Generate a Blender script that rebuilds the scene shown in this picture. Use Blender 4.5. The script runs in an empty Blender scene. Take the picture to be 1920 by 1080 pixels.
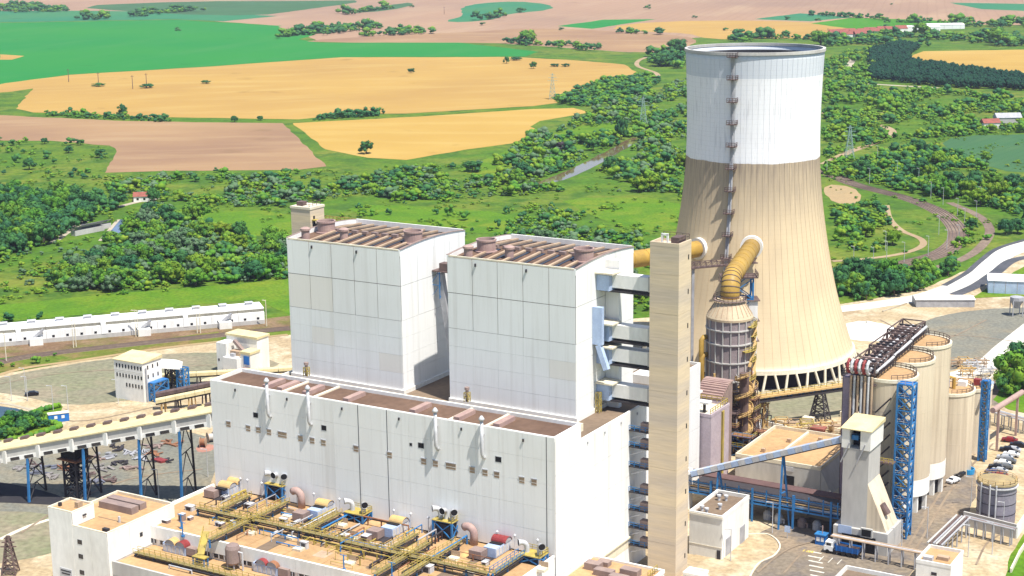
import bpy, math, random
import numpy as np
from mathutils import Vector, Matrix
SC = bpy.context.scene
COL = SC.collection
random.seed(7); rng = np.random.default_rng(11)
R_ = math.radians

# ------------------------------------------------------------------ camera
FPX, PITCH, ROLL, CAMH = 3000.28, 0.2200, -0.0120, 142.0      # focal length in px of a 1920 px wide picture
cd = bpy.data.cameras.new('camera'); cam = bpy.data.objects.new('camera', cd); COL.objects.link(cam)
cd.sensor_width = 36; cd.lens = 36*FPX/1920; cd.clip_start = 1; cd.clip_end = 40000
cp, sp, cr, sr = math.cos(PITCH), math.sin(PITCH), math.cos(ROLL), math.sin(ROLL)
_r, _d, _f = Vector((1, 0, 0)), Vector((0, -sp, -cp)), Vector((0, cp, -sp))
_x = _r*cr - _d*sr; _y = -(_r*sr + _d*cr); _z = -_f
cam.matrix_world = Matrix(((_x.x, _y.x, _z.x, 0), (_x.y, _y.y, _z.y, 0), (_x.z, _y.z, _z.z, CAMH), (0, 0, 0, 1)))
SC.camera = cam

# ------------------------------------------------------------------ sky and sun
SUN_EL, SUN_AZ = R_(65), R_(40)          # azimuth: to the right of the viewer's back
w = bpy.data.worlds.new('World'); SC.world = w; w.use_nodes = True
nt = w.node_tree; nt.nodes.clear()
sky = nt.nodes.new('ShaderNodeTexSky'); sky.sky_type = 'NISHITA'; sky.sun_disc = False
sky.sun_elevation = SUN_EL; sky.air_density = 1.0; sky.dust_density = 0.6; sky.ozone_density = 1.5
sdir = Vector((math.sin(SUN_AZ)*math.cos(SUN_EL), -math.cos(SUN_AZ)*math.cos(SUN_EL), math.sin(SUN_EL)))
sky.sun_rotation = math.atan2(sdir.x, sdir.y)
bg = nt.nodes.new('ShaderNodeBackground'); bg.inputs[1].default_value = 0.105
wo = nt.nodes.new('ShaderNodeOutputWorld')
nt.links.new(sky.outputs[0], bg.inputs[0]); nt.links.new(bg.outputs[0], wo.inputs[0])
sl = bpy.data.lights.new('sun', 'SUN'); sl.energy = 4.8; sl.angle = R_(0.5); sl.color = (1, .955, .87)
so = bpy.data.objects.new('sun', sl); COL.objects.link(so); so.location = (0, 0, 300)
so.rotation_euler = (-sdir).to_track_quat('-Z', 'Y').to_euler()
vs = SC.view_settings; vs.view_transform = 'Standard'; vs.look = 'None'; vs.exposure = 0.66; vs.gamma = 1
vs.use_curve_mapping = False
SC.cycles.max_bounces = 5; SC.cycles.diffuse_bounces = 3; SC.cycles.volume_bounces = 0

# ------------------------------------------------------------------ plan helpers
TH = 0.536; BX, BY = 8.317, 311.5          # the plant's own axes: a to the right along the hall, b away from it
ct, st = math.cos(TH), math.sin(TH)
def p2w(a, b): return (BX + a*ct + b*st, BY - a*st + b*ct)
def w2p(x, y):
    x -= BX; y -= BY
    return (x*ct - y*st, x*st + y*ct)
def G(u, v, z=0.0):
    "the point of the place that stands at height z along a sight line of the survey photograph"
    x, y = u-960, v-540
    X = cr*x + sr*y; Y = -sr*x + cr*y
    dx, dy, dz = X, FPX*cp - Y*sp, -FPX*sp - Y*cp
    t = (z-CAMH)/dz
    return (t*dx, t*dy)
def GP(u, v, z=0.0): return w2p(*G(u, v, z))

# ------------------------------------------------------------------ materials
MATS = {}
def M(name, c1, c2=None, scale=.3, rough=.85, stretch=(1, 1, 1), fine=.12, metal=0., bump=0., spec=.3, detail=5, lo=.35, hi=.65):
    if name in MATS: return MATS[name]
    m = bpy.data.materials.new(name); m.use_nodes = True; MATS[name] = m
    n = m.node_tree.nodes; L = m.node_tree.links; bs = n['Principled BSDF']
    bs.inputs['Roughness'].default_value = rough; bs.inputs['Metallic'].default_value = metal
    bs.inputs['Specular IOR Level'].default_value = spec
    c2 = c2 or tuple(x*.82 for x in c1)
    geo = n.new('ShaderNodeNewGeometry')
    mp = n.new('ShaderNodeMapping'); mp.inputs['Scale'].default_value = stretch; L.new(geo.outputs['Position'], mp.inputs[0])
    nz = n.new('ShaderNodeTexNoise'); nz.inputs['Scale'].default_value = scale; nz.inputs['Detail'].default_value = detail
    L.new(mp.outputs[0], nz.inputs[0])
    mr = n.new('ShaderNodeMapRange'); mr.inputs[1].default_value = lo; mr.inputs[2].default_value = hi; L.new(nz.outputs[0], mr.inputs[0])
    mx = n.new('ShaderNodeMix'); mx.data_type = 'RGBA'; mx.inputs[6].default_value = (*c1, 1); mx.inputs[7].default_value = (*c2, 1)
    L.new(mr.outputs[0], mx.inputs[0])
    n2 = n.new('ShaderNodeTexNoise'); n2.inputs['Scale'].default_value = scale*9; n2.inputs['Detail'].default_value = 4; L.new(mp.outputs[0], n2.inputs[0])
    hv = n.new('ShaderNodeMapRange'); hv.inputs[1].default_value = .25; hv.inputs[2].default_value = .75
    hv.inputs[3].default_value = 1-fine; hv.inputs[4].default_value = 1+fine; L.new(n2.outputs[0], hv.inputs[0])
    vm = n.new('ShaderNodeVectorMath'); vm.operation = 'SCALE'; L.new(mx.outputs[2], vm.inputs[0]); L.new(hv.outputs[0], vm.inputs['Scale'])
    L.new(vm.outputs[0], bs.inputs['Base Color'])
    if bump:
        bp = n.new('ShaderNodeBump'); bp.inputs['Strength'].default_value = bump; bp.inputs['Distance'].default_value = .3
        L.new(n2.outputs[0], bp.inputs['Height']); L.new(bp.outputs[0], bs.inputs['Normal'])
    m['base'] = 1
    return m
def mix3(name, cols, scales, rough=.95, bump=0.):
    "ground cover: three colours blended by two noises of different sizes and broken by a fine one"
    m = bpy.data.materials.new(name); m.use_nodes = True; MATS[name] = m
    n = m.node_tree.nodes; L = m.node_tree.links; bs = n['Principled BSDF']; bs.inputs['Roughness'].default_value = rough
    bs.inputs['Specular IOR Level'].default_value = .1
    geo = n.new('ShaderNodeNewGeometry'); prev = None
    for k, c in enumerate(cols):
        if prev is None:
            rgb = n.new('ShaderNodeRGB'); rgb.outputs[0].default_value = (*c, 1); prev = rgb.outputs[0]; continue
        nz = n.new('ShaderNodeTexNoise'); nz.inputs['Scale'].default_value = scales[k-1]; nz.inputs['Detail'].default_value = 6
        nz.inputs['Roughness'].default_value = .62
        ad = n.new('ShaderNodeVectorMath'); ad.inputs[1].default_value = (k*137., k*31., 0); L.new(geo.outputs['Position'], ad.inputs[0]); L.new(ad.outputs[0], nz.inputs[0])
        mr = n.new('ShaderNodeMapRange'); mr.inputs[1].default_value = .46; mr.inputs[2].default_value = .62; L.new(nz.outputs[0], mr.inputs[0])
        mx = n.new('ShaderNodeMix'); mx.data_type = 'RGBA'; L.new(prev, mx.inputs[6]); mx.inputs[7].default_value = (*c, 1); L.new(mr.outputs[0], mx.inputs[0])
        prev = mx.outputs[2]
    n2 = n.new('ShaderNodeTexNoise'); n2.inputs['Scale'].default_value = scales[-1]; n2.inputs['Detail'].default_value = 3; L.new(geo.outputs['Position'], n2.inputs[0])
    hv = n.new('ShaderNodeMapRange'); hv.inputs[1].default_value = .3; hv.inputs[2].default_value = .7; hv.inputs[3].default_value = .78; hv.inputs[4].default_value = 1.2
    L.new(n2.outputs[0], hv.inputs[0])
    vm = n.new('ShaderNodeVectorMath'); vm.operation = 'SCALE'; L.new(prev, vm.inputs[0]); L.new(hv.outputs[0], vm.inputs['Scale'])
    L.new(vm.outputs[0], bs.inputs['Base Color'])
    if bump:
        bp = n.new('ShaderNodeBump'); bp.inputs['Strength'].default_value = bump; bp.inputs['Distance'].default_value = 1.; L.new(n2.outputs[0], bp.inputs['Height']); L.new(bp.outputs[0], bs.inputs['Normal'])
    return m
def fieldmat(name, c1, c2, c3, rot, scale=.006, line=.05, rows=.11):
    "arable land: broad soft patches, drill rows and tramlines along one bearing, thin spots"
    m = bpy.data.materials.new(name); m.use_nodes = True; MATS[name] = m; n = m.node_tree.nodes; L = m.node_tree.links; bs = n['Principled BSDF']
    bs.inputs['Roughness'].default_value = 1; bs.inputs['Specular IOR Level'].default_value = .03
    geo = n.new('ShaderNodeNewGeometry'); mp = n.new('ShaderNodeMapping'); mp.inputs['Rotation'].default_value = (0, 0, rot); L.new(geo.outputs['Position'], mp.inputs[0])
    ms = n.new('ShaderNodeMapping'); ms.inputs['Scale'].default_value = (1, .22, 1); L.new(mp.outputs[0], ms.inputs[0])
    def nz(src, sc, lo, hi, a=1., det=6):
        q = n.new('ShaderNodeTexNoise'); q.inputs['Scale'].default_value = sc; q.inputs['Detail'].default_value = det; L.new(src, q.inputs[0])
        r = n.new('ShaderNodeMapRange'); r.inputs[1].default_value = lo; r.inputs[2].default_value = hi; r.inputs[4].default_value = a; L.new(q.outputs[0], r.inputs[0]); return r.outputs[0]
    def mx(f, a, b):
        q = n.new('ShaderNodeMix'); q.data_type = 'RGBA'; L.new(f, q.inputs[0])
        for k, c in ((6, a), (7, b)):
            if isinstance(c, tuple): q.inputs[k].default_value = (*c, 1)
            else: L.new(c, q.inputs[k])
        return q.outputs[2]
    c = mx(nz(mp.outputs[0], scale, .36, .66), c1, c2); c = mx(nz(ms.outputs[0], scale*6, .5, .72, .6), c, c3); c = mx(nz(mp.outputs[0], .02, .66, .74, .55), c, tuple(x*.6 for x in c2))
    wv = n.new('ShaderNodeTexWave'); wv.wave_type = 'BANDS'; wv.inputs['Scale'].default_value = line; wv.inputs['Distortion'].default_value = 1.2; wv.inputs['Detail'].default_value = 2; wv.inputs['Detail Scale'].default_value = .4; L.new(mp.outputs[0], wv.inputs[0])
    r = n.new('ShaderNodeMapRange'); r.inputs[1].default_value = .82; r.inputs[2].default_value = 1; r.inputs[4].default_value = rows*2.2; L.new(wv.outputs[0], r.inputs[0]); c = mx(r.outputs[0], c, tuple(x*.55 for x in c1))
    L.new(c, bs.inputs['Base Color']); return m
def leafmat(name, c1, c2, c3):
    "foliage: hue varies from plant to plant and from clump to clump"
    m = bpy.data.materials.new(name); m.use_nodes = True; MATS[name] = m
    n = m.node_tree.nodes; L = m.node_tree.links; bs = n['Principled BSDF']; bs.inputs['Roughness'].default_value = .8
    bs.inputs['Specular IOR Level'].default_value = .15
    geo = n.new('ShaderNodeNewGeometry')
    a = n.new('ShaderNodeTexNoise'); a.inputs['Scale'].default_value = .045; a.inputs['Detail'].default_value = 3; L.new(geo.outputs['Position'], a.inputs[0])
    b = n.new('ShaderNodeTexNoise'); b.inputs['Scale'].default_value = .35; b.inputs['Detail'].default_value = 2; L.new(geo.outputs['Position'], b.inputs[0])
    r1 = n.new('ShaderNodeMapRange'); r1.inputs[1].default_value = .38; r1.inputs[2].default_value = .62; L.new(a.outputs[0], r1.inputs[0])
    r2 = n.new('ShaderNodeMapRange'); r2.inputs[1].default_value = .4; r2.inputs[2].default_value = .68; L.new(b.outputs[0], r2.inputs[0])
    m1 = n.new('ShaderNodeMix'); m1.data_type = 'RGBA'; m1.inputs[6].default_value = (*c1, 1); m1.inputs[7].default_value = (*c2, 1); L.new(r1.outputs[0], m1.inputs[0])
    m2 = n.new('ShaderNodeMix'); m2.data_type = 'RGBA'; m2.inputs[7].default_value = (*c3, 1); L.new(m1.outputs[2], m2.inputs[6]); L.new(r2.outputs[0], m2.inputs[0])
    L.new(m2.outputs[2], bs.inputs['Base Color'])
    return m

def streaked(name, c, dirt, amt=.5):
    "sheet cladding: rain streaks running down it, large soft blotches, faint profile ribs"
    m = bpy.data.materials.new(name); m.use_nodes = True; MATS[name] = m; n = m.node_tree.nodes; L = m.node_tree.links; bs = n['Principled BSDF']
    bs.inputs['Roughness'].default_value = .55; bs.inputs['Specular IOR Level'].default_value = .25
    geo = n.new('ShaderNodeNewGeometry'); prev = None
    for k, (sc, stv, lo, hi, a) in enumerate([(.55, (1, 1, .035), .52, .78, amt), (.045, (1, 1, .7), .40, .72, amt*.55), (2.2, (1, 1, .05), .50, .80, amt*.45)]):
        mp = n.new('ShaderNodeMapping'); mp.inputs['Scale'].default_value = stv; mp.inputs['Location'].default_value = (k*7.3, k*3.1, 0); L.new(geo.outputs['Position'], mp.inputs[0])
        nz = n.new('ShaderNodeTexNoise'); nz.inputs['Scale'].default_value = sc; nz.inputs['Detail'].default_value = 6; L.new(mp.outputs[0], nz.inputs[0])
        mr = n.new('ShaderNodeMapRange'); mr.inputs[1].default_value = lo; mr.inputs[2].default_value = hi; mr.inputs[4].default_value = a; L.new(nz.outputs[0], mr.inputs[0])
        mx = n.new('ShaderNodeMix'); mx.data_type = 'RGBA'; mx.inputs[7].default_value = (*dirt, 1); L.new(mr.outputs[0], mx.inputs[0])
        if prev is None: mx.inputs[6].default_value = (*c, 1)
        else: L.new(prev, mx.inputs[6])
        prev = mx.outputs[2]
    L.new(prev, bs.inputs['Base Color']); return m
white = streaked('white_cladding', (.82, .82, .81), (.50, .47, .43), .46)
whitep = streaked('white_cladding_patch', (.78, .75, .70), (.58, .54, .48), .42)
_old = M('white_cladding_old', (.85, .85, .84), (.79, .79, .79), .05, .55, (1, 1, .35), .05)
whiter = M('white_render', (.82, .81, .78), (.70, .68, .63), .12, .8, (1, 1, .4), .08)
seam = M('joint_dark', (.10, .10, .11), None, .5)
roofb = M('roof_brown', (.15, .092, .062), (.11, .065, .045), .09, .95, (1, 1, 1), .2)
roofo = M('roof_ochre', (.47, .30, .15), (.38, .235, .115), .10, .95, (1, 1, 1), .16)
roofg = M('roof_felt_grey', (.20, .145, .10), (.16, .115, .08), .10, .95, (1, 1, 1), .15)
cream = M('cream_trim', (.72, .66, .52), (.62, .55, .42), .2, .8)
beige = M('beige_bar', (.46, .34, .23), (.36, .25, .17), .3, .8)
mauve = M('mauve_metal', (.30, .22, .19), (.23, .17, .155), .4, .7)
conc = M('board_concrete', (.63, .505, .345), (.51, .425, .335), .10, .9, (.25, .25, 3.2), .09, bump=.1)
conc2 = M('grey_concrete', (.50, .49, .46), (.42, .40, .38), .10, .9, (1, 1, .25), .1)
silo = streaked('silo_concrete', (.66, .56, .42), (.30, .235, .17), .75)
blue = M('blue_steel', (.035, .20, .46), (.03, .14, .34), .5, .5)
blued = M('blue_paint', (.02, .17, .52), (.02, .13, .42), .5, .45)
lblue = M('pale_blue_metal', (.42, .52, .70), (.34, .43, .62), .4, .5)
yel = M('yellow_steel', (.47, .36, .075), (.33, .255, .075), .6, .6)
yeld = M('yellow_duct', (.44, .275, .055), (.34, .21, .05), .25, .5, (1, 1, 1), .1)
dark = M('dark_steel', (.045, .04, .045), None, .8, .7)
brown = M('brown_steel', (.15, .10, .09), (.10, .07, .065), .8, .7)
grey = M('grey_steel', (.40, .40, .42), (.31, .31, .33), .5, .6)
galv = M('galvanised', (.55, .55, .56), (.42, .42, .44), .6, .5)
glass = M('dark_glass', (.02, .022, .03), None, 1, .15, spec=.6)
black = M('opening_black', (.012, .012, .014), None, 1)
red = M('red_paint', (.27, .045, .045), (.20, .03, .03), .6, .5)
tan = M('tan_hood', (.60, .40, .16), (.48, .32, .14), .5, .6)
rust = M('rust', (.30, .14, .075), (.20, .09, .05), .6, .9)
tyre = M('tyre_rubber', (.02, .02, .02), None, 1)
pink = M('pink_metal', (.40, .28, .24), (.33, .22, .20), .5, .7)
bark = M('bark', (.11, .08, .055), None, 1)
sulph = M('yellow_sheet_roof', (.66, .57, .33), (.56, .47, .26), .3, .8)
tile = M('roof_tile_red', (.30, .10, .075), (.22, .075, .055), .6, .9)

# ------------------------------------------------------------------ mesh helpers
class MB:
    def __init__(s): s.v = []; s.f = []
    def add(s, v, f):
        o = len(s.v); s.v += [tuple(p) for p in v]; s.f += [tuple(i+o for i in q) for q in f]; return s
    def box(s, x0, x1, y0, y1, z0, z1):
        return s.add([(x, y, z) for z in (z0, z1) for y in (y0, y1) for x in (x0, x1)],
                     [(0, 2, 3, 1), (4, 5, 7, 6), (0, 1, 5, 4), (2, 6, 7, 3), (0, 4, 6, 2), (1, 3, 7, 5)])
    def prism(s, pts, z0, z1):
        n = len(pts); v = [(x, y, z0) for x, y in pts] + [(x, y, z1) for x, y in pts]
        a = sum(pts[i][0]*pts[(i+1) % n][1]-pts[(i+1) % n][0]*pts[i][1] for i in range(n))
        if a < 0: v = v[:n][::-1] + v[n:][::-1]
        return s.add(v, [tuple(range(n))[::-1], tuple(range(n, 2*n))] + [(i, (i+1) % n, n+(i+1) % n, n+i) for i in range(n)])
    def beam(s, p, q, w, h=None):
        h = h or w; p = Vector(p); q = Vector(q); d = q-p
        if d.length < 1e-5: return s
        d.normalize(); up = Vector((0, 0, 1)) if abs(d.z) < .97 else Vector((0, 1, 0))
        x = d.cross(up).normalized(); y = x.cross(d)
        c = [(-w/2, -h/2), (w/2, -h/2), (w/2, h/2), (-w/2, h/2)]
        return s.add([e + x*a + y*b for e in (p, q) for a, b in c], [(0, 1, 2, 3), (7, 6, 5, 4)] + [(i, i+4, (i+1) % 4+4, (i+1) % 4) for i in range(4)])
    def lathe(s, prof, n=24, cx=0, cy=0, caps=True, a0=0, a1=2*math.pi):
        full = abs(a1-a0-2*math.pi) < 1e-6; m = n if full else n+1; v = []
        for r, z in prof:
            for i in range(m):
                t = a0+(a1-a0)*i/n; v.append((cx+r*math.cos(t), cy+r*math.sin(t), z))
        f = []
        for k in range(len(prof)-1):
            for i in range(n):
                j = (i+1) % m; f.append((k*m+i, k*m+j, (k+1)*m+j, (k+1)*m+i))
        if caps and full: f += [tuple(range(m))[::-1], tuple(range((len(prof)-1)*m, len(prof)*m))]
        return s.add(v, f)
    def cyl(s, cx, cy, z0, z1, r, n=20, r1=None): return s.lathe([(r, z0), (r if r1 is None else r1, z1)], n, cx, cy)
    def tube(s, path, r, n=10, caps=True):
        P = [Vector(p) for p in path]; v = []; x = None; rr = r if isinstance(r, (list, tuple)) else [r]*len(P)
        for i, p in enumerate(P):
            d = (P[min(i+1, len(P)-1)]-P[max(i-1, 0)]).normalized()
            if x is None:
                up = Vector((0, 0, 1)) if abs(d.z) < .9 else Vector((0, 1, 0)); x = d.cross(up).normalized()
            else: x = (x - d*x.dot(d)).normalized()
            y = d.cross(x)
            v += [p + (x*math.cos(2*math.pi*k/n)+y*math.sin(2*math.pi*k/n))*rr[i] for k in range(n)]
        f = [(i*n+k, i*n+(k+1) % n, (i+1)*n+(k+1) % n, (i+1)*n+k) for i in range(len(P)-1) for k in range(n)]
        if caps: f += [tuple(range(n))[::-1], tuple(range((len(P)-1)*n, len(P)*n))]
        return s.add(v, f)
    def lattice(s, x0, x1, y0, y1, z0, z1, n, w=.18, top=None):
        "four posts with ring beams and crossed braces; top = smaller rectangle at the top"
        t = top or (x0, x1, y0, y1)
        def c(k, f):
            X = (x0, x1, x1, x0)[k], (t[0], t[1], t[1], t[0])[k]; Y = (y0, y0, y1, y1)[k], (t[2], t[2], t[3], t[3])[k]
            return (X[0]+(X[1]-X[0])*f, Y[0]+(Y[1]-Y[0])*f, z0+(z1-z0)*f)
        for k in range(4):
            s.beam(c(k, 0), c(k, 1), w*1.5)
            for i in range(n):
                f0, f1 = i/n, (i+1)/n; j = (k+1) % 4
                s.beam(c(k, f1), c(j, f1), w); s.beam(c(k, f0), c(j, f1), w*.8)
                if w > .14: s.beam(c(j, f0), c(k, f1), w*.8)
        return s
    def rail(s, path, h=1.1, step=2.0, w=.07):
        for p, q in zip(path[:-1], path[1:]):
            p = Vector(p); q = Vector(q); n = max(1, int((q-p).length/step))
            for z in (h, h*.5): s.beam(p+Vector((0, 0, z)), q+Vector((0, 0, z)), w)
            for i in range(n+1):
                e = p.lerp(q, i/n); s.beam(e, e+Vector((0, 0, h)), w)
        return s
    def mesh(s, name, mat, org=(0, 0, 0), smooth=False):
        m = bpy.data.meshes.new(name); ox, oy, oz = org
        m.from_pydata([(x-ox, y-oy, z-oz) for x, y, z in s.v], [], s.f); m.materials.append(mat)
        if smooth: m.polygons.foreach_set('use_smooth', [True]*len(m.polygons))
        m.update(); return m

def tag(o, label=None, cat=None, group=None, kind=None):
    if label: o['label'] = label
    if cat: o['category'] = cat
    if group: o['group'] = group
    if kind: o['kind'] = kind
    return o
CUBES = {}
class Thing:
    "an Empty at a thing's base; parts are given in the same frame ('p' plant axes, 'w' world)"
    def __init__(s, name, label, cat, org, frame='p', group=None):
        s.o = bpy.data.objects.new(name, None); COL.objects.link(s.o); s.org = org; s.frame = frame
        if frame == 'p':
            x, y = p2w(org[0], org[1]); s.o.location = (x, y, org[2]); s.o.rotation_euler = (0, 0, -TH)
        else: s.o.location = org
        s.o.empty_display_size = .5
        tag(s.o, label, cat, group)
    def part(s, mb, name, mat, parent=None, smooth=False, kind=None):
        ob = bpy.data.objects.new(name, mb.mesh(name, mat, s.org, smooth)); COL.objects.link(ob); ob.parent = parent or s.o
        if kind: ob['kind'] = kind
        return ob
    def box(s, name, mat, x0, x1, y0, y1, z0, z1, parent=None):
        "an alike piece: every one shares the unit cube of its material"
        key = mat.name
        if key not in CUBES: CUBES[key] = MB().box(-.5, .5, -.5, .5, -.5, .5).mesh('piece_'+key, mat)
        ob = bpy.data.objects.new(name, CUBES[key]); COL.objects.link(ob); ob.parent = parent or s.o
        ob.location = ((x0+x1)/2-s.org[0], (y0+y1)/2-s.org[1], (z0+z1)/2-s.org[2]); ob.scale = (x1-x0, y1-y0, z1-z0)
        return ob
    def inst(s, name, mesh, loc, rz=0, scale=(1, 1, 1), parent=None):
        ob = bpy.data.objects.new(name, mesh); COL.objects.link(ob); ob.parent = parent or s.o
        ob.location = (loc[0]-s.org[0], loc[1]-s.org[1], loc[2]-s.org[2]); ob.rotation_euler = (0, 0, rz); ob.scale = scale
        return ob
def single(mb, name, mat, label, cat, org, frame='p', group=None, smooth=False):
    ob = bpy.data.objects.new(name, mb.mesh(name, mat, org, smooth)); COL.objects.link(ob)
    if frame == 'p':
        x, y = p2w(org[0], org[1]); ob.location = (x, y, org[2]); ob.rotation_euler = (0, 0, -TH)
    else: ob.location = org
    return tag(ob, label, cat, group)
def copy_tree(o, parent=None):
    c = o.copy(); COL.objects.link(c); c.parent = parent
    for ch in list(o.children): copy_tree(ch, c)
    return c
def struct(name, mb, mat, kind='structure'):
    ob = bpy.data.objects.new(name, mb.mesh(name, mat)); COL.objects.link(ob); ob['kind'] = kind; return ob
def sheet(name, px, z, mat, smoothn=0, rag=1.0):
    "a flat sheet of ground whose outline was read off the survey photograph"
    pts = [Vector((*G(u, v), 0)) for u, v in px]
    for _ in range(smoothn):
        q = []
        for i in range(len(pts)):
            a, b = pts[i], pts[(i+1) % len(pts)]; q += [a.lerp(b, .25), a.lerp(b, .75)]
        pts = q
    if rag:
        q = []; rr = random.Random(len(px)*7+int(px[0][0]))
        for i in range(len(pts)):
            a, b = pts[i], pts[(i+1) % len(pts)]; l = (b-a).length; dist = a.y; step = max(4, dist/90); k = max(1, min(60, int(l/step))); nn = Vector((-(b-a).y, (b-a).x, 0)).normalized()
            for t in range(k): q.append(a.lerp(b, t/k)+nn*rr.gauss(0, .05*step*rag)*(1 if t else 0))
        pts = q
    m = MB().add([(p.x, p.y, z) for p in pts], [tuple(range(len(pts)))])
    A = sum(pts[i].x*pts[(i+1) % len(pts)].y-pts[(i+1) % len(pts)].x*pts[i].y for i in range(len(pts)))
    if A < 0: m.f = [m.f[0][::-1]]
    return struct(name, m, mat)
def spline(pts, n=6):
    P = [Vector((*p, 0)) if len(p) == 2 else Vector(p) for p in pts]; out = []
    for i in range(len(P)-1):
        a, b, c, d = P[max(i-1, 0)], P[i], P[i+1], P[min(i+2, len(P)-1)]
        for k in range(n):
            t = k/n; out.append(.5*((2*b)+(c-a)*t+(2*a-5*b+4*c-d)*t*t+(3*b-a-3*c+d)*t**3))
    return out+[P[-1]]
def ribbon(name, px, width, z, mat, thick=0, off=0, kind='structure'):
    P = spline([G(u, v) for u, v in px]); v = []
    wl = width if isinstance(width, (list, tuple)) else [width, width]
    for i, p in enumerate(P):
        d = (P[min(i+1, len(P)-1)]-P[max(i-1, 0)]); d.normalize(); nx, ny = -d.y, d.x
        ww = wl[0]+(wl[1]-wl[0])*i/(len(P)-1)
        for sgn in (-.5, .5): v.append((p.x+nx*(ww*sgn+off), p.y+ny*(ww*sgn+off), z))
    n = len(P); f = [(2*i, 2*i+2, 2*i+3, 2*i+1)[::-1] for i in range(n-1)]
    m = MB().add(v, f)
    return struct(name, m, mat)
# ================================================================== the land
meadow = mix3('meadow', [(.068, .150, .014), (.155, .180, .028), (.100, .165, .016), (.050, .112, .016)], [.010, .028, .05, .35], bump=.5)
meadow2 = mix3('mown_grass', [(.088, .185, .012), (.145, .20, .018), (.07, .16, .012)], [.02, .06, .7], bump=.2)
gold = fieldmat('ripe_wheat', (.40, .255, .075), (.355, .22, .07), (.44, .31, .11), 1.3)
gold2 = fieldmat('ripe_wheat_pale', (.42, .275, .075), (.375, .235, .06), (.46, .33, .11), 1.75)
stub = fieldmat('stubble', (.25, .155, .095), (.32, .205, .11), (.36, .25, .14), 1.48, .007, .05, .05)
emer = fieldmat('green_crop', (.020, .185, .040), (.032, .20, .036), (.045, .20, .05), .3, .003, .03, .03)
emer2 = fieldmat('green_crop_far', (.03, .17, .085), (.05, .18, .075), (.07, .18, .08), .2, .003, .03, .05)
pinkf = fieldmat('far_ploughland', (.34, .22, .14), (.27, .18, .125), (.38, .27, .17), .25, .0022, .02, .08)
brightg = fieldmat('bright_crop', (.06, .21, .018), (.05, .18, .018), (.09, .22, .03), .1, .01, .05, .05)
bluegr = fieldmat('dull_green_crop', (.055, .135, .06), (.05, .115, .05), (.08, .15, .06), .6, .01, .05, .08)
dust = mix3('dusty_concrete', [(.42, .33, .20), (.34, .255, .155), (.50, .42, .29)], [.02, .09, .8])
greyy = mix3('grey_hardstanding', [(.19, .185, .15), (.235, .20, .14), (.165, .165, .14)], [.03, .07, .9])
greyg = mix3('mossy_hardstanding', [(.20, .19, .13), (.19, .20, .115), (.25, .215, .15)], [.02, .05, .6])
asph = mix3('worn_asphalt', [(.20, .165, .125), (.26, .20, .14), (.15, .13, .115)], [.05, .15, .9])
palec = M('pale_concrete', (.43, .38, .29), (.36, .31, .23), .05, .9, (1, 1, 1), .1)
track_m = M('dirt_track', (.36, .27, .16), (.30, .21, .12), .05, .95)
ballast = M('ballast', (.15, .105, .082), (.22, .165, .12), .07, .95, (1, 1, 1), .3)
brownsoil = mix3('brown_soil', [(.16, .10, .06), (.13, .13, .035), (.22, .15, .09)], [.05, .09, .9])
sand = M('sandy_ground', (.36, .25, .125), (.31, .23, .12), .04, .95)
chalk = M('white_chalk', (.62, .60, .54), (.55, .52, .46), .08, .95)
liner = M('dark_liner', (.06, .065, .075), (.09, .09, .10), .1, .8)
river = M('river_water', (.17, .12, .065), (.13, .095, .05), .03, .06, spec=.8)
pondw = M('pond_water', (.02, .045, .075), (.03, .06, .07), .05, .06, spec=.6)
basin = M('settling_basin', (.10, .14, .24), (.08, .11, .18), .05, .1, spec=.5)

g = MB(); S = 14000
g.add([(-S, -2000, 0), (S, -2000, 0), (S, 2*S, 0), (-S, 2*S, 0)], [(0, 1, 2, 3)])
struct('ground', g, meadow)
# far country (hillsides seen beyond the farm land)
sheet('far_fields', [(-1600, -75), (-1600, 60), (330, 34), (540, 50), (600, 78), (860, 76), (1180, 98), (1290, 90), (1290, 72), (1640, 45), (1800, 46), (3400, 60), (3400, -75)], .03, pinkf)
sheet('crop_field', [(-1200, 52), (60, 42), (330, 37), (520, 48), (640, 50), (560, 74), (600, 80), (860, 80), (1010, 97), (985, 106), (640, 107), (400, 124), (130, 140), (0, 158), (-300, 196), (-1200, 170)], .06, emer)
sheet('crop_field', [(-1200, 26), (120, 20), (350, 22), (520, 30), (420, 40), (330, 36), (60, 41), (-1200, 51)], .055, emer2)
sheet('crop_field', [(120, 12), (360, 2), (560, 2), (700, 0), (560, 20), (480, 30), (300, 26)], .06, bluegr, 1)
sheet('crop_field', [(640, 26), (760, 4), (780, 8), (730, 20)], .06, bluegr, 1)
sheet('crop_field', [(830, 40), (870, 30), (862, 14), (900, 6), (970, 2), (1030, 8), (1040, 18), (950, 26), (930, 36), (870, 42)], .06, emer2, 1)
sheet('crop_field', [(1045, 49), (1130, 37), (1230, 36), (1110, 54)], .065, emer)
sheet('wheat_field', [(1130, 52), (1230, 40), (1420, 38), (1560, 44), (1640, 58), (1600, 70), (1420, 73), (1330, 74), (1290, 62), (1210, 60)], .065, gold, 1)
sheet('crop_field', [(1520, 44), (1600, 33), (1800, 40), (1720, 56), (1620, 57)], .07, brightg)
sheet('crop_field', [(1415, 36), (1500, 25), (1600, 32), (1520, 40)], .07, emer2)
sheet('crop_field', [(1780, 5), (1960, 8), (1960, 22), (1840, 17)], .07, emer2)
sheet('wheat_field', [(0, 112), (0, 102), (46, 105), (22, 112)], .08, gold)
sheet('wheat_field', [(560, 80), (620, 72), (880, 60), (1000, 52), (1180, 60), (1290, 68), (1310, 78), (1290, 86), (1240, 99), (1170, 97), (1060, 88), (960, 80)], .065, stub, 1)
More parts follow.
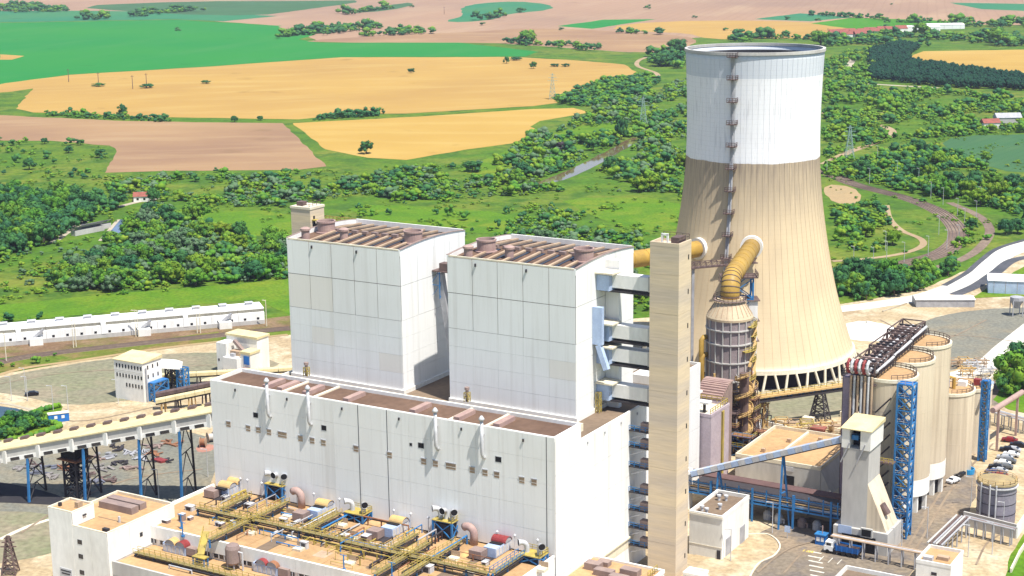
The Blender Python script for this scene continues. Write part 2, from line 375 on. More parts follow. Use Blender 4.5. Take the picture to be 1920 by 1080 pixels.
sheet('wheat_field', [(510, 46), (590, 47), (600, 58), (560, 64)], .07, pinkf, 1)
# near farm land
sheet('wheat_field', [(30, 204), (62, 166), (20, 172), (-60, 178), (-40, 166), (10, 156), (130, 140.5), (400, 124.5), (640, 107.5), (970, 107), (1090, 114), (1170, 121), (1196, 138), (1126, 151), (1124, 170), (1095, 173), (1032, 182), (1046, 193), (1000, 199), (860, 207), (760, 213), (640, 214), (560, 224), (440, 222), (230, 218), (110, 212), (62, 211)], .07, gold)
sheet('stubble_field', [(-700, 220), (0, 216), (230, 227), (530, 231), (612, 312), (560, 318.5), (310, 320.5), (197, 324), (212, 300), (219, 284), (205, 273), (95, 264), (-700, 262)], .07, stub)
sheet('wheat_field', [(549, 231), (780, 219), (1000, 204.5), (1075, 202.5), (1104, 211), (1012, 227), (994, 238), (1010, 246), (960, 269), (870, 281), (762, 300), (690, 296), (610, 280)], .07, gold2)
sheet('wheat_field', [(1704, 106), (1740, 93), (2700, 90), (2700, 190), (1880, 143), (1760, 126), (1708, 118)], .08, gold2, 1)
sheet('crop_field', [(1760, 262), (1850, 251), (2500, 250), (2500, 350), (1905, 326), (1840, 308), (1790, 290)], .07, bluegr, 1)
sheet('clearing', [(1545, 345), (1600, 350), (1620, 372), (1590, 388), (1548, 372)], .05, sand, 1)
sheet('clearing', [(350, 398), (540, 393), (560, 440), (440, 442), (400, 425)], .045, meadow2, 1)
sheet('clearing', [(640, 384), (800, 386), (960, 400), (990, 430), (880, 440), (700, 415)], .045, meadow2, 1)
sheet('clearing', [(1040, 370), (1290, 372), (1290, 430), (1180, 432), (1100, 400)], .045, meadow2, 1)
sheet('clearing', [(960, 280), (1080, 235), (1180, 225), (1180, 250), (1060, 300), (900, 330), (850, 320)], .045, meadow2, 1)
sheet('grass_bank', [(-120, 600), (0, 572), (200, 552), (545, 524), (760, 520), (760, 585), (545, 592), (480, 562), (240, 582), (0, 604), (-120, 640)], .05, meadow2)
sheet('river', [(925, 353), (1000, 346), (1060, 322), (1130, 288), (1172, 263), (1194, 256), (1196, 265), (1142, 298), (1092, 324), (1046, 342), (960, 356)], .08, river, 1)
ribbon('farm_track', [(1162, 186), (1168, 172), (1190, 158), (1228, 147), (1230, 137), (1196, 124), (1200, 112), (1232, 102)], 5, .09, track_m)
ribbon('farm_track', [(60, 212), (230, 224), (440, 228), (640, 221), (860, 211), (1040, 198)], 4, .06, meadow2)
ribbon('country_road', [(1603, 104), (1592, 124), (1578, 146), (1592, 154), (1640, 158), (1760, 165)], 7, .09, palec)
ribbon('farm_track', [(1540, 212), (1600, 214), (1660, 212)], 6, .09, track_m)
ribbon('farm_track', [(1545, 308), (1590, 286), (1640, 268), (1672, 252), (1660, 238), (1600, 224)], 6, .09, track_m)
ribbon('railway_bed', [(1540, 318), (1600, 345), (1700, 372), (1768, 402), (1797, 440), (1770, 472), (1700, 493), (1620, 503), (1500, 512)], 9.5, .10, ballast)
ribbon('railway_bed', [(1780, 380), (1835, 405), (1856, 432), (1840, 462), (1800, 488), (1720, 512)], 4.5, .09, ballast)
ribbon('farm_track', [(1662, 385), (1668, 410), (1690, 432), (1726, 448), (1728, 462), (1690, 476), (1620, 486), (1560, 490)], 3.2, .11, track_m)
# ------------------------------------------------------------------ the works: yards, roads, pavements
sheet('works_yard', [(-260, 740), (0, 702), (130, 680), (300, 656), (420, 640), (545, 628), (760, 620), (1280, 592), (1580, 570), (1720, 545), (1830, 500), (1880, 462), (2100, 430), (2400, 760), (2300, 1500), (-700, 1500)], .05, dust)
sheet('yard_paving', [(-60, 730), (0, 706), (200, 672), (330, 662), (480, 660), (540, 690), (400, 700), (330, 740), (240, 752), (120, 762), (30, 740)], .07, greyg, 1)
sheet('yard_paving', [(-60, 830), (120, 818), (400, 800), (410, 900), (330, 1000), (100, 1010), (-60, 960)], .07, greyy, 1)
sheet('yard_paving', [(-80, 960), (100, 960), (180, 1000), (100, 1040), (-80, 1070)], .075, greyg, 1)
sheet('yard_paving', [(1640, 690), (1690, 640), (1730, 600), (1830, 580), (1960, 575), (1960, 640), (1890, 670), (1790, 690), (1720, 720)], .07, greyy, 1)
sheet('yard_paving', [(1330, 790), (1430, 742), (1600, 700), (1640, 720), (1620, 780), (1440, 790)], .07, greyg, 1)
sheet('works_road', [(1300, 1100), (1400, 1010), (1500, 965), (1580, 985), (1680, 1000), (1740, 900), (1790, 860), (1830, 860), (1830, 960), (1720, 1060), (1680, 1110)], .08, asph, 1)
sheet('pavement', [(1290, 1045), (1395, 1000), (1440, 1002), (1462, 1022), (1452, 1042), (1420, 1060), (1395, 1110), (1200, 1110)], .20, dust, 1)
ribbon('concrete_road', [(1560, 582), (1640, 572), (1740, 555), (1812, 528), (1850, 498), (1885, 474), (1960, 452)], [8, 13], .10, chalk)
ribbon('drain_liner', [(1790, 553), (1830, 536), (1866, 512), (1900, 488), (1960, 478)], 5, .12, liner)
ribbon('drain_liner', [(1770, 536), (1812, 512), (1840, 488), (1876, 464), (1960, 440)], 2.6, .12, liner)
sheet('grass_bank', [(1820, 560), (1870, 528), (1930, 494), (2000, 480), (2000, 560), (1900, 556)], .13, meadow2)
ribbon('concrete_road', [(1740, 720), (1840, 690), (1890, 650), (1940, 610)], 8, .10, chalk)
ribbon('works_road', [(1855, 760), (1880, 720), (1930, 660)], 7, .11, asph)
sheet('grass_verge', [(1862, 750), (1900, 700), (1990, 700), (1990, 790), (1890, 768)], .12, meadow2)
sheet('grass_verge', [(1880, 1100), (1895, 1040), (1935, 985), (1990, 960), (1990, 1120)], .12, meadow2)
ribbon('concrete_strip', [(-40, 716), (40, 692), (150, 676), (300, 654), (420, 640), (540, 628)], 2.5, .12, sand)
ribbon('concrete_strip', [(0, 1012), (60, 985), (140, 962)], 1.4, .12, cream)
sheet('track_bed', [(-60, 690), (0, 672), (200, 648), (480, 622), (545, 612), (545, 592), (480, 600), (0, 648), (-60, 660)], .06, brownsoil)
ribbon('railway_bed', [(-40, 690), (60, 668), (250, 646), (480, 622), (545, 616)], 6, .10, ballast)
sheet('grass_verge', [(-60, 712), (0, 698), (300, 654), (420, 640), (410, 622), (200, 650), (0, 682), (-60, 694)], .09, mix3('dry_grass', [(.13, .14, .025), (.10, .15, .02), (.21, .15, .06)], [.04, .08, .7]))
sheet('grass_verge', [(-60, 830), (-60, 806), (0, 796), (60, 772), (118, 762), (112, 778), (80, 790), (112, 806), (60, 822)], .09, meadow2)
sheet('pond', [(-60, 780), (-60, 758), (0, 762), (30, 766), (50, 772), (0, 790)], .10, pondw)
ribbon('pond_edge', [(-60, 752), (0, 756), (40, 764), (56, 773), (0, 793), (-60, 808)], 1.2, .14, palec)
sheet('settling_basin', [(193, 452), (226, 412), (244, 410), (214, 453)], .10, basin)
ribbon('basin_kerb', [(188, 452), (222, 412)], 2, .14, palec)
ribbon('farm_track', [(100, 455), (125, 436), (160, 415)], 4, .1, palec)
ribbon('farm_track', [(222, 388), (262, 378), (300, 372)], 4, .1, palec)

tyrem = M('tyre_marks', (.20, .15, .105), (.27, .21, .15), .2, .95)
for px, w_ in [([(1420, 1075), (1480, 1030), (1560, 1010)], .5), ([(1470, 1075), (1530, 1025), (1640, 1050)], .5), ([(1700, 1030), (1760, 930), (1800, 880), (1850, 830)], .6), ([(1716, 1032), (1775, 932), (1814, 882), (1862, 832)], .6), ([(1690, 960), (1740, 925), (1800, 905)], .5), ([(1830, 1060), (1850, 1020), (1880, 1000)], .5), ([(20, 770), (140, 790), (260, 770), (380, 740)], .6), ([(120, 820), (240, 800), (330, 770)], .6), ([(1650, 600), (1750, 640), (1850, 600)], .6), ([(1680, 660), (1780, 630), (1900, 640)], .6), ([(40, 1000), (120, 950), (240, 900), (380, 880)], .7), ([(0, 720), (120, 700), (300, 690), (480, 680)], .6)]:
    ribbon('tyre_marks', px, w_, .225 if px[0][0] in (1420,) else .135, tyrem)
# ================================================================== the power station hall and its boiler houses
def on_b(u, v, b0):
    "where a sight line meets the upright plane b = b0 (plant axes): gives a, z"
    a1, b1 = GP(u, v, 0); a2, b2 = GP(u, v, 60); t = (b0-b1)/(b2-b1)
    return a1+(a2-a1)*t, 60*t
def clad(t, face, pos, c, r, mat, gap=.05, th=.10, skip=None, alt=None, parent=None):
    "separate cladding panels on a dark core; face f: looks to -b, r: to +a, l: to -a, k: to +b"
    for i in range(len(c)-1):
        for j in range(len(r)-1):
            if skip and skip(i, j): continue
            x0, x1, z0, z1 = c[i]+gap/2, c[i+1]-gap/2, r[j]+gap/2, r[j+1]-gap/2
            m = alt if alt and random.random() < .07 else mat
            e = th + random.uniform(0, .015)
            if face == 'f': t.box('wall_panel', m, x0, x1, pos-e, pos-.005, z0, z1, parent)
            elif face == 'k': t.box('wall_panel', m, x0, x1, pos+.005, pos+e, z0, z1, parent)
            elif face == 'r': t.box('wall_panel', m, pos+.005, pos+e, x0, x1, z0, z1, parent)
            else: t.box('wall_panel', m, pos-e, pos-.005, x0, x1, z0, z1, parent)
def lin(a, b, n): return [a+(b-a)*i/n for i in range(n+1)]
Z1, Z2, ZT, ZB = 40.9, 37.3, 70.6, 37.6
L, WF, WD = 91.5, 11.2, 42.7

hall = Thing('power_station_hall', 'long white clad hall with brown flat roof carrying the two boiler houses', 'building', (-45, 6, 0))
core = MB().box(-L, 0, 0, WF, 0, Z1-.9).box(-88, 0, WF, WD, 0, Z2-.9).box(-88, -6, WD, 53, 0, Z2-.9)
hall.part(core, 'wall_core', seam)
jf = sorted(set([-91.5, -90.1] + lin(-90.1, on_b(671, 760, 0)[0], 6)[1:] + [on_b(725, 770, 0)[0]] + lin(on_b(725, 770, 0)[0], -1.9, 7)[1:] + [0]))
clad(hall, 'f', 0, jf, [15.0, 20.2, 25.4, 30.6, 35.8, Z1], white, .03)
for a in (on_b(671, 760, 0)[0], on_b(725, 770, 0)[0], -1.9): hall.box('expansion_joint', seam, a-.09, a+.09, -.13, -.02, 15, Z1-.05)
clad(hall, 'r', 0, [0, 6.2, WF], lin(0, Z1, 5), white, .07)
clad(hall, 'r', 0, lin(WF, WD, 5), lin(0, Z2, 5), white, .07)
clad(hall, 'l', -L, [0, 5.6, WF], lin(0, Z1, 5), white, .07)
rb = hall.part(MB().box(-L+.4, -.4, .4, WF-.4, Z1-.9, Z1-.7), 'roof', roofb)
hall.part(MB().box(-87.6, -.4, WF+.3, WD-.3, Z2-.9, Z2-.7).box(-87.6, -6.4, WD-.25, 52.7, Z2-.9, Z2-.702), 'roof', roofg)
par = MB()
for x0, x1, y0, y1, z0, z1 in [(-L, 0, -.04, .4, Z1-.9, Z1+.12), (-L, 0, WF-.4, WF, Z1-.9, Z1+.1), (-L-.02, -L+.4, .4, WF-.4, Z1-.9, Z1+.11), (-.4, .02, .4, WF-.4, Z1-.9, Z1+.11)]: par.box(x0, x1, y0, y1, z0, z1)
hall.part(par, 'parapet', whiter)
hall.part(MB().box(-.35, .02, WF, WD, Z2-.9, Z2+.1).box(-6, -.4, WD-.35, WD, Z2-.9, Z2+.08).box(-88.02, -87.6, WF, 53, Z2-.9, Z2+.1), 'parapet', whiter)
hall.part(MB().box(-L, 0, WF+.01, WF+1.2, Z1-1.9, Z1-.25), 'gutter_ledge', cream)
for u, v in [(523, 738), (582, 748), (838, 790), (907, 802)]:
    a, b = GP(u, v, Z1-.6); hall.box('roof_upstand', cream, a-.35, a+.35, .42, WF-.42, Z1-.7, Z1-.35)
for u0, v0 in [(512, 722), (530, 730), (582, 736), (660, 748), (782, 770), (866, 783), (940, 796)]:
    a, b = GP(u0, v0, Z1-.5)
    s = hall.box('skylight', pink, a-.75, a+.75, 2.0, 8.6, Z1-.7, Z1+.25); 
for u, v, wd, hh in [(480, 778, 1.3, 1.1), (608, 802, 1.3, 1.1), (771, 833, .6, .6), (790, 835, 1.4, 1.1), (935, 861, 1.4, 1.1)]:
    a, z = on_b(u, v, 0); hall.box('window_frame', galv, a-wd/2-.12, a+wd/2+.12, -.14, -.02, z-hh/2-.12, z+hh/2+.12); hall.box('window', black, a-wd/2, a+wd/2, -.16, -.02, z-hh/2, z+hh/2)
for k, (u, v) in enumerate([(429, 795), (466, 803), (485, 806), (505, 810), (530, 815), (564, 822), (586, 826), (607, 830), (668, 841), (731, 853), (795, 865), (817, 869), (846, 874), (886, 881), (910, 886), (932, 890), (979, 900), (1002, 904)]):
    a, z = on_b(u, v, 0); wd = 2.5 if k in (4, 12) else 1.25
    f = hall.box('louvre', beige, a-wd/2, a+wd/2, -.15, -.02, z-.65, z+.65)
    hall.box('louvre_head', grey, a-wd/2-.08, a+wd/2+.08, -.26, -.02, z+.62, z+.82)
    hall.box('louvre_slat', conc2, a-wd/2, a+wd/2, -.20, -.14, z-.2, z-.08)
for u, v in [(442, 731), (539, 748), (642, 766), (749, 785), (866, 804), (982, 825)]:
    a, z = on_b(u, v, 0); hall.box('wall_lamp', dark, a-.15, a+.15, -.4, -.02, z-.3, z+.3)
for u, v in [(1104, 829), (1136, 810), (1166, 792), (1194, 774)]:
    a, b = GP(u, v, Z2-1.2); hall.box('wall_lamp', grey, .02, .35, b-.15, b+.15, Z2-1.6, Z2-1.1)
for u in (499, 576, 815, 902):                          # discharge pipes down the front wall
    v = 726+(u-499)*.180; a, z = on_b(u+1, v, -1.0)
    hall.part(MB().tube([(a, -1.0, z+1.2), (a, -1.0, z-6.2), (a, -.6, z-7.0), (a, -.05, z-7.3)], .36, 10).lathe([(.62, z+1.2), (.62, z+1.6), (.2, z+2.2)], 10, a, -1.0), 'vent_pipe', galv, smooth=True)
    hall.box('pipe_bracket', grey, a-.12, a+.12, -1.0, 0, z-2.2, z-2.0)
hall.box('ledge', cream, .1, .5, 20, 36, 7.6, 8.0); hall.box('low_window_band', cream, .1, .16, 20, 36, 5.4, 7.4)

def arch(t): return .8*(1-(2*t-1)**2)
V0, V1 = 23.77, 51.6
def boiler_house(a0, a1, label, big, small):
    t = Thing('boiler_house', label, 'building', ((a0+a1)/2, 38, ZB-1), group='white boiler houses on the hall roof')
    N = 16; cr_ = [(V0, ZB-1), (V1, ZB-1)] + [(V1+(V0-V1)*i/N, ZT-.7+arch(i/N)) for i in range(N+1)]
    m = MB(); n = len(cr_)
    m.add([(x, y, z) for x in (a0+.3, a1-.3) for y, z in cr_], [tuple(range(n)), tuple(range(n, 2*n))[::-1]] + [(i, n+i, n+(i+1) % n, (i+1) % n) for i in range(n)])
    c2 = t.part(m, 'roof_vault', roofb)
    t.part(MB().box(a0, a1, V0, V1, ZB-1, ZT-1.2), 'wall_core', seam)
    H = ZT-ZB; w_ = a1-a0
    rf = [ZB, ZB+H*.12, ZB+H*.25, ZB+H*.375, ZB+H*.5, ZB+H*.75, ZT]
    nc = 5 if a1 > -10 else 5
    clad(t, 'f', V0, lin(a0, a1, nc), rf[4:], white, .14, alt=whitep)
    clad(t, 'f', V0, lin(a0, a1, nc), rf[:5], white, .035, alt=whitep)
    clad(t, 'r', a1, lin(V0, V1, 4), rf[4:], white, .10)
    clad(t, 'r', a1, lin(V0, V1, 4), rf[:5], white, .035)
    clad(t, 'l', a0, lin(V0, V1, 4), rf, white, .08); clad(t, 'k', V1, lin(a0, a1, 5), rf, white, .08)
    for x in (a0, a1):                                     # arched gable trims
        g_ = MB(); lo, hi = (x-.1, x+.35) if x == a0 else (x-.35, x+.1)
        pr = [(V0+(V1-V0)*i/N, ZT+.02+arch(i/N)) for i in range(N+1)]
        pr = [(V0-.1, ZT-1.2)] + [(V0-.1, ZT+.25)] + [(y, z+.3) for y, z in pr[1:-1]] + [(V1+.1, ZT+.25), (V1+.1, ZT-1.2)]
        k = len(pr); g_.add([(q, y, z) for q in (lo, hi) for y, z in pr], [tuple(range(k)), tuple(range(k, 2*k))[::-1]] + [(i, k+i, k+(i+1) % k, (i+1) % k) for i in range(k)])
        t.part(g_, 'gable_parapet', white)
        fl = MB()
        for i in range(N): fl.beam((x, V0+(V1-V0)*i/N, ZT+.36+arch(i/N)), (x, V0+(V1-V0)*(i+1)/N, ZT+.36+arch((i+1)/N)), .62, .1)
        t.part(fl, 'roof_flashing', mauve)
    t.part(MB().box(a0+.36, a1-.36, V0-.13, V0+.3, ZT+.003, ZT+.34), 'front_parapet', cream)
    t.part(MB().box(a0+.36, a1-.36, V1-.3, V1+.13, ZT-1.2, ZT+.5), 'back_parapet', whiter)
    t.part(MB().box(a0-.12, a1+.5, V0-.5, V1+.3, ZB-1.0, ZB-.004), 'plinth', whiter)
    def P3(a, s, up): return (a, V0+(V1-V0)*s, ZT-.7+arch(s)+up)
    for row, (s0, s1, k) in enumerate([(.06, .42, 7), (.54, .92, 8)]):
        for i in range(k):
            a = a0+w_*(.17+.72*i/(k-1)) if row == 0 else a0+w_*(.10+.82*i/(k-1))
            b_ = t.part(MB().beam(P3(a+.85, s0, .12), P3(a+.85, s1, .12), 1.2, .24), 'glazing_strip', glass)
            t.part(MB().beam(P3(a, s0, .32), P3(a, s1, .32), .6, .5), 'skylight', beige)
    for i in range(9):
        a = a0+w_*(.12+.09*i); t.part(MB().beam(P3(a, .47, .4), P3(a+1.6, .47, .4), .9, .7), 'ridge_box', mauve)
    for (u, v) in big:
        a, b = GP(u, v, ZT+.6); z = ZT-.8+arch(min(1, max(0, (b-V0)/(V1-V0))))
        o = t.part(MB().lathe([(2.6, z), (2.6, z+.3), (2.15, z+.35), (2.15, z+2.5), (2.35, z+2.55), (2.35, z+2.95), (2.0, z+2.95), (1.9, z+1.2), (0.01, z+1.2)], 24, a, b, caps=False), 'roof_fan', pink, smooth=False)
        t.part(MB().cyl(a, b, z+1.3, z+1.35, 1.85, 20), 'fan_throat', dark, parent=o)
    for (u, v) in small:
        a, b = GP(u, v, ZT+.3); z = ZT-.8+arch(min(1, max(0, (b-V0)/(V1-V0))))
        t.part(MB().lathe([(1.0, z), (1.0, z+2.2), (1.25, z+2.25), (1.25, z+2.7), (.6, z+3.0)], 16, a, b), 'roof_vent', pink)
    for i in (1, 3):
        a = a0+w_*(i*.2+.03); t.box('wall_lamp', dark, a-.15, a+.15, V0-.45, V0-.1, ZT-1.6, ZT-.9)
    return t
bh1 = boiler_house(-86.2, -53.6, 'white boiler house beside the concrete lift shaft, next to the green meadow', [(612, 431), (775, 450)], [(573, 443), (645, 446)])
bh2 = boiler_house(-40.6, -7.9, 'white boiler house linked by gallery bridges to the tall concrete stair tower', [(912, 466), (1095, 484)], [(878, 477), (955, 480)])
# small roof hatches and cabins on the hall roof
for u, v, nm in [(876, 752, 'below the boiler house with gallery bridges'), (575, 704, 'below the boiler house with the lift shaft')]:
    a, b = GP(u, v, Z1-.6)
    t = Thing('roof_ladder_cage', 'yellow ladder cage and cowl '+nm, 'ladder', (a, b, Z1-.7))
    t.part(MB().lattice(a-.5, a+.5, b-.5, b+.5, Z1-.7, Z1+1.4, 2, .10), 'cage', yel); t.part(MB().cyl(a, b, Z1-.7, Z1+2.0, .35, 10).cyl(a, b, Z1+2.0, Z1+2.6, .55, 10), 'cowl', mauve)
a, b = -2.2, 37.0
t = Thing('roof_ladder_cage', 'yellow access ladder at the corner of the boiler house by the gallery bridges', 'ladder', (-6, 33, Z2-.7))
t.part(MB().lattice(-7.2, -6.3, 31.8, 32.8, Z2-.7, Z2+4, 3, .10), 'cage', yel)
# sloping duct between the two boiler houses
(ga, gz), (gb, gw) = on_b(826, 512, 38), on_b(842, 640, 38)
t = Thing('sloping_chute', 'grey sloping enclosed chute in the gap between the two boiler houses', 'chute', (ga, 38, Z2-.7))
t.part(MB().beam((ga, 38, gz), (gb+2, 38, Z2-.7), 1.5, 1.4), 'casing', grey)
t.part(MB().lattice(ga-2.2, ga+.4, 36.9, 39.1, gz-6, gz+.5, 2, .12), 'steel_frame', blue)
t.part(MB().box(-53.4, -40.8, 36.6, 39.6, gz+.5, gz+.8).box(ga+.3, -40.8, 37, 39.2, gz+.8, gz+2.6), 'bridge_platform', brown)
# ------------------------------------------------------------------ concrete stair tower with gallery bridges
SA0, SA1, SB0, SB1, SZ = 5.6, 12.3, 32.6, 38.8, 76.6
t = Thing('stair_tower', 'tall slender board marked concrete stair tower beside the white hall', 'tower', ((SA0+SA1)/2, (SB0+SB1)/2, 0))
t.part(MB().box(SA0, SA1, SB0, SB1, 0, SZ-.8), 'shaft_core', conc)
zz = [0, 8.5, 17.3, 26.0, 34.7, 43.5, 52.2, 61.0, 69.7, SZ]
for j in range(len(zz)-1):
    o = t.box('concrete_lift', conc, SA0-.06-.01*(j % 2), SA1+.06+.01*(j % 2), SB0-.06-.01*(j % 2), SB1+.06+.01*(j % 2), zz[j]+.03, zz[j+1]-.03-(.85 if j == len(zz)-2 else 0))
t.part(MB().box(SA0-.08, SA1+.08, SB0-.08, SB0+.25, SZ-.85, SZ).box(SA0-.08, SA0+.25, SB0+.25, SB1+.08, SZ-.85, SZ).box(SA1-.25, SA1+.08, SB0+.25, SB1+.08, SZ-.85, SZ-.01).box(SA0+.25, SA1-.25, SB1-.25, SB1+.08, SZ-.85, SZ-.3), 'parapet', conc)
t.part(MB().box(SA0+1.9, SA0+2.3, SB0+1.2, SB0+1.6, SZ-.8, SZ+1.7).box(SA0+3.2, SA0+3.6, SB0+1.2, SB0+1.6, SZ-.8, SZ+1.7).box(SA0+1.9, SA0+3.6, SB0+1.2, SB0+1.6, SZ+1.3, SZ+1.72), 'hoist_frame', white)
t.part(MB().rail([(SA0+.3, SB1-.3, SZ), (SA1-.3, SB1-.3, SZ), (SA1-.3, SB0+.3, SZ)], 1.2, 1.5, .08), 'railing', brown)
t.part(MB().box(SA0+3.9, SA1-.8, SB0+2.0, SB1-1.0, SZ-.8, SZ+.9), 'hatch_housing', brown)
for j in range(10): t.box('slit_window', black, SA1+.02, SA1+.09, SB1-1.6, SB1-1.1, 4+7.6*j, 5.1+7.6*j)
for j, y_ in enumerate([545, 640, 684, 752]):
    z = on_b(1200, y_, 34.6)[1]
    g_ = Thing('gallery_bridge', ['topmost', 'second from the top', 'third from the top', 'lowest'][j]+' white gallery bridge from boiler house to concrete stair tower', 'footbridge', (0, 36, z), group='gallery bridges to the stair tower')
    g_.part(MB().box(-4.6, SA0-.08, 34.6, 37.4, z, z+3.0), 'enclosure', whiter); g_.part(MB().box(SA0-1.4, SA0-.09, 34.45, 37.55, z-.1, z+3.15), 'end_collar', conc2)
    g_.part(MB().box(-7.75, -4.62, 33.2, 37.3, z-.6, z+2.9), 'vestibule', lblue); g_.part(MB().box(-7.75, -3.4, 32.4, 37.0, z+3.2, z+3.55), 'canopy', cream)  # vestibule's pale blue has the shade of the recess put into the colour
    g_.part(MB().box(-7.75, SA0-.1, 34.4, 37.5, z-1.0, z-.61), 'floor_slab', dark)
t = Thing('cable_riser', 'grey blue enclosed cable riser on boiler house wall beside gallery bridges', 'riser', (-6, 33, 44))
t.part(MB().box(-7.75, -5.4, 31.2, 32.3, 52.5, 61.0), 'casing', lblue); t.part(MB().beam((-6.4, 31.7, 52.4), (-4.4, 31.7, 47.0), 1.2), 'foot', lblue)
t.part(MB().box(-7.75, -4.4, 37.6, 39.0, Z2-.7, 70.5), 'white_pier', white)
lv = [6, 10.2, 14.4, 18.6, 24.6, 29.2, 33.0]
for j, z in enumerate(lv):
    g_ = Thing('landing_bridge', ['lowest', 'second', 'third', 'fourth', 'fifth', 'sixth', 'topmost'][j]+' dark steel landing between hall side wall and concrete stair tower, counted upwards', 'footbridge', (3, 36, z), group='steel landings by the stair tower')
    g_.part(MB().box(.12, SA0-.08, 33.6, 35.8, z, z+.25), 'deck', dark); g_.part(MB().rail([(.15, 33.7, z+.25), (SA0-.1, 33.7, z+.25)], 1.1, 1.3, .1), 'railing', blue)
    g_.part(MB().beam((.15, 34.6, z-2), (SA0-.8, 34.6, z-.02), .22), 'brace', galv); g_.part(MB().box(2.8, SA0-.09, 34.0, 35.6, z+.26, z+2.1), 'door_lobby', mauve)
# lift shaft behind the far boiler house
t = Thing('lift_shaft', 'beige concrete lift shaft rising behind the boiler house next to the meadow', 'tower', (-108, 58, 0))
ua, ub = GP(549, 436, 72)
(la0, lz), lb0 = on_b(545, 386, 55), 55.0
lw = on_b(581, 389, 55)[0]-la0
t.part(MB().box(la0, la0+lw, lb0, lb0+6.0, 0, lz-.6), 'shaft', conc); t.part(MB().box(la0-.15, la0+lw+.15, lb0-.15, lb0+6.15, lz-.597, lz), 'cap', cream)
t.part(MB().box(la0+1.2, la0+3.0, lb0+1, lb0+3, lz, lz+1.1).rail([(la0+3.4, lb0+.6, lz), (la0+5.6, lb0+.6, lz), (la0+5.6, lb0+5.4, lz)], 1.2, 1.5, .1), 'roof_plant', brown)
t.box('slit_window', black, la0+lw, la0+lw+.06, lb0+1.2, lb0+1.9, lz-4.5, lz-2.4)
t.part(MB().box(la0+lw+.02, la0+lw+8, lb0+1.0, lb0+3.3, lz-6.5, lz-4.5), 'link_bridge', dark)
ya, yz = on_b(612, 414, 56); yb, _ = on_b(645, 416, 56)
t = Thing('roof_railing', 'yellow safety railing on walkway between lift shaft and boiler house roof', 'railing', (ya, 56, 0))
t.part(MB().box(la0+lw+.05, yb+4, 55.6, 57.0, yz-.3, yz), 'deck', yel); t.part(MB().rail([(ya, 55.7, yz), (yb+4, 55.7, yz)], 1.4, 1.2, .16), 'rail', yel)
for q in (ya, yb+3.5): t.box('post', grey, q-.25, q+.25, 56, 56.5, 0, yz-.31)
# ------------------------------------------------------------------ turbine hall with stepped roofs in front
ZU, ZLo = 15.2, 11.4
th_ = Thing('turbine_hall', 'low turbine hall with stepped ochre roofs in front of the white hall', 'building', (-45, -18, 0))
th_.part(MB().box(-92, 0, -27.8, -.2, 0, ZU-.6), 'wall_core', whiter); th_.part(MB().box(-86, 0, -40, -27.9, 0, ZLo-.5), 'wall_core', conc2)
th_.part(MB().box(-91.6, -.4, -27.4, -.25, ZU-.6, ZU-.4), 'roof', roofo); th_.part(MB().box(-85.6, -.4, -39.6, -27.95, ZLo-.5, ZLo-.3), 'roof', roofo)
for i in range(12):
    a0 = -91.9+i*7.66; th_.box('parapet_panel', whiter, a0+.03, a0+7.63, -28.05, -27.5, 12.6, ZU+.35)
    th_.box('ribbon_window', glass, a0+.5, a0+7.1, -28.0, -27.85, 11.6, 12.5)
    for k in range(5): th_.box('mullion', galv, a0+.6+k*1.5, a0+.8+k*1.5, -28.08, -27.95, 11.6, 12.5)
th_.part(MB().box(-92.1, -91.6, -27.5, -.3, ZU-.6, ZU+.3).box(-.45, .02, -27.5, -.3, ZU-.6, ZU+.3), 'parapet', whiter)
th_.part(MB().box(-86.05, -.4, -40.1, -39.6, 8.5, ZLo+.1).box(-86.05, -85.6, -39.6, -28.1, 8.5, ZLo+.1), 'parapet', conc2)
for i in range(9): th_.box('roof_sheet', roofo, -90.5+i*10.05, -90.5+i*10.05+9.6, -26.8, -1.5, ZU-.399, ZU-.33)
th_.box('roof_strip', roofg, -58, -55, -26.6, -13.5, ZU-.32, ZU-.22)

an = Thing('stair_annex', 'white annex block with stair head and ochre roof at the end of the turbine hall', 'building', (-95, -30, 0))
an.part(MB().box(-103.2, -86.2, -40.9, -20.1, 0, 17.4), 'wall_core', seam); an.part(MB().box(-103.3, -96.2, -40.95, -34.4, 17.4, 20.6), 'stair_head_core', seam)
clad(an, 'f', -40.95, [-103.2, -96.2, -91, -86.2], [0, 20.9], whiter, .06, skip=lambda i, j: i > 0)
clad(an, 'f', -40.9, [-96.2, -91, -86.2], [0, 18.0], whiter, .06); clad(an, 'r', -86.2, [-40.9, -34.3, -27.2, -20.1], [0, 18.0], whiter, .05)
clad(an, 'r', -96.2, [-40.9, -34.4], [17.6, 20.9], whiter, .05); clad(an, 'l', -103.3, [-40.9, -30, -20.1], [0, 18.0], whiter, .05)
an.part(MB().box(-102.8, -86.6, -34.3, -20.5, 17.4, 17.55).box(-96.1, -86.6, -40.5, -34.3, 17.4, 17.55), 'roof', roofo); an.part(MB().box(-102.9, -96.6, -40.6, -34.8, 20.6, 20.7), 'roof', roofo)
an.part(MB().box(-103.3, -96.2, -41.05, -40.7, 20.7, 21.1).box(-103.35, -103.0, -40.7, -34.4, 20.65, 21.08).box(-103.0, -96.2, -34.75, -34.35, 20.65, 21.1).box(-96.5, -96.1, -40.7, -34.75, 20.7, 21.07), 'parapet', cream)
an.part(MB().box(-96.2, -86.1, -41.0, -40.6, 17.6, 18.15).box(-86.55, -86.1, -40.6, -20.1, 17.6, 18.15).box(-103.3, -86.55, -20.5, -20.05, 17.4, 18.2).box(-103.3, -102.85, -34.3, -20.5, 17.4, 18.18), 'parapet', cream)
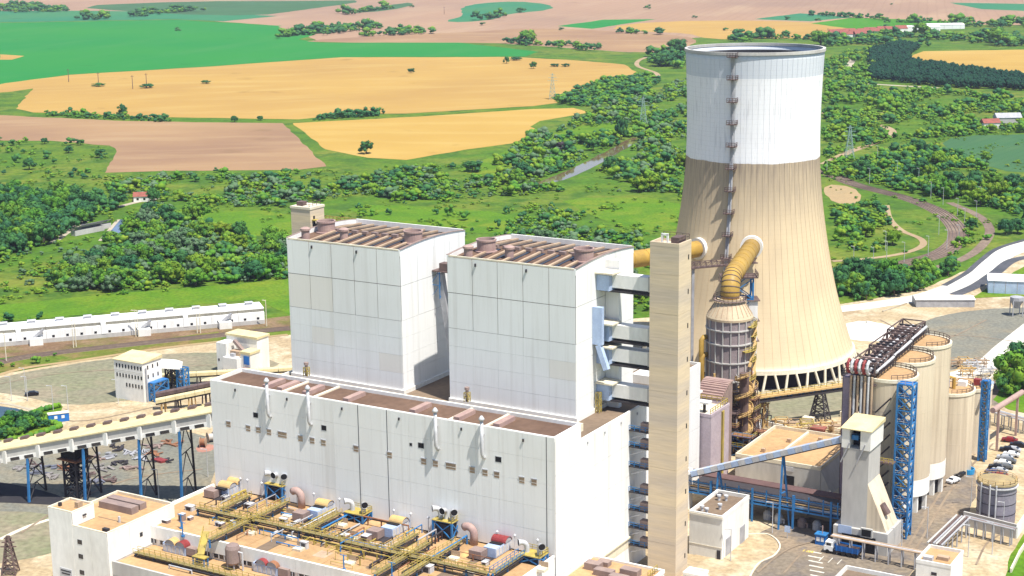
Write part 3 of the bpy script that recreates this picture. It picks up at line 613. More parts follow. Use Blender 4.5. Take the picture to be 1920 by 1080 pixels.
an.box('duct_housing', mauve, -100.5, -90.5, -26.2, -24.2, 17.56, 19.0); an.box('duct_housing', mauve, -100, -90.2, -29.2, -27.0, 17.56, 19.1)
an.box('roof_cowl', dark, -88.8, -87.3, -39.6, -38.8, 17.6, 18.3); an.box('roof_cowl', galv, -89.6, -89.2, -34, -33.6, 17.56, 18.9); an.box('hatch', dark, -102.2, -101.6, -39, -38.4, 20.7, 21.5); an.box('hatch', beige, -98.2, -97.2, -38, -36.6, 20.7, 22.0)
for z in (14.6, 11.3, 7.6): an.box('window', glass, -94.9, -93.6, -41.06, -40.98, z-.5, z+.5); 
an.box('window', glass, -86.08, -86.0, -31.3, -30.5, 14.0, 14.9); an.box('lamp_bracket', dark, -96.05, -95.8, -38, -37, 19.2, 19.5)
an.box('sign_board', galv, -100.8, -97.2, -41.16, -41.06, 5.8, 7.6)
for k in range(2): an.box('sign_lettering', dark, -100.5+.2*k, -97.5-.3*k, -41.2, -41.165, 6.9-.65*k, 7.2-.65*k)
an.box('porch_roof', cream, -96, -92.5, -43, -41.1, 4.2, 4.6); an.box('porch_wall', whiter, -95.8, -92.7, -42.8, -41.1, 0, 4.19)
an.box('seam_strip', roofg, -96, -86.7, -33.6, -33.4, 17.56, 17.6)

# right-hand flat roofed annex beside the hall
ra = Thing('control_annex', 'flat roofed white annex with grey roof boxes beside the hall side wall', 'building', (10, 0, 0))
ra.part(MB().box(1.6, 18.6, -14, 13.3, 0, 10.6), 'walls', whiter); ra.part(MB().box(2.0, 18.2, -13.6, 12.9, 10.6, 10.75), 'roof', roofo)
ra.part(MB().box(1.5, 18.7, 12.9, 13.4, 10.4, 11.2).box(1.5, 2.0, -14, 12.9, 10.4, 11.2).box(18.2, 18.7, -14, 12.9, 10.4, 11.2), 'parapet', whiter)
for x, y, w_, d_, h_ in [(5, 7.5, 3.4, 2.2, 1.5), (8.5, 5.6, 4.2, 2.0, 1.3), (13.2, 8.4, 4.0, 2.2, 1.4), (6.0, 10.4, 2.6, 1.8, 1.0), (12.5, 4.4, 4, 2, 1.2)]: ra.box('roof_box', mauve, x-w_/2, x+w_/2, y-d_/2, y+d_/2, 10.76, 10.76+h_)
ra.part(MB().rail([(17.4, 8, 10.76), (17.4, 12.4, 10.76)], 1.6, 1, .12), 'ladder_rail', yel)

# ------------------------------------------------------------------ plant on the turbine hall roof
def hood_arch(t, p, q, r, hgt, mat):
    "a curved sheet hood, its two ends closed with grey plates"
    p, q = Vector(p), Vector(q); d = (q-p).normalized(); x = Vector((-d.y, d.x, 0)); n = 9
    sec = [x*(r*math.cos(math.pi*i/n)) + Vector((0, 0, hgt*math.sin(math.pi*i/n))) for i in range(n+1)]
    m = MB().add([p+e for e in sec]+[q+e for e in sec], [(i, i+1, n+2+i, n+1+i) for i in range(n)])
    o = t.part(m, 'hood', mat); t.part(MB().add([p+d*.15+e*.96 for e in sec], [tuple(range(n+1))]), 'hood_end', grey, parent=o); t.part(MB().add([q-d*.15+e*.96 for e in sec], [tuple(range(n+1))]), 'hood_end', grey, parent=o)
def unit_at(u, v, z, hoods, label, rz=0):
    a, b = GP(u, v, z)
    t = Thing('air_handling_unit', label, 'ventilation unit', (a, b, z))
    bd = t.part(MB().box(a-1.5, a+1.5, b-3.4, b+3.4, z, z+2.0), 'casing', lblue)
    for k in range(5): t.box('door_panel', galv, a+1.5, a+1.56, b-3.2+k*1.3, b-2.2+k*1.3, z+.25, z+1.75, parent=None)
    for k, (m_, dy, wdt) in enumerate(hoods):
        hood_arch(t, (a-1.8, b+dy, z+2.0), (a+1.8, b+dy, z+2.0), 1.35, 1.1, m_)
        t.part(MB().beam((a-1.4, b+dy-2.1, z+2.02), (a+1.4, b+dy-2.1, z+2.02), 1.2, .3), 'hood_mouth', black)
    t.box('intake_box', mauve, a-3.4, a-.4, b-6.2, b-3.6, z+.2, z+1.9); t.box('plinth', dark, a-1.3, a+1.3, b-6, b+3.2, z-.15, z-.005)
    return t
Zr = ZU-.2
unit_at(437, 922, Zr, [(tan, 1.2, 1), (tan, -1.9, 1)], 'pale ventilation unit with two tan hoods, close to the blue trestle legs')
unit_at(603, 964, Zr, [(tan, 1.2, 1)], 'pale ventilation unit with tan hood beside a curved duct, on the ochre roof')
unit_at(742, 997, Zr, [(tan, 1.3, 1)], 'pale ventilation unit with tan hood midway along the white front wall')
unit_at(934, 1034, Zr, [(red, 1.4, 1)], 'pale ventilation unit with a single dark red hood against the white front wall')
def low_unit(u, v, hoods, label):
    z = ZLo-.28; a, b = GP(u, v, z)
    t = Thing('air_handling_unit', label, 'ventilation unit', (a, b, z))
    t.part(MB().box(a-3.2, a+3.2, b-1.4, b+1.4, z, z+2.0), 'casing', lblue)
    for k in range(5): t.box('door_panel', galv, a-3.0+k*1.2, a-2.1+k*1.2, b-1.46, b-1.4, z+.25, z+1.7)
    for m_, dx in hoods:
        hood_arch(t, (a+dx, b-1.7, z+2.0), (a+dx, b+1.7, z+2.0), 1.35, 1.1, m_); t.part(MB().beam((a+dx-1.5, b-1.4, z+2.05), (a+dx-1.5, b+1.4, z+2.05), .5, .3), 'hood_mouth', black)
    t.box('intake_box', mauve, a+3.4, a+6.0, b-1.3, b+1.1, z+.3, z+2.0); t.box('plinth', dark, a-3, a+5.8, b-1.2, b+1.0, z-.12, z-.004)
low_unit(335, 1034, [(tan, -.9), (red, 2.0)], 'pale ventilation unit with one tan and one red hood on the lower roof')
low_unit(505, 1072, [(red, -.9), (rust, 2.0)], 'pale ventilation unit with two reddish hoods on the lower roof')
def exhaust(u, v, z, n, hgt, label, closed=True):
    a, b = GP(u, v, z)
    t = Thing('exhaust_stand', label, 'exhaust stand', (a, b, z), group='blue exhaust stands along the front wall')
    t.part(MB().lattice(a-2.4, a+2.4, b-1.7, b+1.7, z, z+hgt, 1, .26), 'frame', blue)
    if closed: t.part(MB().box(a-2.1, a+2.1, b-1.4, b+1.4, z+.3, z+hgt-.6), 'silencer', dark)
    t.part(MB().box(a-2.6, a+2.6, b-1.9, b+1.9, z+hgt, z+hgt+.18), 'deck', yel); t.part(MB().rail([(a-2.5, b+1.8, z+hgt+.2), (a+2.5, b+1.8, z+hgt+.2), (a+2.5, b-1.8, z+hgt+.2)], 1.0, 1.2, .1), 'railing', yel)
    for k in range(n):
        x = a-1.5+3.0*k/(n-1); tw = -.8+k*1.6/(n-1); zz_ = z+hgt+.18
        pth = [(x, b, zz_), (x, b, zz_+1.0)] + [(x+math.sin(tw)*(1-math.cos(q))*1.2, b-math.cos(tw)*(1-math.cos(q))*1.2, zz_+1.0+math.sin(q)*1.2) for q in (.4, .8, 1.2, 1.57)]
        e = pth[-1]; pth.append((e[0]+math.sin(tw)*.6, e[1]-math.cos(tw)*.6, e[2]))
        o = t.part(MB().tube(pth, [.55]*(len(pth)-1)+[.75], 12, caps=False), 'exhaust_elbow', galv, smooth=True)
        t.part(MB().tube([pth[-2], tuple(Vector(pth[-1])*1.0-Vector((math.sin(tw)*.05, -math.cos(tw)*.05, 0)))], [.5, .7], 12), 'elbow_mouth', black, parent=o)
exhaust(523, 934, Zr, 3, 3.6, 'tall blue framed exhaust stand with three elbows, second in the row from the annex', True)
exhaust(672, 974, Zr, 2, 1.8, 'low blue framed exhaust stand with two elbows, between the tall stands')
exhaust(838, 1005, Zr, 3, 3.8, 'tall blue framed exhaust stand with three elbows, close to the curved brown pipe')
exhaust(1000, 1052, Zr, 2, 1.6, 'low blue framed exhaust stand with two elbows at the hall corner')
for u, v, lab in [(566, 951, 'beside the ventilation unit with tan hood'), (889, 1020, 'beside the ventilation unit with red hood')]:
    a, b = GP(u, v, Zr)
    single(MB().tube([(a, b, Zr-.2), (a, b, Zr+2.2)]+[(a-(1-math.cos(q))*1.5, b, Zr+2.2+math.sin(q)*1.5) for q in (.4, .8, 1.2, 1.57, 1.95, 2.3)], .85, 14), 'curved_duct', pink, 'thick brown curved roof duct '+lab, 'duct', (a, b, Zr), smooth=True)
gratm = M('steel_grating', (.26, .21, .085), (.18, .15, .07), .8, .8)
def walkway(p, q, label, z=Zr, h=1.7, under=True, mat=yel):
    (a0, b0), (a1, b1) = GP(*p, z+h), GP(*q, z+h)
    if abs(a1-a0) > abs(b1-b0): b0 = b1 = (b0+b1)/2
    else: a0 = a1 = (a0+a1)/2
    if b0 == b1: lat = (0, .75); 
    else: lat = (.75, 0)
    t = Thing('roof_walkway', label, 'walkway', ((a0+a1)/2, (b0+b1)/2, z), group='steel walkways on the turbine hall roof')
    P, Q = Vector((a0, b0, z+h)), Vector((a1, b1, z+h)); n = max(1, int((Q-P).length/5)); lv_ = Vector((*lat, 0))
    t.part(MB().beam(P, Q, 1.4, .14), 'deck', gratm)
    for s in (-1, 1): t.part(MB().rail([P+lv_*s, Q+lv_*s], 1.1, 1.6, .085), 'railing', mat)
    if under: t.part(MB().tube([P+Vector((0, 0, -.6))+lv_*.6, Q+Vector((0, 0, -.6))+lv_*.6], .2, 8).tube([P+Vector((0, 0, -.6))-lv_*.6, Q+Vector((0, 0, -.6))-lv_*.6], .16, 8), 'pipe_run', dark)
    for i in range(n+1):
        e = P.lerp(Q, i/n); t.box('leg', blue, e.x-.16, e.x+.16, e.y-.16, e.y+.16, z-.2, z+h-.08)
    return t
walkway((366, 954), (484, 974), 'yellow roof walkway run from annex end to the first crossing')
walkway((484, 974), (640, 1013), 'yellow roof walkway run in front of the unit by the curved duct')
walkway((640, 1013), (915, 1075), 'yellow roof walkway run in front of the red hooded unit', mat=yel)
walkway((386, 1010), (545, 942), 'yellow roof walkway crossing to the exhaust stand second from the annex')
walkway((414, 953), (468, 929), 'short yellow roof walkway beside the two hooded unit')
walkway((570, 993), (640, 962), 'short yellow roof walkway beside the unit by the curved duct')
walkway((700, 1076), (806, 1018), 'yellow roof walkway crossing to the exhaust stand by the curved brown pipe')
walkway((755, 1082), (858, 1016), 'yellow roof walkway crossing beside the unit with red hood')
walkway((735, 1028), (780, 1000), 'short yellow roof walkway beside the unit midway along the wall')
walkway((920, 1074), (982, 1040), 'blue railed roof walkway leading to the hall corner stand', mat=blue)
walkway((252, 1036), (545, 1105), 'long yellow walkway along the lower roof', z=ZLo-.3, h=1.0)
for u, v in [(470, 1000), (560, 1030), (655, 1056), (545, 1008), (740, 1060), (880, 1076), (540, 968), (850, 1048), (1015, 1068), (640, 985), (660, 1010), (450, 945)]:
    a, b = GP(u, v, Zr); t = Thing('roof_hatch', 'small ochre smoke hatch with open lid on the turbine hall roof', 'hatch', (a, b, Zr), group='smoke hatches on the turbine hall roof')
    t.box('kerb', cream, a-1.1, a+1.1, b-.9, b+.9, Zr-.2, Zr+.35); t.part(MB().beam((a-1.1, b+.9, Zr+.9), (a+1.1, b+.9, Zr+.9), .08, 1.1), 'lid', beige)
for u, v in [(343, 1005), (340, 990), (645, 1068), (735, 1082)]:
    a, b = GP(u, v, Zr); single(MB().cyl(a, b, Zr-.2, Zr+3.2, .14, 8).beam((a-.9, b, Zr+3.1), (a+.9, b, Zr+3.1), .12).cyl(a, b, Zr-.2, Zr+.2, .4, 8), 'vent_mast', blue, 'thin blue vent mast with cross arm on the ochre roof', 'mast', (a, b, Zr-.2), group='vent masts on the turbine hall roof')
for k, u in enumerate([450, 463, 490, 556, 588, 636, 738, 770, 803, 932, 965, 1008]):
    a, z = on_b(u, 880+(u-412)*.22, -1.2); single(MB().cyl(a, -1.2, Zr-.2, Zr+3.4, .09, 6).lathe([(.3, Zr+3.4), (.34, Zr+3.6), (.1, Zr+3.9)], 8, a, -1.2), 'vent_mast', galv, 'slim white capped vent post along foot of the front wall', 'mast', (a, -1.2, Zr-.2), group='white vent posts along the front wall')
a, b = GP(438, 1066, ZLo-.3); zt_ = ZLo-.28
t = Thing('pressure_vessel', 'upright mauve grey vessel with domed top on the lower roof', 'vessel', (a, b, zt_))
t.part(MB().lathe([(1.0, zt_+1.0), (1.6, zt_+1.6), (1.6, zt_+4.6), (1.3, zt_+5.3), (.5, zt_+5.7)], 18, a, b), 'shell', mauve, smooth=False)
for k in range(4): t.part(MB().beam((a+1.2*math.cos(k*1.57+.8), b+1.2*math.sin(k*1.57+.8), zt_), (a+1.2*math.cos(k*1.57+.8), b+1.2*math.sin(k*1.57+.8), zt_+1.8), .2), 'leg', grey)
t.part(MB().tube([(a+1.6, b, zt_+4), (a+2.6, b, zt_+4), (a+2.6, b, zt_)], .18, 8), 'pipe', galv)
a, b = GP(395, 1042, ZLo)
t = Thing('roof_stair', 'yellow steel stair between the upper and lower turbine hall roofs', 'stairs', (a, b, zt_))
t.part(MB().beam((a-1.2, -27.0, ZU+1.4), (a+1.0, -31.5, zt_+2.2), 1.5, .25), 'flight', yel); t.part(MB().rail([(a-1.9, -27.0, ZU+1.5), (a+.3, -31.5, zt_+2.3)], 1.1, 1, .1), 'railing', yel)
t.part(MB().box(a-.2, a+3.2, -33, -31.4, zt_+2.0, zt_+2.2), 'landing', yel)
for dx, dy in [(0, -32.8), (3, -32.8), (0, -31.6), (3, -31.6)]: t.box('leg', blue, a+dx-.12, a+dx+.12, dy-.12, dy+.12, zt_, zt_+2.0)

# loose pipework, cable trays, roof patches: the clutter of the turbine hall roof
rr_ = random.Random(5)
for k in range(64):
    along = rr_.random() < .55; a = rr_.uniform(-84, -6); b = rr_.uniform(-25.5, -3.5); l = rr_.uniform(5, 16); z = Zr+rr_.choice([.35, .6, .9, 1.3, 1.8]); mt, nm = rr_.choice([(dark, 'black'), (galv, 'pale'), (yel, 'dull yellow'), (yel, 'dull yellow'), (yel, 'dull yellow'), (blue, 'blue'), (blue, 'blue'), (rust, 'rusty'), (grey, 'grey')]); r_ = rr_.choice([.08, .1, .14, .2])
    p, q = ((a, b), (min(a+l, -1), b)) if along else ((a, b), (a, min(b+l, -1.6)))
    m = MB().tube([(*p, Zr-.1), (*p, z), (*q, z), (*q, Zr-.1)], r_, 6); n_ = int(l/3)
    for i in range(1, n_):
        x, y = p[0]+(q[0]-p[0])*i/n_, p[1]+(q[1]-p[1])*i/n_; m.box(x-.12, x+.12, y-.12, y+.12, Zr-.19, z)
    single(m, 'roof_pipe', mt, 'thin '+nm+(' roof pipe running along the turbine hall' if along else ' roof pipe running towards the hall front wall'), 'pipe', (*p, Zr-.2), group=nm+' roof pipes on the turbine hall')
for k in range(16):
    a = rr_.uniform(-86, -6); b = rr_.uniform(-25, -4); w_, d_, h_ = rr_.uniform(.8, 2.2), rr_.uniform(.8, 1.8), rr_.uniform(.5, 1.5); mt, nm = rr_.choice([(grey, 'grey'), (lblue, 'pale blue'), (mauve, 'brown'), (galv, 'light grey')])
    t = Thing('roof_cabinet', 'small '+nm+' equipment cabinet on the ochre turbine hall roof', 'cabinet', (a, b, Zr-.13), group=nm+' cabinets on the turbine hall roof')
    t.box('casing', mt, a-w_/2, a+w_/2, b-d_/2, b+d_/2, Zr-.13, Zr+h_); t.box('lid', galv, a-w_/2-.08, a+w_/2+.08, b-d_/2-.08, b+d_/2+.08, Zr+h_+.003, Zr+h_+.1); t.box('door', dark, a-w_*.3, a+w_*.3, b-d_/2-.03, b-d_/2-.003, Zr, Zr+h_*.8)
for k in range(22):
    a = rr_.uniform(-88, -8); b = rr_.uniform(-24.5, -5); w_, d_ = rr_.uniform(1.5, 5), rr_.uniform(1.2, 4); th_.box('roof_patch', rr_.choice([roofo, roofg, beige, tan]), a-w_/2, a+w_/2, b-d_/2, b+d_/2, ZU-.33, ZU-.315+.001*k*.4)
for k in range(9):
    a = rr_.uniform(-84, -8); b = rr_.uniform(-38.5, -30); mt = rr_.choice([dark, galv, yel]); l = rr_.uniform(6, 14)
    single(MB().tube([(a, b, ZLo-.25), (a, b, ZLo+.5), (min(-1, a+l), b, ZLo+.5), (min(-1, a+l), b, ZLo-.25)], .16, 6), 'roof_pipe', mt, 'thin pipe loop lying along the lower turbine hall roof', 'pipe', (a, b, ZLo-.3), group='pipe loops on the lower roof')
# ================================================================== cooling tower
def tower_material():
    m = bpy.data.materials.new('tower_concrete'); m.use_nodes = True; n = m.node_tree.nodes; L = m.node_tree.links; bs = n['Principled BSDF']
    bs.inputs['Roughness'].default_value = .9; bs.inputs['Specular IOR Level'].default_value = .15
    tc = n.new('ShaderNodeTexCoord'); sx = n.new('ShaderNodeSeparateXYZ'); L.new(tc.outputs['Object'], sx.inputs[0])
    at = n.new('ShaderNodeMath'); at.operation = 'ARCTAN2'; L.new(sx.outputs[1], at.inputs[0]); L.new(sx.outputs[0], at.inputs[1])
    def mth(op, a, b=None, v=None):
        q = n.new('ShaderNodeMath'); q.operation = op; L.new(a, q.inputs[0])
        if b is not None: L.new(b, q.inputs[1])
        elif v is not None: q.inputs[1].default_value = v
        return q.outputs[0]
    def rng_(a, lo, hi, t0=0., t1=1.):
        q = n.new('ShaderNodeMapRange'); q.inputs[1].default_value = lo; q.inputs[2].default_value = hi; q.inputs[3].default_value = t0; q.inputs[4].default_value = t1; L.new(a, q.inputs[0]); return q.outputs[0]
    def mixc(f, a, b):
        q = n.new('ShaderNodeMix'); q.data_type = 'RGBA'
        L.new(f, q.inputs[0])
        for k, c in ((6, a), (7, b)):
            if isinstance(c, tuple): q.inputs[k].default_value = (*c, 1)
            else: L.new(c, q.inputs[k])
        return q.outputs[2]
    cmb = n.new('ShaderNodeCombineXYZ'); L.new(mth('MULTIPLY', at.outputs[0], v=14.), cmb.inputs[0]); L.new(mth('MULTIPLY', sx.outputs[2], v=.05), cmb.inputs[1])
    st_ = n.new('ShaderNodeTexNoise'); st_.inputs['Scale'].default_value = 2.2; st_.inputs['Detail'].default_value = 5; L.new(cmb.outputs[0], st_.inputs[0])
    cm2 = n.new('ShaderNodeCombineXYZ'); L.new(mth('MULTIPLY', at.outputs[0], v=2.), cm2.inputs[0]); L.new(mth('MULTIPLY', sx.outputs[2], v=.035), cm2.inputs[1])
    bl = n.new('ShaderNodeTexNoise'); bl.inputs['Scale'].default_value = 1.5; bl.inputs['Detail'].default_value = 4; L.new(cm2.outputs[0], bl.inputs[0])
    base = mixc(rng_(bl.outputs[0], .35, .68), (.64, .51, .33), (.55, .44, .29))
    base = mixc(rng_(st_.outputs[0], .5, .8, 0, .12), base, (.46, .38, .29))
    soot = mth('MULTIPLY', rng_(sx.outputs[2], 46, 69, 0, 1), rng_(st_.outputs[0], .30, .66, .45, .95))        # weathered ring under the paint
    base = mixc(soot, base, (.29, .235, .185))
    paint = mixc(rng_(st_.outputs[0], .57, .72, 0, .6), (.80, .80, .82), (.46, .46, .49))
    band = mixc(rng_(st_.outputs[0], .5, .8, 0, .3), (.60, .63, .68), (.45, .47, .52))
    wob = mth('ADD', sx.outputs[2], rng_(bl.outputs[0], 0, 1, -.6, .6))
    c = mixc(rng_(wob, 70.0, 70.2), base, paint); c = mixc(rng_(sx.outputs[2], 96.4, 96.5), c, band)
    foot = rng_(sx.outputs[2], 6.8, 8.2, 1, 0); c = mixc(foot, c, (.70, .64, .50))
    # formwork lifts
    rg = mth('FRACT', mth('MULTIPLY', sx.outputs[2], v=1/1.5)); ln = rng_(mth('ABSOLUTE', mth('SUBTRACT', rg, v=.5)), .44, .5, 0, .13)
    c = mixc(ln, c, (.22, .19, .16))
    L.new(c, bs.inputs['Base Color']); return m
CTX, CTY = 78.5, 515.3
prof = [(34.5, 5.9), (33.0, 9.5), (31.2, 15), (29.3, 21), (27.7, 27), (26.0, 35), (24.5, 43), (23.1, 52), (22.1, 60), (21.5, 67.5), (21.25, 76), (21.25, 85), (21.5, 94), (21.95, 104)]
def rad(z):
    for (r0, z0), (r1, z1) in zip(prof[:-1], prof[1:]):
        if z <= z1: return r0+(r1-r0)*(z-z0)/(z1-z0)
    return prof[-1][0]
tm = tower_material()
ctw = Thing('cooling_tower', 'huge hyperbolic concrete cooling tower with white painted upper half', 'cooling tower', (CTX, CTY, 0), 'w')
fine = [(rad(z), z) for z in np.linspace(5.9, 104, 50)]
ctw.part(MB().lathe(fine+[(r-.35, z) for r, z in fine[::-1]]+[fine[0]], 96, CTX, CTY, caps=False), 'shell', tm, smooth=True)
ctw.part(MB().lathe([(rad(z)-.37, z) for z in np.linspace(6.2, 102.3, 30)], 72, CTX, CTY, caps=False), 'inner_lining', M('shaded_lining', (.05, .05, .055), (.035, .035, .04), .2))  # dark coating, with the shade of the deep interior put into its colour
ctw.part(MB().lathe([(22.0, 103.6), (22.35, 103.6), (22.35, 104.5), (21.45, 104.5), (21.45, 103.6)], 96, CTX, CTY, caps=False), 'rim_ring', conc2)
ctw.part(MB().lathe([(34.1, 5.6), (34.8, 5.6), (34.65, 6.9), (34.1, 6.9), (34.1, 5.6)], 96, CTX, CTY, caps=False), 'base_ring', cream)
rib = MB().tube([(rad(z)+.05, 0, z) for z in np.linspace(5.6, 103.5, 26)], .03, 4).mesh('rib', tm)
for k in range(76):
    ctw.inst('rib', rib, (CTX, CTY, 0), 2*math.pi*k/76)
NCOL = 31
for s in (-1, 1):
    cm_ = MB().tube([(36.0*math.cos(s*.026), 36.0*math.sin(s*.026), 0), (34.5*math.cos(s*.062), 34.5*math.sin(s*.062), 5.8)], .42, 8).mesh('support_column', cream)
    for k in range(NCOL): ctw.inst('support_column', cm_, (CTX, CTY, 0), 2*math.pi*k/NCOL)
ctw.part(MB().lathe([(39.5, 0), (39.5, 1.2), (38.8, 1.2), (38.8, .3), (0.1, .3)], 72, CTX, CTY, caps=False), 'basin_wall', palec)
ctw.part(MB().lathe([(31.5, .3), (31.5, 6.5), (0.1, 6.5)], 48, CTX, CTY, caps=False), 'shaded_fill_pack', black)  # fill pack painted black for the interior shade between the columns
# ladder up the shell with landings
phi = R_(-90-25.5); ux, uy = math.cos(phi), math.sin(phi); tx, ty = -uy, ux
def tp(r, s, z): return (CTX+ux*r+tx*s, CTY+uy*r+ty*s, z)
zl = list(np.linspace(20, 103.2, 13))
for i, z in enumerate(zl):
    r = rad(z)+.1; o = ctw.part(MB().beam(tp(r, -.9, z), tp(r+2.6, -.9, z), .15, .2).beam(tp(r, .9, z), tp(r+2.6, .9, z), .15, .2).beam(tp(r+1.3, -1.5, z), tp(r+1.3, 1.5, z), 2.4, .2).rail([tp(r+2.5, -1.4, z+.1), tp(r+2.5, 1.4, z+.1)], 1.2, .9, .14).rail([tp(r, 1.4, z+.1), tp(r+2.5, 1.4, z+.1)], 1.2, .9, .14), 'ladder_landing', brown)
    if i:
        z0 = zl[i-1]; s0, s1 = (-.7, .7)
        ctw.part(MB().beam(tp(rad(z0)+.6, 0, z0), tp(rad(z)+.6, 0, z), .95, .12).beam(tp(rad(z0)+1.1, -.45, z0), tp(rad(z)+1.1, -.45, z), .16).beam(tp(rad(z0)+1.1, .45, z0), tp(rad(z)+1.1, .45, z), .16), 'ladder_flight', grey)
# ------------------------------------------------------------------ absorber with flue duct into the tower
AX, AY = 60.9, 435.5
ab = Thing('absorber', 'ribbed mauve grey flue gas absorber with conical top in front of cooling tower', 'absorber tower', (AX, AY, 0), 'w')
ab.part(MB().lathe([(5.6, 0), (5.6, 16), (6.3, 18), (6.3, 35.6)], 36, AX, AY), 'shell', M('absorber_cladding', (.32, .265, .265), (.25, .205, .21), .2, .6), smooth=False)
ab.part(MB().lathe([(6.6, 35.4), (6.6, 36.0), (3.7, 40.6), (3.7, 41.0)], 36, AX, AY), 'cone', M('cone_cladding', (.55, .44, .29), (.46, .36, .24), .3, .6))
for k in range(24): ab.part(MB().beam((AX+6.3*math.cos(k*.2618), AY+6.3*math.sin(k*.2618), 36.5), (AX+3.75*math.cos(k*.2618), AY+3.75*math.sin(k*.2618), 40.6), .16), 'cone_rib', beige)
rb_ = MB().box(6.2, 6.6, -.14, .14, 17.5, 35.4).mesh('stiffener', conc2)
for k in range(18): ab.inst('stiffener', rb_, (AX, AY, 0), k*.349+.1)
for z in (18.2, 23.4, 28.6, 32.6): ab.part(MB().lathe([(6.3, z), (6.75, z), (6.75, z+.35), (6.3, z+.35)], 36, AX, AY, caps=False), 'ring_girder', conc2)
ab.part(MB().lathe([(4.0, 40.6), (4.7, 40.6), (4.7, 40.8), (4.0, 40.8)], 24, AX, AY, caps=False), 'top_platform', mauve)
rl = MB()
for k in range(24):
    p = [(AX+4.6*math.cos(q*.2618), AY+4.6*math.sin(q*.2618), 40.8) for q in (k, k+1)]; rl.rail(p, 1.1, 1.5, .1)
ab.part(rl, 'railing', brown)
for i, (zz_, ph0) in enumerate([(8, -.9), (13, -.5), (18.5, -.7), (23.6, -.5), (26.8, -.9), (30.5, -.4), (33.5, -.6)]):      # access balconies on the lit side
    o = ab.part(MB().lathe([(6.3, zz_), (7.7, zz_), (7.7, zz_+.2), (6.3, zz_+.2)], 12, AX, AY, False, ph0-.2, ph0+1.3), 'balcony', yel); r2 = MB()
    for q in range(8):
        t0, t1 = ph0-.2+1.5*q/8, ph0-.2+1.5*(q+1)/8
        r2.rail([(AX+7.6*math.cos(t0), AY+7.6*math.sin(t0), zz_+.2), (AX+7.6*math.cos(t1), AY+7.6*math.sin(t1), zz_+.2)], 1.1, 1.4, .12)
    ab.part(r2, 'railing', yel, parent=o)
    if i: ab.part(MB().beam((AX+7.2*math.cos(ph0+.5), AY+7.2*math.sin(ph0+.5), zz_), (AX+7.2*math.cos(ph0+.1), AY+7.2*math.sin(ph0+.1), zz_-4.4), .9, .15), 'stair_flight', tan)
for s, z0_, z1_ in [(-1.9, 17, 30), (-1.5, 16, 25)]:
    x, y = AX-7.4+s*.3, AY-3.2-s; ab.part(MB().tube([(x+2.5, y+1.5, z1_), (x+.6, y+.4, z1_), (x, y, z1_-.7), (x, y, z0_), (x+1.5, y+.8, z0_-1.2)], .75, 12), 'slurry_pipe', yeld, smooth=True)
rr_ = random.Random(9)
for z in (3.5, 7.5, 11.5, 15.2):
    o = ab.part(MB().lathe([(5.6, z), (8.4, z), (8.4, z+.2), (5.6, z+.2)], 28, AX, AY, False), 'ring_platform', rust if z < 12 else brown); r2 = MB()
    for q in range(28): r2.rail([(AX+8.3*math.cos(q*.2244), AY+8.3*math.sin(q*.2244), z+.2), (AX+8.3*math.cos((q+1)*.2244), AY+8.3*math.sin((q+1)*.2244), z+.2)], 1.1, 3, .11)
    ab.part(r2, 'railing', tan, parent=o)
for k in range(16):
    q = rr_.uniform(-2.9, .4); r0 = rr_.uniform(6.6, 8.2); z0, z1 = rr_.uniform(0, 8), rr_.uniform(10, 22); x, y = AX+r0*math.cos(q), AY+r0*math.sin(q)
    ab.part(MB().tube([(x+1, y-.6, z0), (x, y, z0), (x, y, z1), (AX+6*math.cos(q), AY+6*math.sin(q), z1)], rr_.choice([.14, .22, .32]), 7), 'pipe', rr_.choice([tan, rust, galv, brown, yeld]))
for k in range(12):
    q = -1.57+k*.5236; ab.part(MB().beam((AX+8.2*math.cos(q), AY+8.2*math.sin(q), 0), (AX+8.2*math.cos(q), AY+8.2*math.sin(q), 15.3), .25), 'column', brown)
# duct: up out of the absorber, round the bend, level into the shell
dz = 46.5; de_ = G(1409, 468, 44.5); dirv = Vector((de_[0]-AX, de_[1]-AY, 0)).normalized(); ent = Vector((de_[0], de_[1], dz)) + dirv*9
duct = Thing('flue_duct', 'yellow flue duct rising from the absorber and bending into the cooling tower', 'duct', (AX, AY, 41.0), 'w')
def seg_duct(t, path, r):
    pts = [Vector(p) for p in path]
    t.part(MB().tube(pts, r, 22), 'duct_shell', yeld, smooth=True)
    acc = 0
    for i in range(len(pts)-1):
        ln = (pts[i+1]-pts[i]).length; k = max(1, round(ln/(3.4 if ln < 4 else 6.5))); d = (pts[i+1]-pts[i])/ln
        for q in range(k):
            e = pts[i]+d*(ln*(q+.5)/k); t.part(MB().tube([e-d*.12, e+d*.12], r+.1, 22), 'duct_flange', brown if ln < 4 else yeld)
bend = [Vector((AX, AY, dz)) + dirv*(4.2*(1-math.cos(q))) + Vector((0, 0, -4.2+4.2*math.sin(q))) for q in np.linspace(0, math.pi/2, 7)]
seg_duct(duct, [(AX, AY, 41.0)] + [tuple(p) for p in bend] + [tuple(ent-Vector((0, 0, 1.5)))], 2.65)
duct.part(MB().tube([ent-dirv*9.5-Vector((0, 0, 1.2)), ent-dirv*7.6-Vector((0, 0, 1.2))], 3.5, 28), 'collar', whiter)
fr = Thing('duct_support', 'blue steel frame carrying the yellow flue duct beside the absorber', 'steel frame', (AX+10, AY+12, 0), 'w')
q = Vector((AX, AY, 0))+dirv*17; fr.part(MB().lattice(q.x-4.2, q.x+4.2, q.y-2.5, q.y+2.5, 0, 43.5, 7, .3), 'frame', blue)
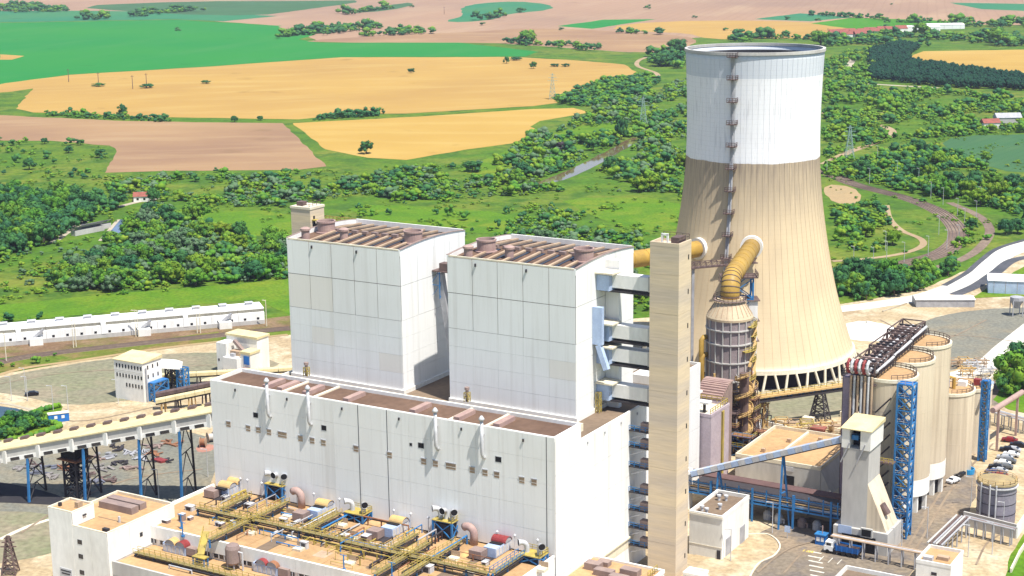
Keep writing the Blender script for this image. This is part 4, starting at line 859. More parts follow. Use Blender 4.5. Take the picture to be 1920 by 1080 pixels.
fr.part(MB().box(q.x-5, q.x+5.5, q.y-3.2, q.y+3.2, 43.6, 43.85), 'platform', brown); fr.part(MB().rail([(q.x-5, q.y-3.2, 43.9), (q.x+5.5, q.y-3.2, 43.9), (q.x+5.5, q.y+3.2, 43.9)], 1.2, 1.5, .14), 'railing', brown)
fr.part(MB().box(q.x+3.1, q.x+5.6, q.y-2.9, q.y+2.6, 20, 37), 'stair_cladding', white)
for zz_ in (24, 30, 36): fr.part(MB().box(q.x+2.6, q.x+6.2, q.y-3.4, q.y+3.0, zz_+.9, zz_+1.1), 'stair_landing', brown)
# second duct, from behind the boiler house
e0 = Vector((*G(1150, 492, 44), 44)); hz_ = 75.0
while hz_ > 20:
    q = Vector((*G(1311, 466, hz_), hz_))
    if math.hypot(q.x-CTX, q.y-CTY) < rad(hz_): break
    hz_ -= .1
e1 = q; outw = Vector((e1.x-CTX, e1.y-CTY, 0)).normalized(); dd = (e1-e0).normalized()
d2 = Thing('flue_duct', 'yellow flue duct passing behind the concrete stair tower into the cooling tower', 'duct', (e0.x, e0.y, 20), 'w')
knee = e1+outw*9
seg_duct(d2, [tuple(e0-Vector((0, 0, 22))), tuple(e0-Vector((0, 0, 4))), tuple(e0-Vector((0, 0, 1.2))+dd*1.2), tuple(e0+dd*4), tuple(e0.lerp(knee, .55)), tuple(knee+(e0-knee).normalized()*5), tuple(knee+(e0-knee).normalized()*1.5-outw*1.0), tuple(e1+outw*4), tuple(e1-outw*4)], 2.65)
d2.part(MB().tube([e1-outw*.4, e1+outw*1.0], 3.5, 28), 'collar', whiter)
ab2 = Thing('absorber', 'second absorber mostly hidden behind the boiler house', 'absorber tower', (e0.x, e0.y, 0), 'w')
ab2.part(MB().lathe([(6.3, 0), (6.3, 17), (2.8, 22)], 28, e0.x, e0.y), 'shell', MATS['absorber_cladding'])
p0 = G(1292, 503, 43); p1 = G(1418, 492, 43); s_ = Thing('duct_walkway', 'brown steel lattice walkway crossing in front of the cooling tower between ducts', 'walkway', (p0[0], p0[1], 41), 'w')
A_, B_ = Vector((p0[0], p0[1], 43)), Vector((p1[0], p1[1], 43)); s_.part(MB().beam(A_, B_, 2.2, .3), 'deck', brown)
tr = MB(); N = 12
for i in range(N):
    for s in (-1, 1):
        o_ = Vector((0, s*1.1, 0)); tr.beam(A_.lerp(B_, i/N)+o_, A_.lerp(B_, (i+1)/N)+o_+Vector((0, 0, 1.6)), .16).beam(A_.lerp(B_, i/N)+o_, A_.lerp(B_, i/N)+o_+Vector((0, 0, 1.6)), .16)
for s in (-1, 1): tr.beam(A_+Vector((0, s*1.1, 1.6)), B_+Vector((0, s*1.1, 1.6)), .2)
s_.part(tr, 'truss', brown); s_.part(MB().beam(A_.lerp(B_, .06)-Vector((0, 0, 43)), A_.lerp(B_, .06), .8), 'pier', grey); s_.part(MB().beam(A_.lerp(B_, .55)-Vector((0, 0, 43)), A_.lerp(B_, .55), .5), 'pier', grey)

# ================================================================== desulphurisation buildings
def block(name, label, cat, a0, a1, b0, b1, h, wall, roof, par=.6, pm=None, frame='p'):
    t = Thing(name, label, cat, ((a0+a1)/2, (b0+b1)/2, 0), frame); pm = pm or wall
    t.part(MB().box(a0, a1, b0, b1, 0, h-.5), 'walls', wall); t.part(MB().box(a0+.3, a1-.3, b0+.3, b1-.3, h-.5, h-.4), 'roof', roof)
    t.part(MB().box(a0-.06, a1+.06, b0-.06, b0+.3, h-.5, h+par).box(a0-.06, a1+.06, b1-.3, b1+.06, h-.5, h+par).box(a0-.06, a0+.3, b0+.3, b1-.3, h-.5, h+par-.01).box(a1-.3, a1+.06, b0+.3, b1-.3, h-.5, h+par-.01), 'parapet', pm)
    return t
fg = block('filter_building', 'tall white clad block standing just behind the concrete stair tower', 'building', -34, -8.6, 54, 92, 33.2, seam, roofg, .3, whiter)
clad(fg, 'r', -8.6, lin(54, 92, 6), lin(0, 33, 4), white, .07); clad(fg, 'f', 54, lin(-34, -8.6, 4), lin(0, 33, 4), white, .07)
for x, y in [(-22, 60), (-14, 72), (-24, 80)]: fg.box('roof_box', whiter, x-3, x+3, y-2.5, y+2.5, 32.85, 35)
ex = block('lift_extension', 'narrow cream block stacked against the filter building behind workshop', 'building', -8.4, -4.0, 60, 78, 9.5, whiter, roofo)
ws = block('workshop', 'white workshop with two grey roller doors and brown roof beside the stair tower', 'building', 8.2, 16.4, 49.0, 65.0, 10.3, whiter, roofg, .5)
for b in (51.2, 59.6): ws.box('roller_door', grey, 16.41, 16.5, b, b+2.9, .05, 4.4)
ws.box('door', dark, 15.2, 16.1, 48.86, 48.98, .05, 2.3); ws.box('plinth_band', cream, 8.1, 16.5, 48.9, 48.985, 2.9, 3.0)
for x, y in [(10, 52), (11.6, 51), (10.6, 60.5), (12.2, 61), (13.2, 55)]:
    ws.part(MB().cyl(x, y, 9.9, 10.9, .35, 10).cyl(x, y, 10.9, 11.3, .55, 10), 'roof_vent', galv)
ws.box('skylight', dark, 9.0, 10.0, 62.2, 64.0, 9.9, 10.5); ws.box('ledge', cream, 8.0, 16.6, 48.7, 48.86, 10.25, 10.45)
pb = block('pump_house', 'mauve clad pump house with yellow ladder and cream roof behind white conveyor', 'building', -17, -5.6, 92.6, 104.5, 19.6, M('mauve_cladding', (.47, .40, .43), (.40, .33, .37), .2, .7), cream, .3)
pb.part(MB().box(-5.59, -5.3, 99.2, 100.6, 1, 19).rail([(-5.2, 99.2, 1), (-5.2, 99.2, 18.5)], .4, 1, .1), 'ladder', yel)
for x, y, z in [(-9, 96, 22), (-13, 99, 23.5), (-11, 94, 21)]: pb.box('roof_tank', white, x-1.6, x+1.6, y-1.2, y+1.2, z-.3, z+.2); pb.box('tank_post', dark, x-.3, x+.3, y-.3, y+.3, 19.1, z-.31)
pb.part(MB().rail([(-6, 93, 19.9), (-6, 104.2, 19.9), (-16.5, 104.2, 19.9)], 1.3, 1.5, .14), 'railing', yel)
ca, cb = GP(1338, 724, 22); cu = Thing('vaulted_house', 'pinkish roofed blower house with curved roof between stair tower and absorber', 'building', (ca, cb, 0))
N = 10; w_, d_ = 3.7, 4.2
pr = [(cb-d_, 0), (cb-d_, 19.5)] + [(cb-d_+2*d_*i/N, 19.5+3.6*math.sin(math.pi/2*i/N)) for i in range(1, N+1)] + [(cb+d_, 0)]
k = len(pr)
cu.part(MB().add([(x, y, z) for x in (ca-w_, ca+w_) for y, z in pr], [tuple(range(k)), tuple(range(k, 2*k))[::-1]]), 'end_walls', mauve)
cu.part(MB().add([(x, y, z) for x in (ca-w_, ca+w_) for y, z in (pr[0], pr[1])], [(0, 1, 3, 2)]), 'front_wall', mauve)
for i in range(1, k-2):
    y0, z0 = pr[i]; y1, z1 = pr[i+1]; cu.part(MB().beam((ca-w_-.2, (y0+y1)/2, (z0+z1)/2), (ca+w_+.2, (y0+y1)/2, (z0+z1)/2), math.hypot(y1-y0, 0)+.05, .25+abs(z1-z0)), 'roof_sheet', pink)
cu.box('ribbon_window', glass, ca-w_+.5, ca+w_-.5, cb-d_-.08, cb-d_-.01, 17.2, 18.8)

# pipe jungle at the absorber's foot: a blue rack, pumps and yellow platforms
ra_, rb2 = GP(1382, 838, 0)
rk = Thing('pipe_rack', 'blue steel pipe rack crowded with pipes at the foot of the absorber', 'pipe rack', (ra_, rb2, 0))
rk.part(MB().lattice(ra_-7, ra_-2, rb2-9, rb2+6, 0, 12.5, 3, .3), 'frame', blue)
for i in range(14):
    z = 2+.75*i; y = rb2-8+i*1.0; rk.part(MB().tube([(ra_-9, y, z), (ra_-1+random.uniform(0, 3), y, z), (ra_-1, y+random.uniform(1, 4), z), (ra_-1, y+3, max(1, z-4))], random.uniform(.15, .4), 8), 'pipe', random.choice([galv, yeld, dark, grey, conc2]))
for z in (4, 8, 12.3): rk.part(MB().box(ra_-7.6, ra_-1.4, rb2-9.4, rb2+6.2, z, z+.15).rail([(ra_-1.4, rb2-9.4, z+.15), (ra_-1.4, rb2+6.2, z+.15)], 1.1, 1.4, .13).rail([(ra_-7.6, rb2-9.4, z+.15), (ra_-1.4, rb2-9.4, z+.15)], 1.1, 1.4, .13), 'platform', yel if z > 7 else brown)
rk.part(MB().beam((ra_-6, rb2-9.6, 0), (ra_-2, rb2-9.6, 4), .8, .2).beam((ra_-2, rb2-9.6, 4), (ra_-6, rb2-9.6, 8), .8, .2).beam((ra_-6, rb2-9.6, 8), (ra_-2, rb2-9.6, 12.3), .8, .2), 'stair_flight', tan)
wk = Thing('access_stair', 'tan spiral access stair wrapped round steel column at the absorber foot', 'stairs', (ra_+2.2, rb2-1, 0))
wk.part(MB().cyl(ra_+2.2, rb2-1, 0, 22, 1.3, 14), 'column', brown)
sp_ = MB()
for i in range(88):
    q = i*.28; sp_.beam((ra_+2.2+1.3*math.cos(q), rb2-1+1.3*math.sin(q), .25*i), (ra_+2.2+2.6*math.cos(q), rb2-1+2.6*math.sin(q), .25*i), .85, .14)
wk.part(sp_, 'spiral_steps', tan); s2 = MB()
for i in range(44):
    q0, q1 = i*.56, (i+1)*.56; s2.rail([(ra_+2.2+2.6*math.cos(q0), rb2-1+2.6*math.sin(q0), .5*i), (ra_+2.2+2.6*math.cos(q1), rb2-1+2.6*math.sin(q1), .5*i+.5)], 1.0, 2, .13)
wk.part(s2, 'handrail', tan)

# yellow pipe bridge in front of the tower and its lattice pylon
pA, pB = Vector((*GP(1405, 746, 10), 10)), Vector((*GP(1618, 716, 10), 10))
br = Thing('pipe_bridge', 'long yellow topped pipe bridge running across the foot of the cooling tower', 'pipe bridge', (pA.x, pA.y, 0))
br.part(MB().beam(pA, pB, 2.6, .5), 'walkway', tan); br.part(MB().beam(pA-Vector((0, 0, 1.4)), pB-Vector((0, 0, 1.4)), 2.2, .5), 'chord', dark)
tq = MB()
for i in range(20): tq.beam(pA.lerp(pB, i/20)-Vector((0, 0, 1.4 if i % 2 else 0)), pA.lerp(pB, (i+1)/20)-Vector((0, 0, 0 if i % 2 else 1.4)), .25)
br.part(tq, 'truss', blue); br.part(MB().rail([pA+Vector((0, -1.2, .3)), pB+Vector((0, -1.2, .3))], 1.1, 2, .13), 'railing', yel)
pq = pA.lerp(pB, .62)
br.part(MB().lattice(pq.x-2.6, pq.x+2.6, pq.y-2.4, pq.y+2.4, 0, 8.3, 4, .22, (pq.x-1, pq.x+1, pq.y-1, pq.y+1)), 'lattice_pylon', dark)
for f_ in (.0, .04): br.part(MB().beam(pA.lerp(pB, f_)-Vector((0, 0, 10)), pA.lerp(pB, f_), .35), 'post', brown)
for f_ in (.3, .52, .86): br.part(MB().box(pA.lerp(pB, f_).x-1.6, pA.lerp(pB, f_).x+1.6, pA.lerp(pB, f_).y-1.2, pA.lerp(pB, f_).y+1.2, 0, 1.6), 'footing', cream)
a, b = GP(1535, 800, 3); single(MB().prism([(a-2, b-1.6), (a+2, b-1.6), (a+2, b+1.6), (a-2, b+1.6)], 2.4, 2.9).box(a-1.6, a+1.6, b-1.2, b+1.2, 0, 2.39), 'valve_hut', tile, 'small hut with red roof beside the lattice pylon', 'hut', (a, b, 0))

# limestone building with lean-to office
lb_ = block('limestone_store', 'low building with broad ochre roof and grey walls under the white conveyor', 'building', -3, 20.4, 103, 131, 6.4, conc2, roofo, .5, cream)
lb_.part(MB().add([(20.5, 103, 0), (20.5, 103, 6), (23.4, 103.2, 0), (20.5, 131, 0), (20.5, 131, 6), (23.4, 130.8, 0)], [(0, 2, 1), (3, 4, 5), (1, 2, 5, 4)]), 'buttress_wall', conc2)
lb_.box('door', black, 10.6, 13.4, 102.86, 102.99, .05, 3.2); lb_.box('window', galv, 10.9, 13.1, 102.86, 102.99, 4.4, 5.6); lb_.box('roof_beam', cream, 6.5, 7.2, 103.4, 130.6, 5.99, 6.6)
for x, y in [(2, 110), (5, 121), (12, 126)]: lb_.box('roof_cowl', beige, x-.5, x+.5, y-.5, y+.5, 5.9, 7)
lean = Thing('gate_office', 'small cream roofed office with four windows beside the ochre roofed building', 'building', (0, 100, 0))
oa, ob_ = GP(1433, 893, 0)
lean.part(MB().box(oa-4.2, oa+4.2, ob_-.2, ob_+4, 0, 2.8), 'walls', whiter); lean.part(MB().add([(x, y, z) for x in (oa-4.5, oa+4.5) for y, z in ((ob_-.6, 2.8), (ob_-.6, 3.0), (ob_+4.2, 4.4), (ob_+4.2, 2.8))], [(0, 1, 2, 3), (7, 6, 5, 4), (1, 5, 6, 2), (0, 4, 5, 1), (2, 6, 7, 3)]), 'roof', cream)
for i in range(4): lean.box('window', glass, oa-3.5+i*1.9, oa-2.3+i*1.9, ob_-.28, ob_-.2, 1.0, 2.2)

# ------------------------------------------------------------------ white inclined conveyor to the grey transfer tower
h0 = on_b(1312, 886, 76); cA = Vector((h0[0]-2, 76, h0[1]-.5)); cB = Vector((37, 74.2, 25.6))
cv = Thing('inclined_conveyor', 'slim white enclosed conveyor climbing to the head of grey transfer tower', 'conveyor', (cA.x, cA.y, 0))
for i in range(22):
    p, q = cA.lerp(cB, i/22+.001), cA.lerp(cB, (i+1)/22-.001); cv.part(MB().beam(p, q, 2.0, 1.3), 'cover_panel', galv if i % 2 else lblue)
cv.part(MB().beam(cA-Vector((0, 0, .85)), cB-Vector((0, 0, .85)), 1.6, .3), 'belt_frame', dark)
for f_ in (.18, .60):
    e = cA.lerp(cB, f_)-Vector((0, 0, .9)); cv.part(MB().beam((e.x-.2, e.y-1.6, 0), (e.x, e.y-.3, e.z), .4).beam((e.x+1.4, e.y+1.6, 0), (e.x, e.y+.3, e.z), .4).beam((e.x, e.y-1.2, e.z*.5), (e.x+.6, e.y+.9, e.z*.5), .25), 'trestle', blue)
tt = Thing('transfer_tower', 'tall grey concrete transfer tower with white head house and flared foot', 'tower', (41, 75, 0))
tt.part(MB().box(37.3, 43.4, 70, 78.6, 0, 24.6), 'shaft', conc2)
tt.part(MB().add([(43.4, 70, 16.5), (43.4, 78.6, 16.5), (48.2, 70, 5.5), (48.2, 78.6, 5.5), (43.4, 70, 5.5), (43.4, 78.6, 5.5)], [(0, 2, 3, 1), (0, 4, 2), (1, 3, 5), (2, 4, 5, 3)]), 'chute_flare', silo)
tt.part(MB().box(35.8, 48.8, 69.2, 79.8, .0, 5.5), 'base_block', conc2); tt.part(MB().box(38, 46, 69.0, 69.25, .05, 4.0), 'truck_bay', black)
tt.box('office_window', lblue, 37.0, 40.2, 69.05, 69.2, 3.9, 5.9); tt.box('bay_window', black, 42.8, 45.0, 68.6, 69.0, 4.3, 5.9); tt.box('bay_frame', conc2, 42.5, 45.3, 68.7, 69.19, 4.0, 6.2)
hd = tt.part(MB().box(37.0, 38.8, 69.6, 79.0, 24.6, 29.2).box(41.4, 43.8, 69.6, 79.0, 24.6, 29.2).box(38.8, 41.4, 73, 79.0, 24.6, 29.2), 'head_house', whiter); tt.box('head_opening', black, 38.81, 41.39, 72.6, 72.99, 24.6, 29.1, )
tt.box('conveyor_motor', blue, 39.0, 40.6, 70.5, 72, 26.5, 27.6)
tt.part(MB().add([(x, y, z) for x in (36.7, 44.1) for y, z in ((69.2, 29.2), (69.2, 29.4), (79.4, 30.2), (79.4, 29.2))], [(0, 1, 2, 3), (7, 6, 5, 4), (1, 5, 6, 2), (0, 4, 5, 1), (2, 6, 7, 3), (0, 3, 7, 4)]), 'head_roof', sulph)
for x in (36.9, 40.6): tt.part(MB().beam((x, 69.5, 21), (x+2, 69.5, 26), .25), 'brace', grey)
tt.part(MB().tube([(45.9, 73, 11.2), (47.4, 73, 9.0)], .9, 12), 'fan_cowl', brown)
# ------------------------------------------------------------------ silos
SR = 6.7
def silo_(a, b, h, r, label, skirt, z0=0):
    t = Thing('storage_silo', label, 'silo', (a, b, 0))
    t.part(MB().lathe([(r, 8.5 if skirt else 0), (r, h)], 40, a, b), 'shell', silo, smooth=False)
    for k in range(int((h-9)/4.2)): t.part(MB().lathe([(r+.02, 9+4.2*k), (r+.03, 9.04+4.2*k), (r+.03, 9.08+4.2*k), (r+.01, 9.1+4.2*k)], 40, a, b, False), 'pour_joint', silo)
    if skirt:
        t.part(MB().lathe([(r+.05, 4.4), (r+.05, 8.6)], 40, a, b), 'skirt', whiter)
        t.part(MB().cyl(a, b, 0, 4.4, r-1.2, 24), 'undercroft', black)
        for k in range(10): t.part(MB().box(a+(r-.9)*math.cos(k*.628)-.55, a+(r-.9)*math.cos(k*.628)+.55, b+(r-.9)*math.sin(k*.628)-.55, b+(r-.9)*math.sin(k*.628)+.55, 0, 4.39), 'pillar', whiter)
    t.part(MB().lathe([(r, h-.5), (r+.2, h-.5), (r+.2, h+.25), (r-.3, h+.25), (r-.3, h+.05)], 40, a, b, False), 'rim', cream); t.part(MB().cyl(a, b, h+.003, h+.08, r-.25, 40), 'roof', roofo)
    rr = MB()
    for k in range(14):
        q0, q1 = -1.2+k*.22, -1.2+(k+1)*.22; rr.rail([(a+(r-.4)*math.cos(q0), b+(r-.4)*math.sin(q0), h+.1), (a+(r-.4)*math.cos(q1), b+(r-.4)*math.sin(q1), h+.1)], 1.2, 3, .11)
    t.part(rr, 'railing', brown); return t
silo_(41.2, 90.4, 37.6, SR, 'tall concrete silo nearest the grey transfer tower, behind the blue stair tower', True)
silo_(41.2, 104.2, 38.4, SR, 'middle one of the three tall concrete silos', True)
silo_(41.2, 118.4, 39.2, SR, 'tall concrete silo next to the shorter silos', True)
silo_(43.4, 136.2, 22.6, 6.6, 'short concrete silo with white skirted tall neighbour', False)
silo_(43.2, 157.5, 18.2, 6.2, 'short concrete silo beside the second blue ladder tower, farthest from transfer tower', False)
cvy = Thing('silo_top_conveyor', 'cluttered brown steel conveyor gallery along the tops of the three tall silos', 'conveyor', (37, 104, 37))
for i, (b0, b1) in enumerate([(84, 97), (97.4, 111), (111.4, 124)]):
    z = 38.4+i*.8
    cvy.part(MB().lattice(33.8, 39.6, b0, b1, z, z+3.0, 1, .26), 'frame', brown)
    cvy.part(MB().box(33.8, 39.6, b0, b1, z-.1, z+.1), 'floor', brown)
    for x in (34.8, 36.6, 38.4): cvy.part(MB().tube([(x, b0, z+1.3), (x, b1, z+1.5)], .42, 8), 'pipe', galv if x > 36 else mauve)
    for k in range(5): cvy.part(MB().box(33.6, 39.8, b0+1+k*2.4, b0+1.5+k*2.4, z+1.6, z+2.1), 'cross_beam', random.choice([mauve, brown, dark]))
    cvy.part(MB().rail([(40.6, b0, z-.1), (40.6, b1, z-.1)], 1.4, 2, .16), 'railing', dark)
    cvy.part(MB().tube([(40.0, b0, z+1.0), (40.0, b1, z+1.6)], .35, 8), 'screw_tube', galv)
for k in range(6): cvy.part(MB().tube([(33.6+k*.95, 83.6, 38.8)]+[(33.6+k*.95, 83.6-1.7*math.sin(q), 38.8+1.6-1.6*math.cos(q)) for q in (.5, 1., 1.57, 2.2, 3.0)], .36, 8), 'filter_hose', red if k % 2 == 0 else galv)
fd = Thing('filter_duct_bank', 'bank of parallel vertical dust pipes running down the tall silo beside a mauve wall', 'ducts', (36, 83, 0))
for k in range(7): fd.part(MB().tube([(34.2+k*.85, 83.2, 38.2), (34.2+k*.85, 82.9, 24), (34.2+k*.85, 82.6, 8)], .3, 8), 'dust_pipe', galv if k % 2 else beige)
fd.part(MB().box(32.2, 34.0, 83.4, 86.5, 0, 37.4), 'mauve_wall', M('shaded_mauve', (.27, .22, .27), None, .3))  # wall tone has the silo's shadow side put into the colour
for z in (12, 20, 28, 36): fd.part(MB().box(33.6, 40.2, 83.4, 83.9, z, z+.3), 'bracket', brown)
dg = MB()
for k in range(8): dg.tube([(40.6, 82.4+.1*k, 30-3*k), (44.2, 82.4+.1*k, 34-3*k)], .22, 6)
fd.part(dg, 'inclined_chutes', dark)
def blue_tower(a, b, w_, d_, h, n, label):
    t = Thing('stair_tower', label, 'stair tower', (a, b, 0))
    t.part(MB().lattice(a-w_/2, a+w_/2, b-d_/2, b+d_/2, 0, h, n, .27), 'frame', blue)
    for i in range(n):
        z = h*(i+1)/n; t.part(MB().box(a-w_/2+.2, a+w_/2-.2, b-d_/2+.2, b+d_/2-.2, z-.25, z-.1), 'landing', blued)
        s = 1 if i % 2 else -1; t.part(MB().beam((a-s*(w_/2-.6), b-.5, z-h/n), (a+s*(w_/2-.6), b-.5, z-.2), .8, .18), 'stair_flight', tan)
        t.part(MB().rail([(a-w_/2, b-d_/2, z), (a+w_/2, b-d_/2, z)], 1.0, 1.5, .12), 'railing', yel if i % 3 == 0 else galv)
    return t
blue_tower(47.6, 83.6, 3.5, 3.3, 37.8, 12, 'tall blue steel lattice stair tower in front of the tall silos'); blue_tower(50.0, 148.2, 1.7, 2.0, 22.6, 8, 'slim blue steel ladder tower between the two short silos')
t = Thing('silo_link_bridge', 'yellow railed link bridge from transfer tower to the blue stair tower', 'footbridge', (45.8, 81.5, 20)); t.part(MB().box(43.2, 46.4, 78.7, 81.3, 19.0, 19.25), 'deck', brown); t.part(MB().rail([(43.2, 78.75, 19.25), (46.4, 78.75, 19.25)], 1.1, 1, .14), 'railing', yel)
# clutter on the short silos
t = Thing('silo_filter', 'blue and white dust filter with yellow pipe on the short silo', 'filter', (41, 134, 22.7)); t.part(MB().box(38.4, 40.8, 133, 135.4, 22.7, 25.2), 'bin', white); t.part(MB().box(40.9, 43.2, 135, 137.2, 22.7, 26.4), 'motor_housing', blued); t.part(MB().tube([(43.4, 136, 25.6), (44.6, 136, 25.6), (44.6, 136, 22.7)], .5, 10), 'pipe', yeld); t.part(MB().box(44.8, 47, 139, 141, 22.7, 24.0), 'hopper', white)
t = Thing('silo_filter', 'dark red screw conveyor drive on the short silo farthest from transfer tower', 'filter', (45, 158, 18.3)); t.part(MB().box(44.4, 46.2, 157, 158.6, 18.3, 20), 'drive', red); t.part(MB().tube([(46, 158, 19), (51, 151, 21.4)], .45, 10), 'screw_tube', lblue)
single(MB().tube([(51.0, 153, 13.0), (53, 178, 12.0)], .8, 12).box(51.1, 51.7, 158, 158.6, 0, 12.4).box(52.4, 53, 174, 174.6, 0, 11.8), 'air_duct', pink, 'long pinkish duct on posts beside the farthest short silo', 'duct', (50, 165, 0))
# blue pipe bridge between filter building and transfer tower
pb2 = Thing('pipe_bridge', 'dark pipe bridge with blue posts and reddish top leading to transfer tower foot', 'pipe bridge', (14, 77, 0))
pb2.part(MB().box(-5.4, 35, 77.8, 81.2, 8.6, 8.9), 'roof_sheet', M('maroon_sheet', (.13, .075, .07), None, .5)); pb2.part(MB().box(-5.4, 35, 75.8, 88, 4.9, 5.1), 'deck', dark)
for k in range(6): pb2.part(MB().tube([(-5.4, 76.2+k*.75, 5.6+.4*(k % 2)), (35, 76.2+k*.75, 5.6+.4*(k % 2))], .28, 8), 'pipe', [galv, mauve, yeld, galv, rust, grey][k])
for k in range(12): pb2.box('truss_post', blue, -5.2+k*3.6, -4.9+k*3.6, 75.55, 75.79, 4.6, 8.6)
for z in (5.3, 6.4, 7.5): pb2.box('side_rail', blue, -5.4, 35, 75.6, 75.75, z, z+.2) if z != 6.4 else pb2.box('side_rail', tan, -5.4, 35, 75.62, 75.74, z, z+.15)
for x in (2, 13, 23.5, 33): pb2.box('column', blue, x-.25, x+.25, 75.3, 75.54, 0, 8.6); pb2.box('column', dark, x-.25, x+.25, 86.2, 86.65, 0, 4.88)
pb2.box('side_beam', blue, -5.4, 35, 75.57, 75.79, 4.5, 4.89)
for k in range(7):
    x = 1+k*4.6+random.uniform(-1, 1); b = 78.5+random.uniform(-1, 2); single(MB().lathe([(1.1, 0), (1.1, 1.6), (.5, 2.4)], 12, x, b).tube([(x, b, 1.2), (x+1.6, b-.6, 1.2), (x+1.6, b-.6, .2)], .25, 8), 'pump_set', [grey, galv, mauve][k % 3], 'squat pump vessel standing in the shade under the blue pipe bridge', 'pump', (x, b, 0), group='pump vessels under the blue pipe bridge')

# crowded steelwork between the absorber, the pump house and the cooling tower
rr_ = random.Random(21)
for k, (u, v, h_, w_, d_, fm, lab) in enumerate([(1368, 842, 11, 5, 4, brown, 'brown steel pump frame tangled with pipes in front of absorber'), (1404, 828, 13, 4, 4, brown, 'brown steel platform stack beside the spiral access stair'), (1420, 800, 7, 5, 3.5, tan, 'tan steel pipe frame between absorber and boundary wall'), (1350, 812, 15, 4, 4, brown, 'tall brown valve platform behind the mauve pump house'), (1392, 855, 6, 6, 3, blue, 'low blue pipe frame in front of the absorber pipe rack'), (1440, 835, 4, 7, 3, brown, 'low brown pipe frame beside the ochre roofed store')]):
    a, b = GP(u, v); t = Thing('valve_station', lab, 'steelwork', (a, b, 0)); nl = max(2, int(h_/3))
    t.part(MB().lattice(a-w_/2, a+w_/2, b-d_/2, b+d_/2, 0, h_, nl, .2), 'frame', fm)
    for i in range(nl):
        z = h_*(i+1)/nl; o = t.box('floor', rust if i % 2 else brown, a-w_/2-.4, a+w_/2+.4, b-d_/2-.4, b+d_/2+.4, z-.12, z); t.part(MB().rail([(a-w_/2-.4, b-d_/2-.4, z), (a+w_/2+.4, b-d_/2-.4, z), (a+w_/2+.4, b+d_/2+.4, z)], 1.1, 1.3, .1), 'railing', rr_.choice([yel, tan, brown]))
    for i in range(12):
        x, y = a+rr_.uniform(-w_/2, w_/2), b+rr_.uniform(-d_/2-.8, d_/2); z = rr_.uniform(1, h_); q = rr_.choice([-1, 1])*rr_.uniform(1, 3.5)
        t.part(MB().tube([(x, y, .2), (x, y, z), (x+q, y, z), (x+q, y-rr_.uniform(.3, 1.2), max(.2, z-rr_.uniform(1, 4)))], rr_.choice([.1, .16, .24]), 6), 'pipe', rr_.choice([galv, rust, yeld, dark, brown, tan]))
    t.part(MB().lathe([(.9, .1), (.9, 1.8), (.3, 2.5)], 10, a+w_*.3, b-d_/2-1.4), 'pump', grey)

lf = Thing('filter_frame_tower', 'dark brown steel filter tower with mauve bins beside the tall silo nearest transfer tower', 'filter tower', (34.5, 88, 0))
lf.part(MB().lattice(31.0, 34.6, 87.2, 97, 0, 36.5, 9, .26), 'frame', brown)
for k in range(4): lf.part(MB().box(31.4, 34.2, 87.8+2.3*k, 89.6+2.3*k, 30, 36), 'filter_bin', mauve)
for k in range(5): lf.part(MB().tube([(31.6+.6*k, 87.0, 36.4), (31.6+.6*k, 86.9, 10)], .2, 6), 'dust_pipe', [brown, galv, dark, mauve, beige][k])
for z in (37.0,): lf.part(MB().box(30.6, 35, 86.8, 97.4, 36.5, 36.7).rail([(30.7, 86.9, 36.7), (30.7, 97.3, 36.7)], 1.3, 1.4, .14).rail([(30.7, 86.9, 36.7), (34.9, 86.9, 36.7)], 1.3, 1.4, .14), 'top_deck', dark)
# ================================================================== right-hand yard: vehicles, tank, racks, sheds
def car_mesh(mat, name='car_body', L_=4.3, W=1.75):
    pr = [(-L_/2, .35), (-L_/2, .85), (-L_/2+.25, .95), (-L_*.30, 1.0), (-L_*.17, 1.42), (L_*.20, 1.45), (L_*.36, 1.0), (L_/2-.1, .9), (L_/2, .75), (L_/2, .35)]
    m = MB(); n = len(pr); top = {4, 5}
    v = []
    for s in (-1, 1):
        for i, (x, z) in enumerate(pr): v.append((x, s*(W/2-(.22 if i in top else 0)), z))
    m.add(v, [tuple(range(n)), tuple(range(n, 2*n))[::-1]] + [(i, i+n, (i+1) % n+n, (i+1) % n) for i in range(n)])
    return m.mesh(name, mat)
gl = MB()
for s in (-1, 1): gl.add([(-1.15, s*.86, 1.02), (1.45, s*.86, 1.02), (.82, s*.68, 1.38), (-.68, s*.67, 1.38)], [(0, 1, 2, 3)])
gl.add([(-1.28, -.7, 1.06), (-1.28, .7, 1.06), (-.80, .62, 1.40), (-.80, -.62, 1.40)], [(0, 1, 2, 3)]).add([(1.52, -.7, 1.06), (1.52, .7, 1.06), (.92, .62, 1.42), (.92, -.62, 1.42)], [(0, 3, 2, 1)])
glm = gl.mesh('car_glass', glass)
whm = MB().tube([(0, -.1, 0), (0, .1, 0)], .31, 14).mesh('car_wheel', tyre)
lampm = MB().box(-.04, .04, -.16, .16, -.07, .07).mesh('headlight', white)
paint = {'white': M('car_white', (.75, .75, .75), None, 2, .3), 'silver': M('car_silver', (.42, .43, .45), None, 2, .3), 'black': M('car_black', (.015, .015, .018), None, 2, .2), 'dark red': M('car_red', (.22, .02, .025), None, 2, .3), 'dark blue': M('car_blue', (.03, .06, .18), None, 2, .3), 'grey': M('car_grey', (.14, .145, .15), None, 2, .3)}
bodies = {k: car_mesh(m) for k, m in paint.items()}
